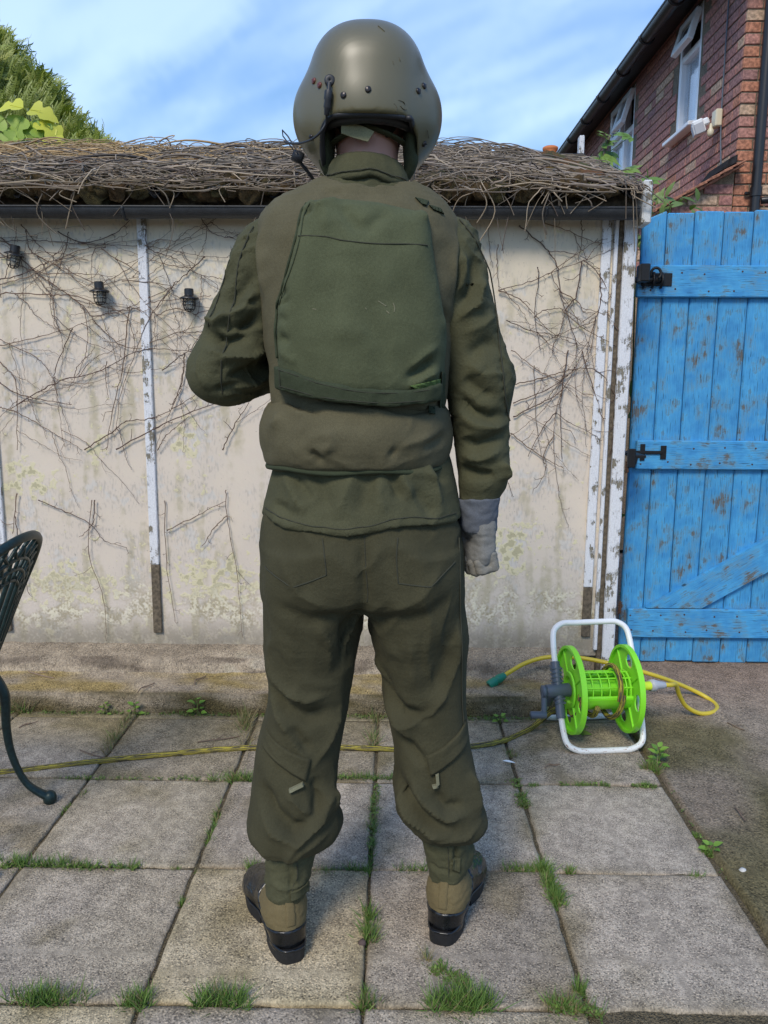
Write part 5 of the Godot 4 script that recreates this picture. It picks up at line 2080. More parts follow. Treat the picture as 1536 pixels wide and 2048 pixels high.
func plants() -> void:
	# conifer beyond the shed
	var c := thing("conifer", "tall feathery yellow green conifer rising behind the shed", "tree", Vector3(-5.12, 0, -9.0))
	var b := Bld.new()
	b.tube(PackedVector3Array([Vector3(0, -0.05, 0), Vector3(0.05, 2.5, 0), Vector3(0, 5.5, 0.0)]), [0.22, 0.13, 0.02], 9)
	part(c, "trunk", b.mesh(), M.wood)
	b = Bld.new()
	for k in 60:
		var y := rng.randf_range(1.2, 5.0)
		var a := rng.randf() * TAU
		var r := (5.75 - y) * rng.randf_range(0.7, 0.95)
		b.tube(PackedVector3Array([Vector3(0, y - 0.3, 0), Vector3(cos(a) * r * 0.5, y, sin(a) * r * 0.5), Vector3(cos(a) * r, y + 0.25, sin(a) * r)]), [0.035, 0.02, 0.006], 5, false)
	part(c, "limb", b.mesh(), M.wood)
	var sp := Bld.new()
	sp.col = Color.WHITE
	for k in 9:
		var f := k / 8.0
		for s in [-1.0, 1.0]:
			var o := Vector3(0, f * 0.20, sin(f * 3) * 0.01)
			var d := Vector3(s * 0.8, 0.75, 0.12 * s * (k % 3 - 1))
			leaf(sp, o, d, Vector3(0, 0, 1), 0.085 * (1.05 - f * 0.6), 0.026, LANCE, 0.3, 0.2)
			leaf(sp, o + d * 0.035, d + Vector3(-s * 0.5, 0.2, 0.3 * s), Vector3(0, 0, 1), 0.050, 0.022, LANCE, 0.2, 0.2)
	var spm := sp.mesh(true)
	var mm := MultiMesh.new()
	mm.transform_format = MultiMesh.TRANSFORM_3D
	mm.use_colors = true
	mm.mesh = spm
	var xs := []
	var cs := []
	fn_a.frequency = 1.0
	for k in 30000:
		var y := 2.0 + 3.5 * (1.0 - sqrt(rng.randf()))
		var a := rng.randf() * TAU
		if cos(a) < -0.4 or sin(a) < -0.55: continue
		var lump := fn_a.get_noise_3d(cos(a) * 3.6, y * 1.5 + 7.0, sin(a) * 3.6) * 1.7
		var r := (5.45 - y) * (0.84 + clampf(lump, -0.7, 0.7) * 0.36) * rng.randf_range(0.86, 1.03)
		if lump < -0.40 and rng.randf() < 0.75: continue
		var out := Vector3(cos(a), rng.randf_range(0.5, 1.3), sin(a)).normalized()
		var up := (out + Vector3(rng.randf_range(-0.9, 0.9), rng.randf_range(-0.6, 0.5), rng.randf_range(-0.9, 0.9))).normalized()
		var sd := up.cross(Vector3(rng.randf() - 0.5, rng.randf() - 0.5, rng.randf() - 0.5)).normalized()
		var bs := Basis(sd, up, sd.cross(up)).scaled_local(Vector3.ONE * rng.randf_range(0.5, 1.05))
		xs.append(Transform3D(bs, Vector3(cos(a) * r, y + lump * 0.15, sin(a) * r)))
		var kk := Color(0.30, 0.35, 0.065).lerp(Color(0.13, 0.185, 0.04), clampf(0.4 - lump * 0.9 + rng.randf_range(-0.3, 0.3), 0, 1))  # sunlit billows and shaded hollows put into the foliage colour
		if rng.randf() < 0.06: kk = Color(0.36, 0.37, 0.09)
		cs.append(kk)
	# loose leading shoots along the outline
	for k in 1500:
		var y := rng.randf_range(2.6, 5.5)
		var a := rng.randf_range(-0.9, 1.4)
		var r := (5.45 - y) * rng.randf_range(0.93, 1.05)
		var up := Vector3(cos(a) * 0.7, 1.0, sin(a) * 0.5 + rng.randf_range(-0.4, 0.4)).normalized()
		var sd := up.cross(Vector3(0.2, 0.1, 1)).normalized()
		xs.append(Transform3D(Basis(sd, up, sd.cross(up)).scaled_local(Vector3.ONE * rng.randf_range(0.5, 1.2)), Vector3(cos(a) * r, y, sin(a) * r)))
		cs.append(Color(0.26, 0.31, 0.07))
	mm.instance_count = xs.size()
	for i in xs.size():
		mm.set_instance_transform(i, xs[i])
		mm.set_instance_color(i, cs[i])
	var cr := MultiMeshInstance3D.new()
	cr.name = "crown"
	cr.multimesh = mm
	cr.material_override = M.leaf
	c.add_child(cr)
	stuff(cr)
	# big leaved plant over the shed's ridge
	var f := thing("fig_shoot", "shoot with large pale green lobed leaves above the shed ridge in front of the conifer", "plant", Vector3(-2.07, 0, -4.75))
	b = Bld.new()
	b.col = Color(0.16, 0.20, 0.05)
	b.tube(spline([Vector3(-0.05, 0, -0.2), Vector3(-0.05, 1.8, -0.15), Vector3(-0.02, 2.4, 0), Vector3(0.0, 2.62, 0.03), Vector3(-0.01, 2.75, 0.03)], 5), 0.010, 7)
	part(f, "stem", b.mesh(true), M.leaf)
	var lv := [[-0.02, 2.745, -1.0, 0.15, 0.15, 0], [0.02, 2.735, 1.0, -0.15, 0.15, 0], [0.07, 2.685, 1.0, -0.75, 0.17, 0], [-0.03, 2.70, -0.45, -1.0, 0.17, 1], [0.01, 2.67, 0.25, -1.0, 0.16, 1], [0.06, 2.64, 0.7, -0.9, 0.15, 1], [-0.13, 2.69, -0.9, -0.7, 0.16, 1], [-0.06, 2.62, -0.2, -1.0, 0.14, 1], [0.10, 2.60, 1.0, -0.5, 0.12, 0], [-0.09, 2.60, -0.5, -1.0, 0.14, 1]]
	for q in lv:
		b = Bld.new()
		b.col = [Color(0.60, 0.60, 0.07), Color(0.30, 0.42, 0.07)][q[5]] * rng.randf_range(0.85, 1.1)
		b.tube(PackedVector3Array([Vector3(-0.005, q[1] - 0.02, 0.02), Vector3(q[0], q[1], 0.06)]), 0.004, 5)
		leaf(b, Vector3(q[0], q[1], 0.06), Vector3(q[2], q[3], 0.25), Vector3(rng.randf_range(-0.5, 0.5), rng.randf_range(0.3, 0.9), 0.8), q[4], q[4] * rng.randf_range(0.85, 1.05), LOBED, rng.randf_range(0.4, 1.0), rng.randf_range(0.1, 0.5))
		b.col = b.col * 1.25
		b.tube(PackedVector3Array([Vector3(q[0], q[1], 0.066), Vector3(q[0], q[1], 0.064) + Vector3(q[2], q[3], 0.2).normalized() * q[4] * 0.45]), 0.0022, 4)
		part(f, "leaf", b.mesh(true), M.leaf)
	# maple seedling by the far gable
	var s := thing("maple_sapling", "maple sapling with fresh green palmate leaves between the shed and the brick house", "sapling", Vector3(1.16, 0, -4.75))
	b = Bld.new()
	b.col = Color(0.12, 0.10, 0.05)
	b.tube(spline([Vector3(0.0, 0, -0.05), Vector3(0.0, 1.9, 0.0), Vector3(0.03, 2.3, 0.0), Vector3(0.0, 2.5, 0.02), Vector3(0.03, 2.62, 0.02)], 5), 0.008, 6)
	b.tube(PackedVector3Array([Vector3(0.02, 1.95, 0.0), Vector3(0.10, 2.15, 0.12), Vector3(0.15, 2.33, 0.14)]), 0.005, 5)
	part(s, "stem", b.mesh(true), M.leaf)
	for k in 17:
		b = Bld.new()
		b.col = Color(0.12, 0.23, 0.04).lerp(Color(0.22, 0.32, 0.06), rng.randf())
		var y := 2.36 + rng.randf() * 0.27
		var o := Vector3(rng.randf_range(-0.08, 0.16), y, rng.randf_range(-0.06, 0.1))
		if k > 13: o = Vector3(0.12 + rng.randf() * 0.10, 2.31 + rng.randf() * 0.05, 0.14)
		b.tube(PackedVector3Array([Vector3(0.01, y - 0.08, 0.01), o]), 0.0022, 4)
		palm(b, o, Vector3(rng.randf_range(-0.7, 1.0), rng.randf_range(-0.5, 0.4), 0.25), Vector3(0.1, 0.8, 0.6), rng.randf_range(0.075, 0.12))
		part(s, "leaf", b.mesh(true), M.leaf)
	# greenery over the gate
	var w := thing("leafy_weed", "tall leafy weed showing over the top of the blue gate", "weed", Vector3(1.12, 0, -3.75))
	b = Bld.new()
	b.col = Color(0.10, 0.14, 0.04)
	for q in [[-0.05, 2.02], [0.02, 2.10], [0.10, 2.04], [-0.02, 1.98], [0.15, 2.0]]:
		b.tube(PackedVector3Array([Vector3(0, -0.03, 0), Vector3(q[0] * 0.4, 1.4, 0), Vector3(q[0], q[1], 0.03)]), 0.004, 5)
	part(w, "stem", b.mesh(true), M.leaf)
	for k in 80:
		b = Bld.new()
		b.col = Color(0.09, 0.15, 0.03).lerp(Color(0.19, 0.27, 0.07), rng.randf())
		var y := rng.randf_range(1.84, 2.09) if k < 60 else rng.randf_range(0.2, 1.2)
		var o := Vector3(rng.randf_range(-0.10, 0.19) * (1.2 - absf(y - 1.95)), y, rng.randf_range(-0.06, 0.1))
		if k >= 60: o = Vector3(rng.randf_range(-0.16, -0.02), y, rng.randf_range(0.0, 0.2))
		leaf(b, o, Vector3(rng.randf_range(-1, 1), rng.randf_range(-0.2, 1.0), rng.randf_range(-0.3, 0.5)), Vector3(0, 0.8, 0.6), rng.randf_range(0.045, 0.085), 0.05, LANCE, 0.5, 0.2)
		part(w, "leaf", b.mesh(true), M.leaf)
	kerb_weed(Vector3(-0.748, 0.0, -2.832), 0.085, 9, "bright green broad leaved weed growing at the foot of the kerb left of the man", 0.028, true)
	kerb_weed(Vector3(-1.10, 0.0, -2.825), 0.055, 9, "low weed with reddish leaves at the kerb beside the chair", 0.017, false)
	kerb_weed(Vector3(-0.985, 0.0, -2.825), 0.06, 6, "small upright weed with a single broad pair of leaves against the mossy kerb", 0.022, true)
	kerb_weed(Vector3(0.40, 0.0, -2.80), 0.035, 7, "small round leaved weed by the kerb under the green connector", 0.022, true)
	kerb_weed(Vector3(0.885, 0.0, -2.475), 0.075, 16, "narrow leaved weed in the joint in front of the reel's foot", 0.024, true)
	kerb_weed(Vector3(0.873, 0.0, -1.99), 0.02, 6, "tiny round leaved weed in the joint along the dark concrete", 0.022, true)
	kerb_weed(Vector3(0.66, 0.0, -2.70), 0.05, 14, "dark leafy weed growing under the hose reel", 0.036, false)


func kerb_weed(at: Vector3, h: float, n: int, label: String, l: float, fresh: bool) -> void:
	var t := thing("kerb_weed", label, "weed", at, 0.0, "weeds in the paving")
	var st := Bld.new()
	st.col = Color(0.13, 0.17, 0.04)
	st.tube(PackedVector3Array([Vector3(0, -0.02, 0), Vector3(0.004, h * 0.5, 0.003), Vector3(0, h * 0.8, 0.006)]), 0.0022, 5)
	part(t, "stem", st.mesh(true), M.leaf)
	for k in n:
		var b := Bld.new()
		var c := Color(0.10, 0.21, 0.03).lerp(Color(0.21, 0.36, 0.05), rng.randf())
		if not fresh: c = c.lerp(Color(0.16, 0.13, 0.05), rng.randf() * 0.7)
		b.col = c
		var a := TAU * k * 0.382 + rng.randf()
		var f := k / float(n)
		leaf(b, Vector3(cos(a) * 0.012 * (1.2 - f), h * lerpf(0.1, 0.85, f), sin(a) * 0.012), Vector3(cos(a), lerpf(0.25, 1.0, f), sin(a)), Vector3(-cos(a) * 0.3, 1, -sin(a) * 0.3 + 0.3), l * rng.randf_range(0.8, 1.25), l * 0.9, OVATE, 0.6, 0.25)
		part(t, "leaf", b.mesh(true), M.leaf)


func grass() -> void:
	var bl := Bld.new()
	for i in 5:
		var f := i / 4.0
		var w := 0.5 * (1.0 - pow(f, 2.2))
		bl.p(Vector3(-w, f, f * f * 0.35))
		bl.p(Vector3(w, f, f * f * 0.35))
	for i in 4:
		bl.q4(i * 2, i * 2 + 1, i * 2 + 3, i * 2 + 2)
	var xs := []
	var cs := []
	# runs of grass in the joints: two ends, half width, blades, height, dryness
	var put := func(a: Vector3, c: Vector3, hw: float, n: int, hgt: float, dry: float) -> void:
		n = int(n * 1.35)
		var clump := []
		for k in maxi(2, n / 28): clump.append([rng.randf(), rng.randf_range(-1, 1)])
		for k in n:
			var q: Array = clump[rng.randi() % clump.size()]
			var f: float = clampf(q[0] + rng.randfn(0, 0.09), -0.03, 1.03)
			var side: float = clampf(q[1] * 0.5 + rng.randfn(0, 0.4), -1.3, 1.3)
			var along := c - a
			var nrm := Vector3(-along.z, 0, along.x).normalized()
			var o := a + along * f + nrm * side * hw + Vector3(0, -0.012, 0)
			var l := hgt * rng.randf_range(0.45, 1.25)
			var lean := Vector3(rng.randfn(0, 0.45), 1.0, rng.randfn(0, 0.45)).normalized()
			var sx := lean.cross(Vector3(cos(rng.randf() * TAU), 0, sin(rng.randf() * TAU))).normalized()
			xs.append(Transform3D(Basis(sx * rng.randf_range(0.0016, 0.0030), lean * l, sx.cross(lean) * l), o))
			var kk := Color(0.06, 0.14, 0.02).lerp(Color(0.19, 0.29, 0.06), rng.randf())
			if rng.randf() < dry: kk = Color(0.30, 0.25, 0.12).lerp(Color(0.20, 0.15, 0.07), rng.randf())
			cs.append(kk)
	var runs := [
		[[Vector3(-1.034, 0, -1.885), Vector3(-0.837, 0, -1.889)], 0.012, 330, 0.040, 0.08], [[Vector3(-0.846, 0, -1.878), Vector3(-0.662, 0, -1.883)], 0.010, 200, 0.034, 0.15], [[Vector3(-0.568, 0, -1.874), Vector3(-0.507, 0, -1.867)], 0.008, 60, 0.02, 0.4],
		[[Vector3(-0.373, 0, -1.87), Vector3(-0.317, 0, -1.88)], 0.010, 120, 0.042, 0.05], [[Vector3(-0.207, 0, -1.874), Vector3(-0.136, 0, -1.875)], 0.008, 90, 0.025, 0.1], [[Vector3(-0.117, 0, -1.884), Vector3(-0.06, 0, -1.877)], 0.010, 110, 0.033, 0.05],
		[[Vector3(0.014, 0, -1.887), Vector3(0.086, 0, -1.884)], 0.009, 80, 0.034, 0.1], [[Vector3(0.294, 0, -1.893), Vector3(0.381, 0, -1.887)], 0.010, 150, 0.034, 0.1], [[Vector3(0.386, 0, -1.896), Vector3(0.412, 0, -1.881)], 0.016, 170, 0.045, 0.1], [[Vector3(0.427, 0, -1.89), Vector3(0.478, 0, -1.885)], 0.008, 80, 0.028, 0.15], [[Vector3(0.766, 0, -1.874), Vector3(0.81, 0, -1.869)], 0.010, 60, 0.028, 0.1],
		[[Vector3(0.393, 0, -1.86), Vector3(0.412, 0, -1.743)], 0.018, 420, 0.040, 0.08],
		[[Vector3(-1.066, 0, -2.339), Vector3(-0.734, 0, -2.36)], 0.009, 170, 0.022, 0.3], [[Vector3(-0.691, 0, -2.348), Vector3(-0.619, 0, -2.35)], 0.008, 70, 0.024, 0.1], [[Vector3(-0.569, 0, -2.345), Vector3(-0.456, 0, -2.341)], 0.014, 230, 0.045, 0.25], [[Vector3(-0.324, 0, -2.37), Vector3(-0.009, 0, -2.368)], 0.010, 260, 0.030, 0.15],
		[[Vector3(0.389, 0, -2.362), Vector3(0.396, 0, -2.206)], 0.014, 240, 0.026, 0.15], [[Vector3(0.427, 0, -2.332), Vector3(0.49, 0, -2.327)], 0.010, 90, 0.022, 0.1], [[Vector3(0.532, 0, -2.34), Vector3(0.682, 0, -2.338)], 0.009, 160, 0.022, 0.1], [[Vector3(0.748, 0, -2.333), Vector3(0.834, 0, -2.335)], 0.012, 140, 0.026, 0.1],
		[[Vector3(-0.048, 0, -2.259), Vector3(-0.058, 0, -2.067)], 0.012, 190, 0.028, 0.2], [[Vector3(-0.057, 0, -2.042), Vector3(-0.057, 0, -1.892)], 0.007, 90, 0.026, 0.1], [[Vector3(-0.05, 0, -1.72), Vector3(-0.051, 0, -1.612)], 0.016, 260, 0.045, 0.12],
		[[Vector3(-0.522, 0, -2.248), Vector3(-0.512, 0, -1.983)], 0.007, 120, 0.026, 0.3], [[Vector3(-0.952, 0, -2.252), Vector3(-0.981, 0, -2.137)], 0.009, 90, 0.022, 0.45], [[Vector3(-0.512, 0, -1.983), Vector3(-0.507, 0, -2.007)], 0.012, 60, 0.02, 0.2],
		[[Vector3(-0.789, 0, -1.434), Vector3(-0.631, 0, -1.431)], 0.016, 330, 0.046, 0.1], [[Vector3(-0.559, 0, -1.432), Vector3(-0.496, 0, -1.428)], 0.018, 190, 0.045, 0.12], [[Vector3(-0.401, 0, -1.43), Vector3(-0.289, 0, -1.427)], 0.016, 340, 0.052, 0.08], [[Vector3(-0.113, 0, -1.426), Vector3(-0.022, 0, -1.428)], 0.012, 130, 0.036, 0.35], [[Vector3(0.086, 0, -1.435), Vector3(0.208, 0, -1.43)], 0.022, 520, 0.058, 0.06], [[Vector3(0.324, 0, -1.435), Vector3(0.426, 0, -1.424)], 0.016, 240, 0.042, 0.3], [[Vector3(0.392, 0, -1.5), Vector3(0.395, 0, -1.466)], 0.010, 90, 0.042, 0.12],
		[[Vector3(0.087, 0, -1.542), Vector3(0.161, 0, -1.481)], 0.020, 420, 0.026, 0.08], [[Vector3(0.062, 0, -1.582), Vector3(0.087, 0, -1.537)], 0.006, 36, 0.05, 0.7],
		[[Vector3(-0.569, 0, -2.856), Vector3(-0.489, 0, -2.475)], 0.020, 190, 0.070, 0.85], [[Vector3(-0.998, 0, -2.799), Vector3(-0.979, 0, -2.498)], 0.018, 190, 0.052, 0.8], [[Vector3(-0.065, 0, -2.824), Vector3(-0.071, 0, -2.558)], 0.014, 120, 0.055, 0.65], [[Vector3(0.837, 0, -2.456), Vector3(0.876, 0, -2.423)], 0.016, 120, 0.055, 0.3], [[Vector3(0.389, 0, -2.57), Vector3(0.415, 0, -2.516)], 0.018, 110, 0.026, 0.75],
		[[Vector3(-1.507, 0, -2.836), Vector3(-1.392, 0, -2.839)], 0.02, 130, 0.075, 0.6], [[Vector3(-1.331, 0, -2.831), Vector3(-1.006, 0, -2.835)], 0.013, 200, 0.030, 0.35], [[Vector3(-0.929, 0, -2.833), Vector3(-0.584, 0, -2.833)], 0.011, 170, 0.026, 0.3], [[Vector3(-0.508, 0, -2.835), Vector3(-0.012, 0, -2.83)], 0.010, 160, 0.028, 0.3], [[Vector3(0.272, 0, -2.824), Vector3(0.573, 0, -2.819)], 0.012, 170, 0.028, 0.3],
		[[Vector3(0.863, 0, -2.101), Vector3(0.861, 0, -2.058)], 0.010, 40, 0.02, 0.1], [[Vector3(0.859, 0, -2.015), Vector3(0.861, 0, -1.968)], 0.010, 80, 0.025, 0.05], [[Vector3(-0.05, 0, -1.477), Vector3(-0.055, 0, -1.423)], 0.01, 50, 0.03, 0.2], [[Vector3(-0.509, 0, -1.751), Vector3(-0.511, 0, -1.723)], 0.008, 45, 0.025, 0.2],
	]
	for r in runs:
		put.call(r[0][0], r[0][1], r[1], r[2], r[3], r[4])
	var mm := MultiMesh.new()
	mm.transform_format = MultiMesh.TRANSFORM_3D
	mm.use_colors = true
	mm.mesh = bl.mesh()
	mm.instance_count = xs.size()
	for i in xs.size():
		mm.set_instance_transform(i, xs[i])
		mm.set_instance_color(i, cs[i])
	var o := MultiMeshInstance3D.new()
	o.name = "joint_grass"
	o.multimesh = mm
	o.material_override = M.grass
	add_child(o)
	tag(stuff(o), "short green grass sprouting from the joints between the paving slabs", "grass")
	# low moss and ground cover in the joints and at the kerb's foot
	var lf := Bld.new()
	leaf(lf, Vector3.ZERO, Vector3(0, 0.6, 1), Vector3(0, 1, -0.5), 1.0, 0.8, OVATE, 0.5, 0.2)
	xs = []
	cs = []
	var moss := [
		[[Vector3(-1.507, 0, -2.836), Vector3(0.573, 0, -2.819)], 0.016, 2600], [[Vector3(0.392, 0, -2.362), Vector3(0.395, 0, -2.197)], 0.02, 420], [[Vector3(0.531, 0, -2.334), Vector3(0.682, 0, -2.338)], 0.012, 340], [[Vector3(0.744, 0, -2.333), Vector3(0.832, 0, -2.329)], 0.014, 260],
		[[Vector3(-0.049, 0, -2.32), Vector3(-0.059, 0, -1.97)], 0.012, 460], [[Vector3(0.087, 0, -1.542), Vector3(0.161, 0, -1.481)], 0.022, 620], [[Vector3(-1.064, 0, -2.333), Vector3(-0.456, 0, -2.341)], 0.010, 360], [[Vector3(-0.322, 0, -2.358), Vector3(0.007, 0, -2.359)], 0.012, 460], [[Vector3(0.397, 0, -1.87), Vector3(0.412, 0, -1.743)], 0.022, 380], [[Vector3(0.873, 0, -2.342), Vector3(0.857, 0, -1.86)], 0.008, 160], [[Vector3(-1.03, 0, -1.876), Vector3(-0.66, 0, -1.876)], 0.014, 420], [[Vector3(0.325, 0, -1.43), Vector3(0.425, 0, -1.421)], 0.02, 320], [[Vector3(0.857, 0, -2.01), Vector3(0.866, 0, -1.964)], 0.012, 160]]
	for r in moss:
		var a: Vector3 = r[0][0]
		var c: Vector3 = r[0][1]
		var nrm := Vector3(-(c - a).z, 0, (c - a).x).normalized()
		for k in r[2]:
			var f := rng.randf()
			var n := fn_b.get_noise_1d(a.lerp(c, f).x * 40.0 + a.lerp(c, f).z * 31.0)
			if n < -0.15 + rng.randf() * 0.3: continue
			var q: Vector3 = a.lerp(c, f) + nrm * rng.randfn(0, 0.5) * r[1] + Vector3(0, rng.randf() * 0.007 - 0.001, 0)
			var sc := rng.randf_range(0.0035, 0.009)
			xs.append(Transform3D(Basis(Vector3.UP, rng.randf() * TAU) * Basis(Vector3.RIGHT, rng.randf_range(-0.5, 0.5)).scaled(Vector3.ONE * sc), q))
			cs.append(Color(0.085, 0.14, 0.025).lerp(Color(0.17, 0.25, 0.045), rng.randf()).lerp(Color(0.14, 0.11, 0.05), 0.8 if rng.randf() < 0.18 else 0.0))
	mm = MultiMesh.new()
	mm.transform_format = MultiMesh.TRANSFORM_3D
	mm.use_colors = true
	mm.mesh = lf.mesh()
	mm.instance_count = xs.size()
	for i in xs.size():
		mm.set_instance_transform(i, xs[i])
		mm.set_instance_color(i, cs[i])
	o = MultiMeshInstance3D.new()
	o.name = "joint_moss"
	o.multimesh = mm
	o.material_override = M.grass
	add_child(o)
	tag(stuff(o), "green moss and tiny leaves creeping along the paving joints and the kerb", "moss")


func debris() -> void:
	# fallen twigs on the patio and the kerb
	var spots := [[[Vector3(-1.366, 0.004, -2.694), Vector3(-1.322, 0.004, -2.747)], "fallen pair of dry twigs on the mossy slab behind the chair leg"], [[Vector3(-1.075, 0.004, -2.525), Vector3(-0.97, 0.004, -2.473)], "thin dry twig beside the old hose where the dry grass grows"], [[Vector3(-0.687, 0.004, -2.595), Vector3(-0.547, 0.004, -2.646)], "long dry twig on the slab above the old hose beside the man's leg"], [[Vector3(-0.973, 0.085, -2.836), Vector3(-0.936, 0.085, -2.932)], "dry twig on top of the kerb above the leafy weeds"], [[Vector3(-1.507, 0.085, -3.056), Vector3(-1.352, 0.085, -2.973)], "forked dry twig lying on the kerb top next to the chair back"], [[Vector3(-0.777, 0.085, -2.926), Vector3(-0.754, 0.085, -3.011)], "short curved twig on the kerb top above the bright green weed"], [[Vector3(-1.13, 0.004, -2.912), Vector3(-0.983, 0.004, -2.883)], "pale bare twig leaning on the kerb foot among the weeds"], [[Vector3(0.503, 0.004, -2.44), Vector3(0.557, 0.004, -2.465)], "short broken twig on the dark slab in front of the reel"], [[Vector3(1.022, 0.012, -2.192), Vector3(1.022, 0.012, -2.124)], "curled dry stem on the mossy concrete near the gate side"], [[Vector3(1.245, 0.012, -2.788), Vector3(1.282, 0.012, -2.726)], "thin twig on the concrete below the yellow hose loop"]]
	for s in spots:
		var a: Vector3 = s[0][0]
		var c: Vector3 = s[0][1]
		var t := thing("fallen_twig", s[1], "twig", a, 0.0, "fallen twigs")
		var b := Bld.new()
		b.col = Color(0.17, 0.12, 0.085) * rng.randf_range(0.8, 1.5)
		var d := c - a
		var n := Vector3(-d.z, 0, d.x) * rng.randf_range(-0.18, 0.18)
		b.tube(spline([Vector3.ZERO, d * 0.35 + n + Vector3(0, 0.004, 0), d * 0.7 + n * 0.6, d], 5), 0.0022, 6)
		b.tube(PackedVector3Array([d * 0.4 + n, d * 0.62 - n * 2.0 + Vector3(0, 0.006, 0)]), 0.0014, 5)
		part(t, "stem", b.mesh(true), M.twig)
	var petals := [[[Vector3(0.388, 0.005, -2.47)], "curled white feather on the slab in front of the reel"], [[Vector3(0.916, 0.004, -1.893)], "pale pebble in the joint at the edge of the dark concrete"], [[Vector3(-0.067, 0.004, -1.605)], "dark pebble in the joint under the grass tuft between the boots"]]
	var f := thing("feather", petals[0][1], "feather", petals[0][0][0])
	var fb := Bld.new()
	fb.col = Color(0.85, 0.84, 0.80)
	leaf(fb, Vector3(-0.02, 0.004, -0.004), Vector3(1, 0.1, 0.25), Vector3(0, 1, 0.3), 0.042, 0.018, LANCE, 0.4, 0.3)
	part(f, "vane", fb.mesh(true), M.twig)
	for k in 2:
		var p := thing("pebble", petals[k + 1][1], "pebble", petals[k + 1][0][0])
		var pb := Bld.new()
		pb.col = [Color(0.55, 0.54, 0.5), Color(0.10, 0.07, 0.06)][k]
		pb.lathe([Vector2(0, -0.006), Vector2(0.007, -0.004), Vector2(0.010, 0.001), Vector2(0.007, 0.006), Vector2(0, 0.008)], 9)
		crumple(pb, 0.003, 0.01)
		part(p, "stone", pb.mesh(true), M.twig)


func far_things() -> void:
	var c := thing("chimney_pot", "round orange terracotta chimney pot peeping over the shed ridge", "chimney pot", Vector3(1.27, 0.075, -7.0))
	var b := Bld.new()
	b.box(Vector3(0, 1.46, 0), Vector3(0.20, 2.98, 0.20), 0.004)
	part(c, "stack", b.mesh(), M.tile)
	b = Bld.new()
	b.xf = Transform3D(Basis(), Vector3(0, 2.95, 0))
	b.lathe([Vector2(0.055, 0.0), Vector2(0.052, 0.11), Vector2(0.06, 0.118), Vector2(0.064, 0.13), Vector2(0.064, 0.142), Vector2(0.05, 0.15), Vector2(0.046, 0.12), Vector2(0.0, 0.10)], 20)
	part(c, "pot", b.mesh(), M.terracotta)
	var p := thing("white_post", "thin flaking white post end standing at the far corner of the shed roof", "post", Vector3(1.005, 0, -4.62))
	b = Bld.new()
	b.col = Color(0.95, 0.95, 0.95)
	b.box(Vector3(0, 1.29, 0), Vector3(0.028, 2.58, 0.05), 0.004)
	part(p, "post", b.mesh(true), M.white)


# ---------------------------------------------------------------- the man

# the nearest surface (largest z) of a mesh over x, y
class Top:
	var g := {}
	var s := 0.006

	func _init(list: Array) -> void:
		for b: Bld in list:
			for i in b.v.size():
				if b.n[i].z < -0.1: continue
				var k := Vector2i(int(floor(b.v[i].x / s)), int(floor(b.v[i].y / s)))
				if not g.has(k) or g[k] < b.v[i].z:
					g[k] = b.v[i].z

	func z(x: float, y: float) -> float:
		var k := Vector2i(int(floor(x / s)), int(floor(y / s)))
		for r in 4:
			var sum := 0.0
			var m := 0.0
			for j in range(-1 - r, 2 + r):
				for i in range(-1 - r, 2 + r):
					var q := k + Vector2i(i, j)
					if g.has(q):
						var d := Vector2((q.x + 0.5) * s - x, (q.y + 0.5) * s - y).length() + s * 0.3
						var w := 1.0 / (d * d)
						sum += g[q] * w
						m += w
			if m > 0.0:
				return sum / m
		return -1.65


# a thin line of stitching laid on a surface
func seam(parent: Node3D, called: String, top: Top, run: PackedVector2Array, r: float, lift: float, m: Material) -> void:
	var ctl := []
	for q in run: ctl.append(Vector3(q.x, q.y, 0))
	var pts := spline(ctl, 8)
	for i in pts.size():
		pts[i].z = top.z(pts[i].x, pts[i].y) + lift
	var sm := pts.duplicate()
	for i in range(1, pts.size() - 1):
		sm[i].z = (pts[i - 1].z + pts[i].z * 2 + pts[i + 1].z) * 0.25
	var b := Bld.new()
	b.tube(sm, r, 6)
	part(parent, called, b.mesh(), m, true)


# a piece of cloth lying on a surface: four corners (from the upper left, clockwise), thickness
func flap(parent: Node3D, called: String, top: Top, cs: PackedVector2Array, th: float, m: Material, sag := 0.0) -> void:
	var b := Bld.new()
	var nx := 16
	var ny := 9
	var rows := []
	for i in range(-1, ny + 1):
		var row := []
		for j in range(-1, nx + 1):
			var u := clampf(j / (nx - 1.0), 0, 1)
			var w := clampf(i / (ny - 1.0), 0, 1)
			var q: Vector2 = cs[0].lerp(cs[1], u).lerp(cs[3].lerp(cs[2], u), w)
			q.y -= sin(u * PI) * sag
			var edge := i < 0 or j < 0 or i == ny or j == nx
			row.append(Vector3(q.x, q.y, top.z(q.x, q.y) + (-0.004 if edge else th * (0.8 + 0.2 * w))))
		rows.append(row)
	b.sheet(rows)
	part(parent, called, b.mesh(), m, true)


# short puckers across a seam
func pucker(b: Bld, run: PackedVector2Array) -> void:
	var list := []
	for i in run.size() - 1:
		var d := run[i + 1] - run[i]
		var n := Vector2(-d.y, d.x).normalized()
		var m := int(d.length() / 0.017)
		for k in m:
			var o := run[i] + d * ((k + rng.randf() * 0.6) / m)
			var l := rng.randf_range(0.010, 0.024)
			list.append([PackedVector2Array([o - n * l * rng.randf_range(0.2, 1.0) + d.normalized() * 0.004, o + n * l * rng.randf_range(0.2, 1.0)]), 0.0062, -0.0017])
	fold(b, list)


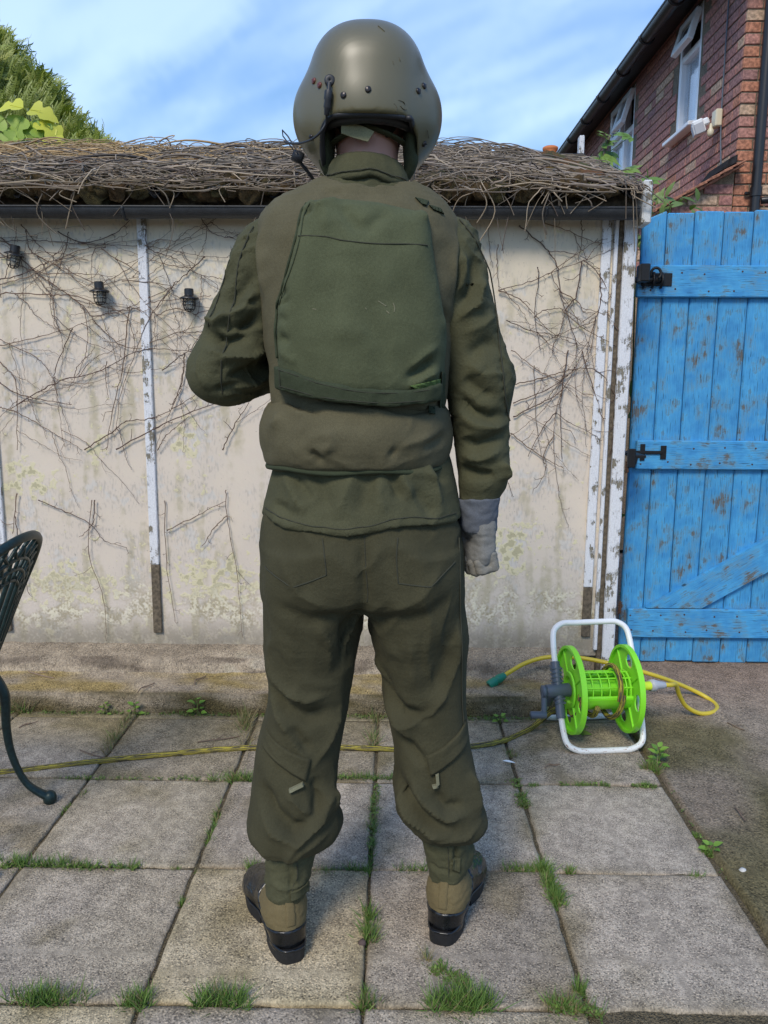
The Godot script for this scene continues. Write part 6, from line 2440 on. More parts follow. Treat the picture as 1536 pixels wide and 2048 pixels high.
func boot(o: Vector3, yaw: float, side: float, which: String) -> void:
	var xf := Transform3D(Basis(Vector3.UP, yaw), o)
	var upper := func(q: Vector3, grow: float) -> float:
		var d := cone(q, Vector3(0, 0.018, 0.040), Vector3(0, 0.10, 0.052), 0.0375, 0.036)
		d = smin(d, cone(q, Vector3(0, 0.10, 0.062), Vector3(0, 0.19, 0.066), 0.039, 0.036), 0.03)
		d = smin(d, cone(q, Vector3(0, 0.085, 0.085), Vector3(0.004 * side, 0.045, 0.205), 0.046, 0.037), 0.035)
		d = smin(d, ellip(q, Vector3(0.006 * side, 0.036, 0.236), Vector3(0.048, 0.036, 0.064)), 0.025)
		return maxf(d - grow, 0.022 - q.y)
	var lo := Vector3(-0.065, 0.0, -0.01)
	var hi := Vector3(0.065, 0.235, 0.315)
	var place := func(b: Bld) -> void:
		for i in b.v.size():
			var q := b.v[i]
			b.v[i] = xf * Vector3(q.x, q.y, -q.z)
		for i in range(0, b.idx.size(), 3):
			var k := b.idx[i + 1]
			b.idx[i + 1] = b.idx[i + 2]
			b.idx[i + 2] = k
		b.norm()
	var c := nets(lo, hi, 0.005, func(q: Vector3) -> float: return smax(upper.call(q, 0.0), q.y - 0.19, 0.005))
	crumple(c, 0.0022, 0.025, Vector3(1, 2.0, 1), 5)
	place.call(c)
	var boot_node := part(person, "boot", c.mesh(), M.canvas, true)
	var h := nets(lo, hi, 0.004, func(q: Vector3) -> float: return smax(upper.call(q, 0.0035), smax(q.y - (0.073 - 0.010 * sin(clampf(q.z / 0.13, 0, 1) * PI) ), q.z - 0.135 - (0.06 - q.y) * 0.4, 0.006), 0.003))
	place.call(h)
	part(boot_node, "heel_counter", h.mesh(), M.leather, true)
	var t := nets(lo, hi, 0.004, func(q: Vector3) -> float: return smax(upper.call(q, 0.0035), 0.116 - q.z + (q.y - 0.055) * 0.5, 0.003))
	crumple(t, 0.0022, 0.02, Vector3(2, 2, 0.6), 8)
	place.call(t)
	part(boot_node, "toe_cap", t.mesh(), M.leather, true)
	# strap of webbing up the heel
	var st := nets(lo, hi, 0.004, func(q: Vector3) -> float: return maxf(upper.call(q, 0.003), maxf(absf(q.x) - 0.011, maxf(q.z - 0.05, maxf(0.078 - q.y, q.y - 0.2)))))
	place.call(st)
	part(boot_node, "heel_strap", st.mesh(), M.canvas, true)
	# lacing on the instep
	for k in 4:
		var b := Bld.new()
		var f := 0.135 + k * 0.014
		var y := 0.108 - k * 0.0075
		b.tube(PackedVector3Array([Vector3(-0.028, y - 0.014, f), Vector3(-0.012, y - 0.001, f), Vector3(0.012, y - 0.001, f + 0.004), Vector3(0.028, y - 0.014, f + 0.004)]), 0.0028, 6)
		place.call(b)
		part(boot_node, "lace", b.mesh(), M.rubber, true)
	# soles
	var line := func(g: float) -> PackedVector2Array:
		var l := PackedVector2Array()
		for k in 40:
			var a := TAU * k / 40.0
			var f := 0.148 - signf(cos(a)) * pow(absf(cos(a)), 0.75) * (0.153 + g)
			var w := 0.0
			var tt := clampf(f / 0.3, 0, 1)
			w = lerpf(0.040, 0.032, smoothstep(0.15, 0.42, tt)) if tt < 0.42 else lerpf(0.031, 0.0505, smoothstep(0.42, 0.70, tt))
			w += g
			var sa := sin(a)
			l.append(Vector2(signf(sa) * pow(absf(sa), 0.55) * w + 0.005 * side * tt, f))
		return l
	var sole := Bld.new()
	sole.xf = Transform3D(Basis(Vector3(1, 0, 0), Vector3(0, 0, 1), Vector3(0, 1, 0)), Vector3.ZERO)
	sole.prism(line.call(0.003), 0.0205, 0.031)
	var whole_line: PackedVector2Array = line.call(0.002)
	var heel := PackedVector2Array()
	var fore := PackedVector2Array()
	for q in whole_line:
		if q.y <= 0.085: heel.append(q)
		if q.y >= 0.115: fore.append(q)
	sole.prism(heel, 0.0, 0.020)
	sole.prism(fore, 0.0, 0.020)
	for i in range(0, sole.idx.size(), 3):
		var k := sole.idx[i + 1]
		sole.idx[i + 1] = sole.idx[i + 2]
		sole.idx[i + 2] = k
	place.call(sole)
	part(boot_node, "sole", sole.mesh(), M.sole, true)
	var welt := Bld.new()
	var wp := PackedVector3Array()
	for q: Vector2 in line.call(0.0035): wp.append(Vector3(q.x, 0.033, q.y))
	wp.append(wp[0])
	welt.tube(wp, 0.0028, 6, false)
	place.call(welt)
	part(boot_node, "welt", welt.mesh(), M.leather, true)


func glove(xf: Transform3D, mirror: float) -> void:
	# local axes: the hand hangs along -y, the back of the hand faces +x, the thumb side is -z
	var f := func(q: Vector3) -> float:
		var p := (q - Vector3(0.004, -0.085, 0.0)) / Vector3(0.021, 0.056, 0.043)
		var d := (sqrt(sqrt(p.x * p.x * p.x * p.x + p.y * p.y * p.y * p.y + p.z * p.z * p.z * p.z)) - 1.0) * 0.021
		d = smin(d, cone(q, Vector3(0, 0.0, 0), Vector3(0.002, -0.05, 0), 0.036, 0.030), 0.02)
		d = smin(d, ellip(q, Vector3(-0.004, -0.132, 0.0), Vector3(0.021, 0.034, 0.042)), 0.012)
		d = smin(d, cone(q, Vector3(-0.006, -0.06, -0.030), Vector3(-0.018, -0.105, -0.046), 0.019, 0.013), 0.012)
		d = smin(d, cone(q, Vector3(-0.018, -0.105, -0.046), Vector3(-0.030, -0.137, -0.036), 0.0125, 0.011), 0.006)
		return d
	var pm := nets(Vector3(-0.07, -0.18, -0.075), Vector3(0.06, 0.03, 0.06), 0.0036, f)
	crumple(pm, 0.0022, 0.03, Vector3(1, 1.5, 1), 3)
	for i in pm.v.size(): pm.v[i] = xf * pm.v[i]
	pm.norm()
	var g := part(person, "glove", pm.mesh(), M.glove, true)
	var zs := [0.033, 0.012, -0.010, -0.031]
	var ls := [0.84, 0.97, 1.0, 0.93]
	for k in 4:
		var l: float = ls[k]
		var z: float = zs[k]
		var a := Vector3(0.012, -0.120, z)
		var b := a + Vector3(0.006, -0.042, 0.001) * l
		var c := b + Vector3(-0.030, -0.010, -0.001) * l
		var e := c + Vector3(-0.008, 0.028, 0.0) * l
		var r := 0.0115 if k == 0 else 0.0128
		var fd := func(q: Vector3) -> float:
			return smin(smin(cone(q, a, b, r + 0.001, r), cone(q, b, c, r, r - 0.0006), 0.004), cone(q, c, e, r - 0.0006, r - 0.002), 0.004)
		var fm := nets(Vector3(-0.06, -0.20, z - 0.02), Vector3(0.045, -0.095, z + 0.02), 0.0034, fd)
		crumple(fm, 0.0016, 0.012, Vector3.ONE, k)
		for i in fm.v.size(): fm.v[i] = xf * fm.v[i]
		fm.norm()
		part(g, "finger", fm.mesh(), M.glove_palm, true)
	# gauntlet cuff, open at the top
	var cf := nets(Vector3(-0.07, -0.07, -0.07), Vector3(0.07, 0.04, 0.07), 0.004, func(q: Vector3) -> float:
		var rr := lerpf(0.033, 0.040, clampf((q.y + 0.06) / 0.085, 0, 1))
		var d := Vector2(q.x, q.z * 0.92).length() - rr
		return maxf(maxf(absf(d) - 0.0035, q.y - 0.024 - q.z * 0.1), -0.062 - q.y))
	crumple(cf, 0.003, 0.035, Vector3(1, 1, 1), 9)
	for i in cf.v.size(): cf.v[i] = xf * cf.v[i]
	cf.norm()
	part(g, "gauntlet", cf.mesh(), M.glove_cuff, true)


func helmet_outer(q: Vector3) -> float:
	var p := (q - Vector3(-0.060, 1.812, -1.690)) / Vector3(0.1175, 0.1315, 0.150)
	var w := pow(pow(absf(p.x), 2.45) + pow(absf(p.y), 2.45) + pow(absf(p.z), 2.45), 1.0 / 2.45)
	var d := (w - 1.0) * 0.118
	var lo := (q - Vector3(-0.060, 1.752, -1.690)) / Vector3(0.118, 0.118, 0.148)
	d = smin(d, (lo.length() - 1.0) * 0.118, 0.03)
	for s in [-1.0, 1.0]:
		d = smin(d, ellip(q, Vector3(-0.060 + s * 0.090, 1.779, -1.680), Vector3(0.058, 0.080, 0.082)), 0.020)
	return d


func helmet_opening(q: Vector3) -> float:
	var x := absf(q.x + 0.0535)
	var y := q.y - 1.640
	# an arch with rounded upper corners, cut through the back
	var a := Vector2(maxf(x - 0.058, 0.0), maxf(y - 0.073, 0.0)).length() - 0.033
	if x < 0.058 and y < 0.073: a = maxf(x - 0.058, y - 0.073) - 0.033
	return maxf(a, -1.73 - q.z)


func head_and_helmet() -> void:
	var h := person
	# body under the clothes, one surface from crown to ankles and wrists
	var f := func(q: Vector3) -> float:
		var d := ellip(q, Vector3(-0.060, 1.815, -1.690), Vector3(0.076, 0.105, 0.094))
		d = smin(d, ellip(q, Vector3(-0.060, 1.765, -1.735), Vector3(0.056, 0.075, 0.056)), 0.03)
		d = smin(d, cone(q, Vector3(-0.060, 1.770, -1.785), Vector3(-0.060, 1.752, -1.803), 0.010, 0.014), 0.012)
		for s in [-1.0, 1.0]:
			d = smin(d, ellip(q, Vector3(-0.060 + s * 0.079, 1.775, -1.688), Vector3(0.010, 0.032, 0.018)), 0.006)
		d = smin(d, cone(q, Vector3(-0.060, 1.58, -1.650), Vector3(-0.060, 1.755, -1.672), 0.063, 0.059), 0.03)
		if q.y < 1.66:
			d = smin(d, cone(q, Vector3(-0.19, 1.53, -1.65), Vector3(0.06, 1.53, -1.65), 0.055, 0.055), 0.05)
			d = smin(d, cone(q, Vector3(-0.07, 1.50, -1.65), Vector3(-0.07, 1.05, -1.65), 0.115, 0.105), 0.06)
			d = smin(d, cone(q, Vector3(-0.07, 1.05, -1.65), Vector3(-0.07, 0.92, -1.65), 0.11, 0.12), 0.05)
			d = smin(d, cone(q, Vector3(-0.17, 0.90, -1.65), Vector3(-0.205, 0.50, -1.645), 0.082, 0.055), 0.03)
			d = smin(d, cone(q, Vector3(-0.205, 0.50, -1.645), Vector3(-0.236, 0.12, -1.615), 0.055, 0.032), 0.02)
			d = smin(d, cone(q, Vector3(0.045, 0.90, -1.65), Vector3(0.085, 0.50, -1.67), 0.082, 0.055), 0.03)
			d = smin(d, cone(q, Vector3(0.085, 0.50, -1.67), Vector3(0.135, 0.12, -1.675), 0.055, 0.032), 0.02)
			d = smin(d, cone(q, Vector3(0.10, 1.51, -1.65), Vector3(0.178, 1.22, -1.655), 0.036, 0.032), 0.03)
			d = smin(d, cone(q, Vector3(0.178, 1.22, -1.655), Vector3(0.176, 1.0, -1.64), 0.032, 0.024), 0.02)
			d = smin(d, cone(q, Vector3(-0.245, 1.50, -1.65), Vector3(-0.362, 1.275, -1.645), 0.036, 0.032), 0.03)
			d = smin(d, cone(q, Vector3(-0.362, 1.275, -1.645), Vector3(-0.185, 1.30, -1.87), 0.04, 0.026), 0.02)
		return d
	var b := nets(Vector3(-0.43, 0.09, -1.93), Vector3(0.24, 1.945, -1.50), 0.010, f)
	b.col = Color.WHITE
	part(h, "body", b.mesh(), M.skin, true)
	for s in [-1.0, 1.0]:
		var e := Bld.new()
		e.xf = Transform3D(Basis(), Vector3(-0.060 + s * 0.031, 1.797, -1.771))
		e.lathe([Vector2(0, -0.012), Vector2(0.008, -0.009), Vector2(0.012, 0), Vector2(0.008, 0.009), Vector2(0, 0.012)], 12)
		part(h, "eye", e.mesh(), M.eye, true)
	var mo := Bld.new()
	mo.tube(spline([Vector3(-0.083, 1.722, -1.776), Vector3(-0.072, 1.724, -1.787), Vector3(-0.060, 1.723, -1.791), Vector3(-0.048, 1.724, -1.787), Vector3(-0.037, 1.722, -1.776)], 4), 0.0035, 6)
	part(h, "mouth", mo.mesh(), M.red_screw, true)
	# cropped hair at the nape
	var hr := nets(Vector3(-0.16, 1.69, -1.80), Vector3(0.04, 1.94, -1.56), 0.006, func(q: Vector3) -> float: return maxf(f.call(q) - 0.0035, maxf(1.738 + absf(q.x + 0.058) * 0.0 + fn_b.get_noise_2d(q.x * 60, 5) * 0.006 - (absf(q.x + 0.058) * 0.35) - q.y, -1.73 - q.z + (q.y - 1.86) * -0.8)))
	part(h, "hair", hr.mesh(), M.hair, true)
	# shell
	var sh := nets(Vector3(-0.235, 1.645, -1.86), Vector3(0.115, 1.975, -1.52), 0.0042, func(q: Vector3) -> float:
		var o := helmet_outer(q)
		var d := maxf(o, -(o + 0.0125))
		d = smax(d, -helmet_opening(q), 0.003)
		var under := 1.672 + maxf(0.0, -q.z - 1.70) * 0.5
		d = maxf(d, under - q.y)
		# face opening
		var fx := absf(q.x + 0.06)
		d = maxf(d, -maxf(maxf(fx - 0.082, q.y - 1.862), q.z + 1.765))
		return d)
	relax(sh, 1, 0.35)
	var helm := part(h, "helmet", sh.mesh(), M.helmet, true)
	var hit := func(x: float, y: float) -> Vector3:
		var z := -1.50
		for k in 60:
			var d := helmet_outer(Vector3(x, y, z))
			if d < 0.0004: break
			z -= maxf(d * 0.6, 0.0003)
		return Vector3(x, y, z)
	# black rubber edging round the nape opening
	var rim := []
	for q in [Vector2(-0.090, 0.036), Vector2(-0.091, 0.05), Vector2(-0.091, 0.073), Vector2(-0.088, 0.090), Vector2(-0.080, 0.1), Vector2(-0.068, 0.1055), Vector2(-0.05, 0.106), Vector2(-0.02, 0.106), Vector2(0.02, 0.106), Vector2(0.05, 0.106), Vector2(0.068, 0.1055), Vector2(0.080, 0.1), Vector2(0.088, 0.090), Vector2(0.091, 0.073), Vector2(0.091, 0.05), Vector2(0.090, 0.036)]:
		rim.append(hit.call(q.x - 0.0535, q.y + 1.640) + Vector3(0, 0, -0.004))
	for pass_ in 3:
		for i in range(1, rim.size() - 1): rim[i].z = (rim[i - 1].z + rim[i].z + rim[i + 1].z) / 3.0
	var rb := Bld.new()
	rb.tube(spline(rim, 5), 0.0056, 8)
	part(helm, "edging", rb.mesh(), M.rubber, true)
	# padding inside, ear cups below
	var li := nets(Vector3(-0.21, 1.69, -1.83), Vector3(0.09, 1.94, -1.545), 0.007, func(q: Vector3) -> float:
		var o := helmet_outer(q)
		return maxf(maxf(maxf(o + 0.014, -(o + 0.030)), 1.735 - q.y), -1.76 - q.z))
	part(helm, "liner", li.mesh(), M.rubber, true)
	for s in [-1.0, 1.0]:
		var cup := nets(Vector3(-0.2, 1.62, -1.76), Vector3(0.09, 1.80, -1.58), 0.006, func(q: Vector3) -> float:
			return smin(ellip(q, Vector3(-0.057 + s * 0.083, 1.725, -1.665), Vector3(0.016, 0.06, 0.048)), cone(q, Vector3(-0.057 + s * 0.086, 1.69, -1.645), Vector3(-0.057 + s * 0.070, 1.655, -1.655), 0.011, 0.007), 0.01))
		part(helm, "ear_cup", cup.mesh(), M.liner, true)
	var ns := Bld.new()
	var np := []
	for k in 15:
		var a := lerpf(-1.25, 1.25, k / 14.0)
		np.append(Vector3(-0.0575 + sin(a) * 0.079, 1.739 - absf(sin(a)) * 0.022, -1.672 + cos(a) * 0.076))
	ns.tube(PackedVector3Array(np), 0.008, 8, true, 0.45)
	part(helm, "nape_strap", ns.mesh(), M.liner, true)
	# small cloth tab hanging in the opening
	var tb := Bld.new()
	tb.prism(P([-0.106, 1.738, -0.081, 1.738, -0.067, 1.735, -0.044, 1.725, -0.056, 1.707, -0.083, 1.714, -0.106, 1.722]), -1.583, -1.580)
	part(helm, "cloth_tab", tb.mesh(), M.tab, true)
	# screws
	for k in [[737, 183, 0], [687, 193, 0], [638, 167, 1], [626, 155, 1], [837, 172, 0], [849, 164, 0], [622, 268, 0], [849, 276, 0]]:
		pass
	for q: Array in [[P([-0.054, 1.783, -0.099, 1.775]), 0], [P([-0.145, 1.802]), 1], [P([-0.157, 1.815]), 1], [P([0.038, 1.797]), 0], [P([0.049, 1.811]), 0], [P([-0.165, 1.723, 0.052, 1.716]), 0]]:
		for w: Vector2 in q[0]:
			var at: Vector3 = hit.call(w.x, w.y)
			var e := 0.003
			var nn := Vector3(helmet_outer(at + Vector3(e, 0, 0)) - helmet_outer(at - Vector3(e, 0, 0)), helmet_outer(at + Vector3(0, e, 0)) - helmet_outer(at - Vector3(0, e, 0)), helmet_outer(at + Vector3(0, 0, e)) - helmet_outer(at - Vector3(0, 0, e))).normalized()
			var sb := Bld.new()
			sb.xf = Transform3D(Basis(Quaternion(Vector3.UP, nn)), at)
			sb.lathe([Vector2(0.0058, -0.003), Vector2(0.0058, 0.0012), Vector2(0.0044, 0.0026), Vector2(0.0, 0.0030)], 14)
			sb.box(Vector3(0, 0.0030, 0), Vector3(0.0014, 0.0014, 0.008))
			part(helm, "screw", sb.mesh(), M.red_screw if q[1] else M.dark_screw, true)
	var ht := Top.new([sh])
	for q: PackedVector2Array in [P([-0.007, 1.763, -0.002, 1.758, -0.003, 1.75]), P([0, 1.77, 0.01, 1.769, 0.013, 1.765]), P([0.001, 1.845, 0.004, 1.838]), P([-0.01, 1.836, -0.008, 1.83]), P([0.005, 1.761, 0.011, 1.757, 0.016, 1.758]), P([0.057, 1.737, 0.06, 1.726]), P([-0.037, 1.903, -0.025, 1.891])]:
		seam(helm, "scratch", ht, q, 0.0008, -0.0004, M.scratch)
	# socket, plug and lead of the boom microphone
	var so: Vector3 = hit.call(-0.1245, 1.8035)
	var k1 := Bld.new()
	k1.xf = Transform3D(Basis(Vector3.RIGHT, PI / 2) , so)
	k1.lathe([Vector2(0.010, -0.004), Vector2(0.010, 0.004), Vector2(0.008, 0.006), Vector2(0.003, 0.006), Vector2(0.0, 0.003)], 18)
	part(helm, "socket", k1.mesh(), M.rubber, true)
	var plug := Bld.new()
	var pl: Array[Vector3] = []
	for q in [Vector2(-0.1250, 1.798), Vector2(-0.1255, 1.786), Vector2(-0.1262, 1.783), Vector2(-0.1275, 1.770), Vector2(-0.1278, 1.768), Vector2(-0.129, 1.757), Vector2(-0.1292, 1.755), Vector2(-0.131, 1.744)]:
		pl.append(hit.call(q.x, maxf(q.y, 1.75)) * Vector3(1, 0, 1) + Vector3(0, q.y, 0.009))
	plug.tube(PackedVector3Array(pl), [0.0035, 0.0035, 0.0075, 0.0078, 0.0062, 0.0074, 0.0058, 0.0045], 12)
	part(helm, "plug", plug.mesh(), M.rubber, true)
	var ca := Bld.new()
	ca.tube(spline([pl[-1], Vector3(-0.133, 1.735, -1.560), Vector3(-0.143, 1.719, -1.562), Vector3(-0.160, 1.710, -1.575), Vector3(-0.185, 1.711, -1.605), Vector3(-0.205, 1.716, -1.625), Vector3(-0.219, 1.722, -1.64)], 6), 0.0022, 8)
	part(helm, "lead", ca.mesh(), M.rubber, true)
	var wb := Bld.new()
	wb.tube(PackedVector3Array([Vector3(-0.196, 1.700, -1.655), Vector3(-0.226, 1.738, -1.655), Vector3(-0.227, 1.749, -1.655), Vector3(-0.215, 1.735, -1.645), Vector3(-0.196, 1.704, -1.640)]), 0.0014, 6)
	part(helm, "wire_bracket", wb.mesh(), M.rubber, true)
	var kn := Bld.new()
	kn.xf = Transform3D(Basis(Vector3(0, 0, 1), PI / 2 - 0.4), Vector3(-0.197, 1.699, -1.655))
	kn.lathe([Vector2(0, -0.011), Vector2(0.011, -0.010), Vector2(0.012, 0.0), Vector2(0.011, 0.010), Vector2(0, 0.011)], 16)
	kn.xf = Transform3D()
	kn.tube(spline([Vector3(-0.197, 1.695, -1.66), Vector3(-0.180, 1.676, -1.67), Vector3(-0.158, 1.655, -1.70), Vector3(-0.13, 1.668, -1.80)], 5), 0.0035, 7)
	part(helm, "boom_arm", kn.mesh(), M.rubber, true)
	for s in [-1.0, 1.0]:
		var vk := nets(Vector3(-0.21, 1.77, -1.80), Vector3(0.10, 1.90, -1.66), 0.005, func(q: Vector3) -> float: return ellip(q, Vector3(-0.060 + s * 0.1165, 1.832, -1.735), Vector3(0.012, 0.030, 0.032)))
		part(helm, "visor_pivot", vk.mesh(), M.rubber, true)
	var vis := nets(Vector3(-0.2, 1.80, -1.90), Vector3(0.08, 1.965, -1.70), 0.006, func(q: Vector3) -> float:
		var o := helmet_outer(q)
		return maxf(maxf(o - 0.010, -(o - 0.003)), maxf(q.z + 1.735 + (1.86 - q.y) * 0.4, 1.835 - q.y)))
	part(helm, "visor", vis.mesh(), M.rubber, true)


# height of the jacket's hem across the back
func hem_y(x: float) -> float:
	var run := [Vector2(-0.29, 0.997), Vector2(-0.259, 0.990), Vector2(-0.183, 0.974), Vector2(-0.096, 0.968), Vector2(-0.04, 0.976), Vector2(0.010, 0.988), Vector2(0.045, 0.987), Vector2(0.078, 0.983), Vector2(0.128, 0.986), Vector2(0.16, 0.99)]
	for i in run.size() - 1:
		if x < run[i + 1].x or i == run.size() - 2:
			var t := clampf((x - run[i].x) / (run[i + 1].x - run[i].x), 0, 1)
			return cubic_interpolate(run[i].y, run[i + 1].y, run[maxi(i - 1, 0)].y, run[mini(i + 2, run.size() - 1)].y, t)
	return 0.98


func man() -> void:
	person = thing("person", "man seen from behind in an olive flight helmet, green armour vest and jungle boots", "person", Vector3(-0.06, 0, -1.65))
	head_and_helmet()
	# ---- trousers
	var hips := Col.new([[0.785, -0.068, -1.640, 0.17, 0.08], [0.815, -0.068, -1.645, 0.208, 0.140], [0.86, -0.068, -1.642, 0.212, 0.156], [0.92, -0.070, -1.640, 0.212, 0.160], [0.98, -0.070, -1.642, 0.204, 0.152], [1.06, -0.068, -1.645, 0.18, 0.135]])
	var legs := [Col.new([[0.236, -0.222, -1.622, 0.050, 0.052], [0.252, -0.222, -1.624, 0.086, 0.088], [0.272, -0.221, -1.626, 0.101, 0.102], [0.300, -0.2205, -1.629, 0.100, 0.103], [0.342, -0.220, -1.632, 0.095, 0.099], [0.392, -0.219, -1.635, 0.090, 0.095], [0.486, -0.205, -1.643, 0.091, 0.094], [0.579, -0.187, -1.648, 0.090, 0.095], [0.659, -0.181, -1.650, 0.097, 0.102], [0.748, -0.176, -1.648, 0.106, 0.122], [0.79, -0.176, -1.646, 0.105, 0.134], [0.83, -0.176, -1.645, 0.103, 0.144], [0.92, -0.178, -1.645, 0.092, 0.15]]),
		Col.new([[0.238, 0.122, -1.667, 0.046, 0.048], [0.254, 0.124, -1.667, 0.074, 0.078], [0.274, 0.120, -1.667, 0.088, 0.092], [0.300, 0.110, -1.668, 0.095, 0.098], [0.332, 0.101, -1.668, 0.095, 0.098], [0.375, 0.095, -1.669, 0.092, 0.096], [0.471, 0.085, -1.668, 0.087, 0.092], [0.565, 0.072, -1.664, 0.090, 0.095], [0.681, 0.060, -1.658, 0.102, 0.107], [0.738, 0.053, -1.651, 0.105, 0.122], [0.79, 0.049, -1.648, 0.105, 0.134], [0.83, 0.047, -1.646, 0.103, 0.144], [0.92, 0.045, -1.645, 0.092, 0.15]])]
	var tr := nets(Vector3(-0.34, 0.215, -1.82), Vector3(0.24, 1.06, -1.45), 0.0055, func(q: Vector3) -> float:
		var d: float = legs[0].d(q) if q.x < -0.06 else legs[1].d(q)
		if absf(q.x + 0.06) < 0.06:
			d = smin(legs[0].d(q), legs[1].d(q), 0.005)
		if q.y > 0.70:
			d = smin(d, hips.d(q), 0.022)
		if q.y < 0.36:
			d = smin(d, ellip(q, Vector3(-0.145, 0.293, -1.625), Vector3(0.034, 0.026, 0.05)), 0.02)
			d = smin(d, ellip(q, Vector3(0.176, 0.280, -1.665), Vector3(0.036, 0.026, 0.05)), 0.02)
		return d)
	crumple(tr, 0.0065, 0.15, Vector3(1, 0.6, 1), 31)
	crease(tr, 0.005, 0.10, Vector3(1, 0.55, 1), 32)
	var lf := "440,1200,2.56"
	var folds := [
		[P([-0.061, 0.969, -0.059, 0.898, -0.055, 0.825]), 0.014, -0.006],
		# left leg
		[P([-0.272, 0.702, -0.254, 0.656, -0.222, 0.622, -0.181, 0.608, -0.133, 0.615]), 0.016, 0.010],
		[P([-0.258, 0.639, -0.226, 0.588, -0.178, 0.567, -0.121, 0.576]), 0.020, -0.012],
		[P([-0.268, 0.647, -0.239, 0.57, -0.199, 0.501, -0.167, 0.462]), 0.017, 0.011],
		[P([-0.219, 0.553, -0.195, 0.514, -0.17, 0.488]), 0.016, -0.008],
		[P([-0.108, 0.589, -0.137, 0.511, -0.167, 0.458]), 0.015, 0.009],
		[P([-0.155, 0.807, -0.132, 0.741, -0.132, 0.657]), 0.030, 0.006],
		[P([-0.1, 0.8, -0.096, 0.725, -0.116, 0.649]), 0.022, -0.007],
		[P([-0.285, 0.425, -0.251, 0.363, -0.21, 0.327, -0.163, 0.346]), 0.017, -0.013],
		[P([-0.292, 0.376, -0.252, 0.318, -0.202, 0.298, -0.155, 0.342, -0.126, 0.418]), 0.018, 0.012],
		[P([-0.229, 0.412, -0.192, 0.368, -0.163, 0.355]), 0.014, 0.008],
		[P([-0.167, 0.44, -0.159, 0.387, -0.163, 0.342]), 0.014, -0.009],
		[P([-0.307, 0.292, -0.261, 0.253, -0.227, 0.252, -0.189, 0.282, -0.118, 0.315]), 0.014, 0.007],
		[P([-0.232, 0.249, -0.206, 0.291, -0.172, 0.328]), 0.012, 0.007],
		[P([-0.134, 0.396, -0.122, 0.342]), 0.016, 0.010],
		# right leg
		[P([-0.057, 0.74, -0.036, 0.638, -0.007, 0.568, 0.031, 0.52, 0.069, 0.476]), 0.016, 0.010],
		[P([-0.036, 0.677, -0.011, 0.603, 0.018, 0.571, 0.059, 0.565, 0.092, 0.587]), 0.018, -0.013],
		[P([-0.003, 0.542, 0.031, 0.543, 0.08, 0.574, 0.12, 0.635]), 0.016, 0.009],
		[P([0.121, 0.768, 0.107, 0.678, 0.071, 0.604]), 0.028, -0.008],
		[P([0.135, 0.776, 0.133, 0.691, 0.108, 0.613]), 0.016, 0.008],
		[P([0.028, 0.767, 0.041, 0.69, 0.038, 0.617]), 0.030, 0.007],
		[P([0.018, 0.52, 0.044, 0.485, 0.073, 0.45]), 0.016, -0.009],
		[P([0.005, 0.426, 0.028, 0.377, 0.075, 0.327, 0.131, 0.305]), 0.016, -0.014],
		[P([0.003, 0.376, 0.037, 0.331, 0.088, 0.3, 0.135, 0.291]), 0.013, 0.013],
		[P([0.032, 0.427, 0.07, 0.364, 0.113, 0.332, 0.164, 0.333]), 0.016, 0.012],
		[P([0.083, 0.4, 0.113, 0.36, 0.159, 0.356]), 0.014, -0.008],
		[P([0.05, 0.304, 0.101, 0.284, 0.161, 0.284, 0.196, 0.308]), 0.013, 0.007],
		[P([0.166, 0.428, 0.184, 0.361, 0.194, 0.31]), 0.016, 0.010],
		# seat
		[P([-0.226, 0.934, -0.187, 0.853, -0.098, 0.812]), 0.035, 0.007],
		[P([0.1, 0.916, 0.051, 0.845, -0.018, 0.813]), 0.035, 0.007],
		[P([-0.053, 0.844, -0.088, 0.76, -0.098, 0.676]), 0.018, -0.008],
		[P([-0.252, 0.831, -0.168, 0.791, -0.088, 0.802]), 0.020, -0.005],
		[P([-0.008, 0.792, 0.062, 0.804, 0.126, 0.845]), 0.020, -0.005],
	]
	fold(tr, folds)
	var trousers := part(person, "trousers", tr.mesh(), M.trousers, true)
	var tt := Top.new([tr])
	seam(trousers, "seam", tt, P([-0.058, 0.977, -0.056, 0.92, -0.052, 0.859, -0.053, 0.834]), 0.0013, 0.0, M.seam)
	var pocket := func(run: PackedVector2Array) -> void: seam(trousers, "pocket_seam", tt, run, 0.0014, 0.0004, M.seam)
	pocket.call(P([-0.259, 0.895, -0.23, 0.882, -0.199, 0.867]))
	pocket.call(P([-0.199, 0.867, -0.166, 0.878, -0.131, 0.894]))
	pocket.call(P([-0.131, 0.894, -0.134, 0.932, -0.139, 0.964]))
	pocket.call(P([0.006, 0.966, 0.004, 0.923, 0.008, 0.877]))
	pocket.call(P([0.008, 0.877, 0.041, 0.873, 0.071, 0.87]))
	pocket.call(P([0.071, 0.87, 0.09, 0.886, 0.121, 0.909]))
	flap(trousers, "pocket_flap", tt, P([-0.271, 0.528, -0.172, 0.478, -0.182, 0.433, -0.282, 0.496]), 0.0075, M.trousers, 0.004)
	flap(trousers, "pocket_flap", tt, P([0.07, 0.475, 0.159, 0.532, 0.165, 0.49, 0.081, 0.432]), 0.0075, M.trousers, 0.003)
	flap(trousers, "tie_tape", tt, P([-0.218, 0.416, -0.189, 0.431, -0.186, 0.424, -0.216, 0.41]), 0.011, M.lace)
	flap(trousers, "tie_tape", tt, P([0.091, 0.436, 0.098, 0.439, 0.1, 0.415, 0.094, 0.407]), 0.011, M.lace)
	flap(trousers, "tie_tape", tt, P([0.084, 0.411, 0.099, 0.414, 0.097, 0.408, 0.087, 0.405]), 0.011, M.lace)
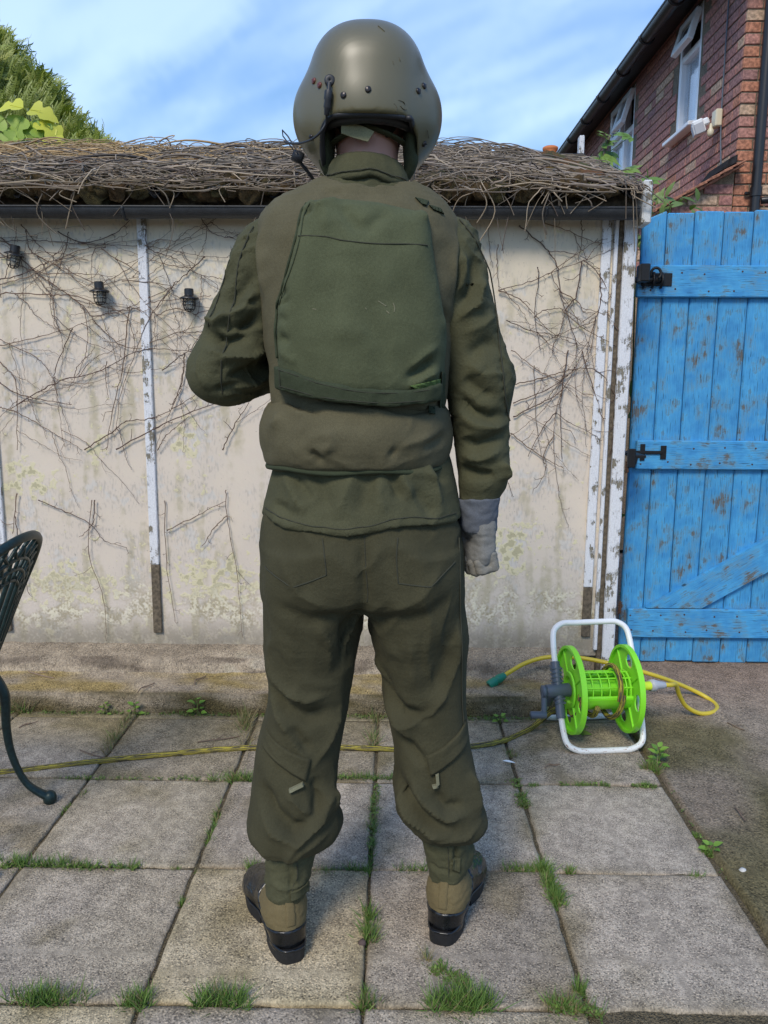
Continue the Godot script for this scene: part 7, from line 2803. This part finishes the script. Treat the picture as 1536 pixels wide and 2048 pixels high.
	seam(trousers, "side_seam", tt, P([0.131, 0.951, 0.135, 0.834, 0.142, 0.714, 0.148, 0.592, 0.155, 0.523]), 0.0014, 0.001, M.seam)
	# wrapped cuffs below the blousing
	var cuffs := [[Col.new([[0.125, -0.237, -1.606, 0.043, 0.046], [0.140, -0.236, -1.606, 0.0475, 0.050], [0.19, -0.230, -1.611, 0.053, 0.055], [0.25, -0.223, -1.618, 0.058, 0.060]]), 41], [Col.new([[0.135, 0.129, -1.670, 0.041, 0.044], [0.150, 0.128, -1.670, 0.046, 0.049], [0.19, 0.125, -1.668, 0.050, 0.053], [0.25, 0.121, -1.667, 0.054, 0.057]]), 42]]
	for k in 2:
		var co: Col = cuffs[k][0]
		var cb := nets(Vector3(co.cx[0] - 0.08, 0.10, co.cz[0] - 0.085), Vector3(co.cx[0] + 0.11, 0.265, co.cz[0] + 0.085), 0.005, func(q: Vector3) -> float:
			var d := co.d(q)
			if k == 1: d = smin(d, ellip(q, Vector3(0.172, 0.185, -1.675), Vector3(0.020, 0.035, 0.022)), 0.015)
			return d)
		crumple(cb, 0.004, 0.05, Vector3(1, 1.6, 1), cuffs[k][1])
		crumple(cb, 0.0012, 0.018, Vector3(1, 1.6, 1), cuffs[k][1] + 5)
		fold(cb, [[P([-0.268, 0.179, -0.23, 0.17, -0.183, 0.18]), 0.007, 0.005], [P([-0.225, 0.249, -0.217, 0.203, -0.22, 0.156]), 0.007, -0.005], [P([-0.21, 0.249, -0.208, 0.203, -0.215, 0.175]), 0.006, 0.005]] if k == 0 else [[P([0.129, 0.255, 0.135, 0.212, 0.135, 0.169]), 0.006, 0.006], [P([0.142, 0.255, 0.141, 0.212, 0.146, 0.179]), 0.006, -0.006], [P([0.078, 0.188, 0.105, 0.178, 0.135, 0.179]), 0.007, -0.004]])
		var cuff := part(trousers, "cuff", cb.mesh(), M.jacket, true)
		var ct := Top.new([cb])
		if k == 0:
			seam(cuff, "seam", ct, P([-0.206, 0.249, -0.205, 0.203, -0.215, 0.175, -0.218, 0.146]), 0.0011, 0.0005, M.seam)
			flap(cuff, "tab", ct, P([-0.221, 0.164, -0.184, 0.173, -0.183, 0.147, -0.219, 0.141]), 0.005, M.jacket)
		else:
			seam(cuff, "seam", ct, P([0.123, 0.255, 0.126, 0.212, 0.128, 0.16]), 0.0011, 0.0005, M.seam)
			flap(cuff, "tab", ct, P([0.135, 0.212, 0.154, 0.208, 0.153, 0.172, 0.136, 0.184]), 0.006, M.jacket)
	boot(Vector3(-0.216, 0.003, -1.545), 0.40, -1.0, "left")
	boot(Vector3(0.112, 0.003, -1.608), -0.30, 1.0, "right")
	# ---- jacket
	var jb := Col.new([[0.972, -0.070, -1.645, 0.213, 0.170], [1.02, -0.068, -1.645, 0.203, 0.160], [1.07, -0.067, -1.645, 0.190, 0.149], [1.10, -0.066, -1.645, 0.181, 0.140], [1.13, -0.066, -1.645, 0.172, 0.132], [1.25, -0.070, -1.645, 0.168, 0.130], [1.40, -0.075, -1.645, 0.180, 0.137], [1.50, -0.076, -1.645, 0.187, 0.135], [1.56, -0.077, -1.648, 0.183, 0.115], [1.61, -0.074, -1.652, 0.155, 0.086], [1.645, -0.066, -1.655, 0.098, 0.070], [1.66, -0.062, -1.655, 0.07, 0.062]])
	var jm := nets(Vector3(-0.30, 0.94, -1.83), Vector3(0.16, 1.675, -1.45), 0.006, func(q: Vector3) -> float:
		var d := jb.d(q)
		if q.y < 1.02:
			var a := atan2(q.x + 0.07, q.z + 1.645)
			var hem := lerpf(0.978, hem_y(q.x), smoothstep(-1.66, -1.58, q.z)) + sin(a * 9.0) * 0.0015
			d = smax(jb.d(Vector3(q.x, maxf(q.y, 0.9725), q.z)), hem - q.y, 0.005)
		return d)
	crumple(jm, 0.004, 0.12, Vector3(1, 0.6, 1), 51)
	crease(jm, 0.0035, 0.07, Vector3(1, 0.6, 1), 52)
	fold(jm, [
		[P([-0.011, 1.101, 0, 1.069, 0.013, 1.035]), 0.010, -0.008], [P([0, 1.102, 0.021, 1.065, 0.04, 1.035]), 0.012, 0.007], [P([0.057, 1.116, 0.076, 1.066, 0.092, 1.009]), 0.014, 0.007],
		[P([0.076, 1.109, 0.099, 1.058]), 0.012, -0.007], [P([-0.158, 1.101, -0.139, 1.057, -0.132, 1.011]), 0.016, -0.006], [P([-0.221, 1.086, -0.192, 1.041, -0.174, 0.996]), 0.016, 0.008],
		[P([-0.202, 1.086, -0.158, 1.03]), 0.012, -0.007], [P([-0.076, 1.098, -0.095, 1.049, -0.114, 0.996]), 0.018, 0.007], [P([-0.046, 1.102, -0.054, 1.057, -0.069, 1.004]), 0.018, -0.005], [P([-0.031, 1.087, -0.031, 1.042, -0.016, 1.008]), 0.016, 0.006],
		[P([-0.244, 1.026, -0.204, 1.007, -0.166, 1.011]), 0.012, -0.006], [P([0.013, 1.088, 0.054, 1.088, 0.095, 1.066]), 0.014, 0.005], [P([0.032, 1.065, 0.058, 1.028, 0.081, 0.998]), 0.014, -0.005]])
	relax(jm, 1, 0.4)
	var jacket := part(person, "jacket", jm.mesh(), M.jacket, true)
	var jt := Top.new([jm])
	var hs := PackedVector2Array()
	for k in 19:
		var x := lerpf(-0.265, 0.125, k / 18.0)
		hs.append(Vector2(x, hem_y(x) + 0.017 + sin(k * 2.3) * 0.001))
	seam(jacket, "hem_seam", jt, hs, 0.0010, 0.0003, M.seam)
	# sleeves
	var sleeve_r := nets(Vector3(0.03, 0.995, -1.76), Vector3(0.27, 1.62, -1.55), 0.0050, func(q: Vector3) -> float:
		var d := cone(q, Vector3(0.095, 1.512, -1.655), Vector3(0.172, 1.26, -1.652), 0.076, 0.064)
		d = smin(d, cone(q, Vector3(0.172, 1.26, -1.652), Vector3(0.184, 1.065, -1.640), 0.066, 0.052), 0.03)
		return smax(smin(d, cone(q, Vector3(0.176, 1.05, -1.64), Vector3(0.174, 1.0, -1.64), 0.042, 0.038), 0.012), 1.012 - q.y, 0.004))
	crumple(sleeve_r, 0.005, 0.12, Vector3(1, 1.0, 1), 61)
	crease(sleeve_r, 0.004, 0.065, Vector3(0.7, 1.3, 0.7), 62)
	fold(sleeve_r, [
		[P([0.114, 1.397, 0.138, 1.432, 0.152, 1.466, 0.149, 1.509]), 0.014, -0.010], [P([0.119, 1.38, 0.16, 1.415, 0.168, 1.475]), 0.013, 0.011], [P([0.123, 1.513, 0.132, 1.475, 0.127, 1.432]), 0.012, 0.008],
		[P([0.117, 1.24, 0.153, 1.202, 0.188, 1.191, 0.227, 1.199]), 0.014, -0.011], [P([0.122, 1.21, 0.161, 1.175, 0.201, 1.171, 0.23, 1.179]), 0.012, 0.009], [P([0.125, 1.143, 0.162, 1.136, 0.197, 1.148, 0.228, 1.168]), 0.013, -0.010], [P([0.128, 1.116, 0.171, 1.108, 0.217, 1.128]), 0.012, 0.008],
		[P([0.13, 1.088, 0.172, 1.077, 0.207, 1.077]), 0.012, -0.008], [P([0.212, 1.109, 0.221, 1.085, 0.225, 1.061]), 0.014, 0.012], [P([0.135, 1.302, 0.174, 1.275, 0.221, 1.279]), 0.018, 0.007], [P([0.128, 1.275, 0.171, 1.241, 0.207, 1.233]), 0.016, -0.007],
		[P([0.131, 1.354, 0.17, 1.372, 0.201, 1.398]), 0.018, 0.006], [P([0.136, 1.31, 0.176, 1.337, 0.207, 1.337]), 0.016, -0.006]])
	pucker(sleeve_r, P([0.122, 1.575, 0.161, 1.526, 0.189, 1.466, 0.201, 1.391, 0.209, 1.311, 0.218, 1.239, 0.234, 1.184]))
	var sr := part(jacket, "sleeve", sleeve_r.mesh(), M.jacket, true)
	var st := Top.new([sleeve_r])
	seam(sr, "seam", st, P([0.122, 1.575, 0.161, 1.526, 0.189, 1.466, 0.201, 1.391, 0.209, 1.311, 0.218, 1.239, 0.234, 1.184]), 0.0015, 0.0004, M.seam)
	var sleeve_l := nets(Vector3(-0.45, 1.19, -1.93), Vector3(-0.12, 1.61, -1.54), 0.0050, func(q: Vector3) -> float:
		var d := cone(q, Vector3(-0.250, 1.512, -1.655), Vector3(-0.358, 1.282, -1.640), 0.074, 0.063)
		return smin(d, cone(q, Vector3(-0.358, 1.280, -1.640), Vector3(-0.190, 1.295, -1.860), 0.062, 0.044), 0.03))
	crumple(sleeve_l, 0.005, 0.12, Vector3(1, 1.0, 1), 71)
	crease(sleeve_l, 0.0055, 0.065, Vector3(0.7, 1.3, 0.7), 72)
	fold(sleeve_l, [
		[P([-0.374, 1.356, -0.335, 1.334, -0.276, 1.352]), 0.012, -0.011], [P([-0.38, 1.386, -0.351, 1.373, -0.324, 1.395]), 0.013, 0.012], [P([-0.38, 1.325, -0.335, 1.308, -0.281, 1.312, -0.249, 1.343]), 0.015, 0.010],
		[P([-0.245, 1.334, -0.287, 1.281, -0.337, 1.263]), 0.014, -0.012], [P([-0.241, 1.299, -0.283, 1.259, -0.328, 1.243]), 0.013, 0.010], [P([-0.251, 1.264, -0.292, 1.237, -0.347, 1.232]), 0.012, -0.008], [P([-0.254, 1.379, -0.306, 1.365, -0.359, 1.369]), 0.009, -0.006], [P([-0.247, 1.332, -0.307, 1.307, -0.376, 1.297]), 0.008, 0.006], [P([-0.243, 1.288, -0.308, 1.254, -0.368, 1.239]), 0.008, -0.007], [P([-0.249, 1.266, -0.299, 1.239, -0.349, 1.229]), 0.007, 0.006], [P([-0.386, 1.321, -0.389, 1.278, -0.373, 1.239]), 0.009, 0.005], [P([-0.265, 1.417, -0.314, 1.408, -0.343, 1.426]), 0.008, -0.005], [P([-0.273, 1.472, -0.305, 1.429, -0.332, 1.412]), 0.016, -0.008], [P([-0.27, 1.438, -0.302, 1.399, -0.333, 1.386]), 0.014, 0.009], [P([-0.266, 1.395, -0.293, 1.369, -0.316, 1.365]), 0.012, -0.009], [P([-0.303, 1.531, -0.317, 1.489, -0.34, 1.451]), 0.014, 0.007]])
	pucker(sleeve_l, P([-0.279, 1.558, -0.305, 1.492, -0.317, 1.423, -0.332, 1.352, -0.343, 1.281, -0.346, 1.236]))
	var sl := part(jacket, "sleeve", sleeve_l.mesh(), M.jacket, true)
	var lt := Top.new([sleeve_l])
	seam(sl, "seam", lt, P([-0.279, 1.558, -0.305, 1.492, -0.317, 1.423, -0.332, 1.352, -0.343, 1.281, -0.346, 1.236]), 0.0015, 0.0004, M.seam)
	seam(sl, "seam", lt, P([-0.327, 1.495, -0.352, 1.425, -0.37, 1.367]), 0.0012, 0.0004, M.seam)
	# collar
	var cb := Bld.new()
	var rows := []
	for i in 9:
		var row := []
		var q: Vector3 = [Vector3(0.060, 1.650, 0), Vector3(0.0625, 1.672, 0), Vector3(0.0645, 1.688, 0), Vector3(0.068, 1.692, 0), Vector3(0.0725, 1.687, 0), Vector3(0.080, 1.672, 0), Vector3(0.0865, 1.648, 0), Vector3(0.0835, 1.641, 0), Vector3(0.075, 1.640, 0)][i]
		for j in 73:
			var a := -PI + TAU * j / 72.0
			var back := 0.5 + 0.5 * cos(a)
			var y := q.y - (1.0 - back) * 0.016 - sin(a) * 0.004 + (sin(a * 5.0 + 1.0) * 0.003 + sin(a * 9.0) * 0.0015) * clampf((i - 3) / 4.0, 0, 1)
			var r := q.x + fn_b.get_noise_2d(a * 5, i * 0.6) * 0.004
			row.append(Vector3(-0.0595 + sin(a) * r * 1.0, y, -1.656 + cos(a) * r))
		rows.append(row)
	cb.sheet(rows, true)
	var collar := part(jacket, "collar", cb.mesh(), M.jacket, true)
	var col2 := Bld.new()
	var crow := PackedVector3Array()
	for j in range(14, 59): crow.append(rows[6][j] + (rows[6][j] - Vector3(-0.0595, 1.65, -1.656)).normalized() * 0.0006 + Vector3(0, 0.006, 0))
	col2.tube(crow, 0.0012, 5, false)
	part(collar, "stitching", col2.mesh(), M.seam, true)
	var coll := nets(Vector3(-0.17, 1.60, -1.76), Vector3(0.06, 1.668, -1.54), 0.005, func(q: Vector3) -> float: return maxf(Vector2(q.x + 0.0605, q.z + 1.656).length() - lerpf(0.092, 0.070, clampf((q.y - 1.60) / 0.06, 0, 1)), q.y - 1.662))
	crumple(coll, 0.004, 0.03, Vector3.ONE, 81)
	part(jacket, "collar_base", coll.mesh(), M.jacket, true)
	# ---- vest
	var vb := Col.new([[1.205, -0.076, -1.642, 0.178, 0.142], [1.28, -0.074, -1.642, 0.185, 0.148], [1.37, -0.076, -1.642, 0.195, 0.152], [1.46, -0.078, -1.643, 0.202, 0.150], [1.53, -0.078, -1.646, 0.205, 0.143], [1.575, -0.078, -1.650, 0.200, 0.127], [1.61, -0.076, -1.654, 0.174, 0.103], [1.635, -0.070, -1.656, 0.135, 0.083], [1.652, -0.064, -1.656, 0.095, 0.073]])
	var vm := nets(Vector3(-0.31, 1.18, -1.82), Vector3(0.15, 1.67, -1.47), 0.006, func(q: Vector3) -> float: return smax(vb.d(q), 0.090 - Vector2((q.x + 0.0605) * 0.94, q.z + 1.656).length(), 0.006) if q.y > 1.59 else vb.d(q))
	crumple(vm, 0.0045, 0.09, Vector3.ONE, 91)
	fold(vm, [[P([-0.257, 1.558, -0.261, 1.51, -0.257, 1.462, -0.248, 1.413]), 0.010, 0.007], [P([0.111, 1.559, 0.109, 1.511, 0.106, 1.463, 0.105, 1.406]), 0.010, 0.007], [P([0.08, 1.406, 0.102, 1.374, 0.106, 1.341]), 0.012, -0.008], [P([-0.137, 1.619, -0.063, 1.621, 0.011, 1.618]), 0.010, 0.005], [P([-0.145, 1.611, -0.096, 1.609]), 0.010, -0.004]])
	relax(vm, 1, 0.4)
	var vest := part(person, "vest", vm.mesh(), M.vest, true)
	var outline: PackedVector2Array = P([-0.176, 1.578, -0.167, 1.588, -0.137, 1.593, -0.093, 1.594, -0.053, 1.591, -0.004, 1.583, 0.037, 1.575, 0.051, 1.569, 0.06, 1.557, 0.061, 1.538, 0.067, 1.496, 0.075, 1.457, 0.084, 1.417, 0.093, 1.373, 0.097, 1.329, 0.095, 1.28, 0.085, 1.243, 0.008, 1.229, -0.066, 1.229, -0.158, 1.237, -0.22, 1.253, -0.226, 1.305, -0.227, 1.359, -0.223, 1.397, -0.211, 1.441, -0.198, 1.482, -0.189, 1.521, -0.18, 1.559])
	# signed distance to the outline, once for each column of cells
	var lo := Vector3(-0.27, 1.19, -1.66)
	var ce := 0.0056
	var field := {}
	var sd2 := func(x: float, y: float) -> float:
		var k := Vector2i(roundi((x - lo.x) / ce * 2.0), roundi((y - lo.y) / ce * 2.0))
		if field.has(k): return field[k]
		var q := Vector2(x, y)
		var best := 1e9
		for i in outline.size():
			var a := outline[i]
			var b := outline[(i + 1) % outline.size()]
			best = minf(best, Geometry2D.get_closest_point_to_segment(q, a, b).distance_squared_to(q))
		var d := sqrt(best) * (-1.0 if Geometry2D.is_point_in_polygon(q, outline) else 1.0)
		field[k] = d
		return d
	var pmesh := nets(lo, Vector3(0.13, 1.64, -1.44), ce, func(q: Vector3) -> float:
		var s: float = sd2.call(q.x, q.y)
		return smax(smax(vb.d(q) - 0.033, s, 0.034), -1.64 - q.z, 0.004))
	crumple(pmesh, 0.0035, 0.12, Vector3.ONE, 95)
	crease(pmesh, 0.0012, 0.06, Vector3.ONE, 96)
	fold(pmesh, [
		[P([-0.169, 1.579, -0.159, 1.585, -0.147, 1.571, -0.126, 1.579, -0.094, 1.587]), 0.008, 0.007], [P([-0.171, 1.564, -0.151, 1.571]), 0.007, -0.006], [P([-0.106, 1.579, -0.086, 1.552, -0.062, 1.521]), 0.014, -0.005], [P([-0.009, 1.572, -0.041, 1.545, -0.062, 1.517]), 0.014, -0.005], [P([0.035, 1.576, 0.049, 1.564, 0.054, 1.549]), 0.009, 0.006], [P([-0.134, 1.579, -0.126, 1.548, -0.131, 1.525]), 0.012, 0.004],
		[P([0.018, 1.265, 0.047, 1.286, 0.076, 1.307]), 0.010, -0.009], [P([0.027, 1.255, 0.056, 1.272, 0.085, 1.286]), 0.009, 0.007], [P([0.022, 1.282, 0.047, 1.307, 0.08, 1.331]), 0.010, 0.006],
		[P([-0.216, 1.418, -0.197, 1.426]), 0.006, -0.004], [P([-0.216, 1.402, -0.193, 1.409]), 0.006, -0.004], [P([-0.219, 1.378, -0.198, 1.37]), 0.006, -0.004], [P([-0.22, 1.346, -0.195, 1.33]), 0.008, -0.005], [P([-0.221, 1.322, -0.199, 1.305, -0.178, 1.293]), 0.008, 0.005], [P([0.082, 1.42, 0.091, 1.388, 0.09, 1.347]), 0.008, 0.004], [P([-0.124, 1.355, -0.078, 1.347, -0.041, 1.351]), 0.05, 0.004]])
	relax(pmesh, 1, 0.4)
	var panel := part(vest, "back_panel", pmesh.mesh(), M.panel, true)
	var pt := Top.new([pmesh])
	seam(panel, "seam", pt, P([-0.178, 1.521, -0.126, 1.517, -0.094, 1.51, -0.037, 1.505, 0.02, 1.506, 0.056, 1.506]), 0.0011, 0.0003, M.seam)
	seam(panel, "seam", pt, P([-0.157, 1.581, -0.168, 1.562, -0.174, 1.519, -0.187, 1.473, -0.204, 1.433, -0.217, 1.401]), 0.0011, 0.0003, M.belt)
	var pip := PackedVector2Array()
	seam(panel, "piping", pt, P([-0.223, 1.305, -0.226, 1.346, -0.224, 1.386, -0.222, 1.402, -0.21, 1.434, -0.197, 1.474, -0.184, 1.517, -0.175, 1.567, -0.165, 1.584]), 0.0026, 0.0, M.belt)
	for q: PackedVector2Array in [P([-0.033, 1.405, -0.026, 1.401, -0.018, 1.396]), P([-0.006, 1.402, -0.003, 1.394, -0.004, 1.386]), P([-0.018, 1.388, -0.012, 1.383]), P([-0.056, 1.393, -0.053, 1.39]), P([-0.151, 1.391, -0.144, 1.39])]:
		seam(panel, "scuff", pt, q, 0.0011, -0.0002, M.lace)
	# loop tabs on the shoulder
	var vt := Top.new([vm])
	flap(vest, "shoulder_loop", vt, P([0.034, 1.604, 0.06, 1.599, 0.055, 1.587, 0.047, 1.589]), 0.006, M.belt)
	flap(vest, "shoulder_loop", vt, P([0.06, 1.589, 0.083, 1.587, 0.089, 1.576, 0.068, 1.58]), 0.006, M.belt)
	# belt across the back
	var bt := P([-0.225, 1.29, -0.184, 1.278, -0.139, 1.263, -0.065, 1.25, 0.008, 1.247, 0.054, 1.252, 0.09, 1.262])
	var bb := P([-0.226, 1.246, -0.185, 1.237, -0.139, 1.228, -0.065, 1.22, -0.01, 1.217, 0.054, 1.222, 0.091, 1.229])
	var at := func(run: PackedVector2Array, x: float) -> float:
		for i in run.size() - 1:
			if x < run[i + 1].x or i == run.size() - 2:
				return lerpf(run[i].y, run[i + 1].y, clampf((x - run[i].x) / (run[i + 1].x - run[i].x), -0.5, 1.2))
		return run[0].y
	var bm := nets(Vector3(-0.29, 1.17, -1.66), Vector3(0.14, 1.33, -1.44), 0.0044, func(q: Vector3) -> float:
		var t: float = at.call(bt, q.x)
		var u: float = at.call(bb, q.x)
		var th := 0.0425 - smoothstep(0.135, 0.175, absf(q.x + 0.07)) * 0.012
		return smax(maxf(vb.d(q) - th, maxf(q.x - 0.088, -0.229 - q.x)), maxf(maxf(q.y - t, u - q.y), -1.65 - q.z), 0.003))
	crumple(bm, 0.0028, 0.05, Vector3.ONE, 97)
	relax(bm, 1, 0.35)
	var belt := part(vest, "belt", bm.mesh(), M.belt, true)
	var bp := Top.new([bm])
	seam(belt, "stitching", bp, P([-0.217, 1.283, -0.184, 1.273, -0.138, 1.258, -0.065, 1.244, 0.008, 1.242, 0.066, 1.248]), 0.0009, 0.0003, M.seam)
	seam(belt, "stitching", bp, P([-0.218, 1.253, -0.184, 1.245, -0.139, 1.234, -0.065, 1.226, -0.01, 1.224, 0.067, 1.229]), 0.0009, 0.0003, M.seam)
	seam(belt, "stitching", bp, P([-0.217, 1.287, -0.216, 1.269, -0.215, 1.25]), 0.0009, 0.0003, M.seam)
	var both := Top.new([pmesh, vm])
	flap(belt, "hook_patch", both, P([0.026, 1.255, 0.085, 1.268, 0.087, 1.243, 0.045, 1.243]), 0.008, M.hook)
	flap(belt, "buckle_strap", both, P([0.087, 1.282, 0.097, 1.28, 0.099, 1.204, 0.086, 1.205]), 0.011, M.belt)
	# padded band below the belt
	var lv := Col.new([[1.086, -0.080, -1.642, 0.179, 0.147], [1.10, -0.080, -1.642, 0.189, 0.161], [1.13, -0.080, -1.642, 0.196, 0.173], [1.165, -0.080, -1.642, 0.199, 0.176], [1.195, -0.080, -1.642, 0.193, 0.168], [1.214, -0.080, -1.642, 0.181, 0.152], [1.228, -0.078, -1.642, 0.168, 0.138]])
	var lm := nets(Vector3(-0.31, 1.06, -1.84), Vector3(0.15, 1.27, -1.45), 0.0056, func(q: Vector3) -> float: return lv.d(q))
	crumple(lm, 0.004, 0.1, Vector3(1, 1.3, 1), 101)
	crease(lm, 0.003, 0.07, Vector3(0.7, 1.3, 1), 102)
	fold(lm, [[P([-0.228, 1.237, -0.183, 1.216, -0.133, 1.205]), 0.010, -0.009], [P([-0.227, 1.223, -0.187, 1.207, -0.14, 1.202]), 0.009, 0.007], [P([-0.162, 1.133, -0.144, 1.117, -0.133, 1.111]), 0.009, -0.008], [P([-0.024, 1.213, 0.026, 1.208, 0.077, 1.214]), 0.010, -0.008], [P([-0.075, 1.211, -0.017, 1.204, 0.048, 1.201]), 0.009, 0.005], [P([0.001, 1.141, 0.041, 1.152, 0.077, 1.163]), 0.010, 0.005], [P([-0.009, 1.119, 0.001, 1.141]), 0.008, -0.005], [P([-0.242, 1.176, -0.224, 1.187, -0.229, 1.205]), 0.010, 0.006], [P([0.052, 1.134, 0.085, 1.149, 0.103, 1.164]), 0.010, -0.006], [P([-0.133, 1.126, -0.119, 1.151, -0.126, 1.177]), 0.012, 0.005]])
	relax(lm, 1, 0.4)
	var band := part(vest, "lower_band", lm.mesh(), M.vest, true)
	var lb := Top.new([lm, jm])
	var hoop := PackedVector3Array()
	for k in 97:
		var a := TAU * k / 96.0
		var x := cos(a)
		var z := sin(a)
		var r := 1.0 / sqrt(sqrt(x * x * x * x + z * z * z * z + 1.4 * x * x * z * z))
		var dip := 0.5 + 0.5 * sin(a)
		hoop.append(Vector3(-0.080 + x * r * 0.1845, 1.095 - dip * 0.004 + sin(a * 6.0) * 0.0025, -1.642 + z * r * 0.153))
	var hb := Bld.new()
	hb.tube(hoop, 0.0048, 8, false)
	part(band, "piping", hb.mesh(), M.belt, true)
	var jt2 := Top.new([lm])
	flap(band, "strap_end", jt2, P([0.064, 1.217, 0.077, 1.215, 0.077, 1.201, 0.064, 1.203]), 0.007, M.belt)
	# ---- gloves
	M.glove_cuff = M.glove.duplicate()
	M.glove_cuff.albedo_color = lin(0.185, 0.20, 0.235)
	glove(Transform3D(Basis(Vector3.UP, 0.35) * Basis(Vector3(0, 0, 1), 0.03).scaled(Vector3(1.06, 0.80, 1.0)), Vector3(0.1745, 1.003, -1.642)), 1.0)
	glove(Transform3D(Basis(Vector3.UP, -0.6) * Basis(Vector3(0, 0, 1), -1.5) * Basis(Vector3.UP, PI), Vector3(-0.182, 1.298, -1.872)), -1.0)


# ---------------------------------------------------------------- sky and start

func sky_clouds() -> ImageTexture:
	var w := 1152
	var h := 576
	var im := Image.create(w, h, false, Image.FORMAT_RGBAF)
	var a := FastNoiseLite.new()
	a.seed = 5
	a.frequency = 0.55
	a.fractal_octaves = 5
	a.domain_warp_enabled = true
	a.domain_warp_amplitude = 0.9
	a.domain_warp_frequency = 0.6
	var s := FastNoiseLite.new()
	s.seed = 9
	s.frequency = 1.0
	s.fractal_octaves = 4
	for j in h / 2:
		var el := (0.5 - (j + 0.5) / h) * PI
		for i in w:
			var az := (i + 0.5) / w * TAU
			var d := Vector3(cos(el) * sin(az), sin(el), cos(el) * cos(az))
			var q := Vector2(d.x, d.z) / (d.y + 0.16)
			var u := q.rotated(0.75)
			var n := a.get_noise_2d(u.x * 0.55 + 3.0, u.y * 1.7)
			var m := s.get_noise_2d(u.x * 1.2 + 8.0, u.y * 4.2)
			var c := smoothstep(-0.35, 0.60, n * 0.85 + m * 0.42)
			c = c * 0.60 + 0.03
			im.set_pixel(i, j, Color(1, 1, 1, c))
	return ImageTexture.create_from_image(im)


func _ready() -> void:
	rng.seed = 20240611
	fn_a.seed = 3
	fn_a.frequency = 1.0
	fn_a.fractal_octaves = 3
	fn_b.seed = 4
	fn_b.frequency = 1.0
	fn_b.fractal_octaves = 3
	# camera
	var cam := Camera3D.new()
	cam.name = "camera"
	cam.fov = 65.89
	cam.near = 0.05
	cam.far = 400.0
	cam.position = Vector3(0, 1.268, 0)
	cam.basis = Basis(Vector3.UP, deg_to_rad(0.79)) * Basis(Vector3.RIGHT, deg_to_rad(-9.59)) * Basis(Vector3(0, 0, 1), deg_to_rad(0.31))
	add_child(cam)
	cam.current = true
	# sky, light, exposure
	var sky := ProceduralSkyMaterial.new()
	sky.sky_top_color = lin(0.045, 0.17, 0.46)
	sky.sky_horizon_color = lin(0.32, 0.52, 0.73)
	sky.sky_curve = 0.24
	sky.ground_bottom_color = lin(0.16, 0.15, 0.14)
	sky.ground_horizon_color = lin(0.35, 0.40, 0.45)
	sky.sky_cover = sky_clouds()
	sky.sky_cover_modulate = lin(0.40, 0.41, 0.43)
	sky.sun_angle_max = 40.0
	var env := Environment.new()
	env.background_mode = Environment.BG_SKY
	env.sky = Sky.new()
	env.sky.sky_material = sky
	env.tonemap_mode = Environment.TONE_MAPPER_LINEAR
	env.tonemap_exposure = 1.62
	env.sdfgi_enabled = true
	env.ssao_enabled = true
	env.ssil_enabled = true
	var we := WorldEnvironment.new()
	we.name = "environment"
	we.environment = env
	add_child(we)
	var sun := DirectionalLight3D.new()
	sun.name = "sun"
	sun.light_energy = 0.5
	sun.light_angular_distance = 17.0
	sun.light_color = Color(1.0, 0.97, 0.925)
	sun.shadow_enabled = true
	sun.look_at_from_position(Vector3(-2.0, 5.0, 5.0), Vector3.ZERO)
	add_child(sun)
	textures()
	materials()
	ground()
	shed()
	house()
	outhouse()
	far_things()
	gate()
	man()
	reel()
	chair()
	lantern(Vector3(-1.484, 1.728, -3.165), -0.22, "cage lantern hanging askew among the thickest stems near the edge of the wall")
	lantern(Vector3(-1.158, 1.592, -3.165), 0.03, "cage lantern hanging between the white batten and the tilted lantern")
	lantern(Vector3(-0.808, 1.567, -3.165), 0.0, "cage lantern hanging between the white batten and the man's raised elbow")
	vine()
	roof_growth()
	plants()
	grass()
	debris()
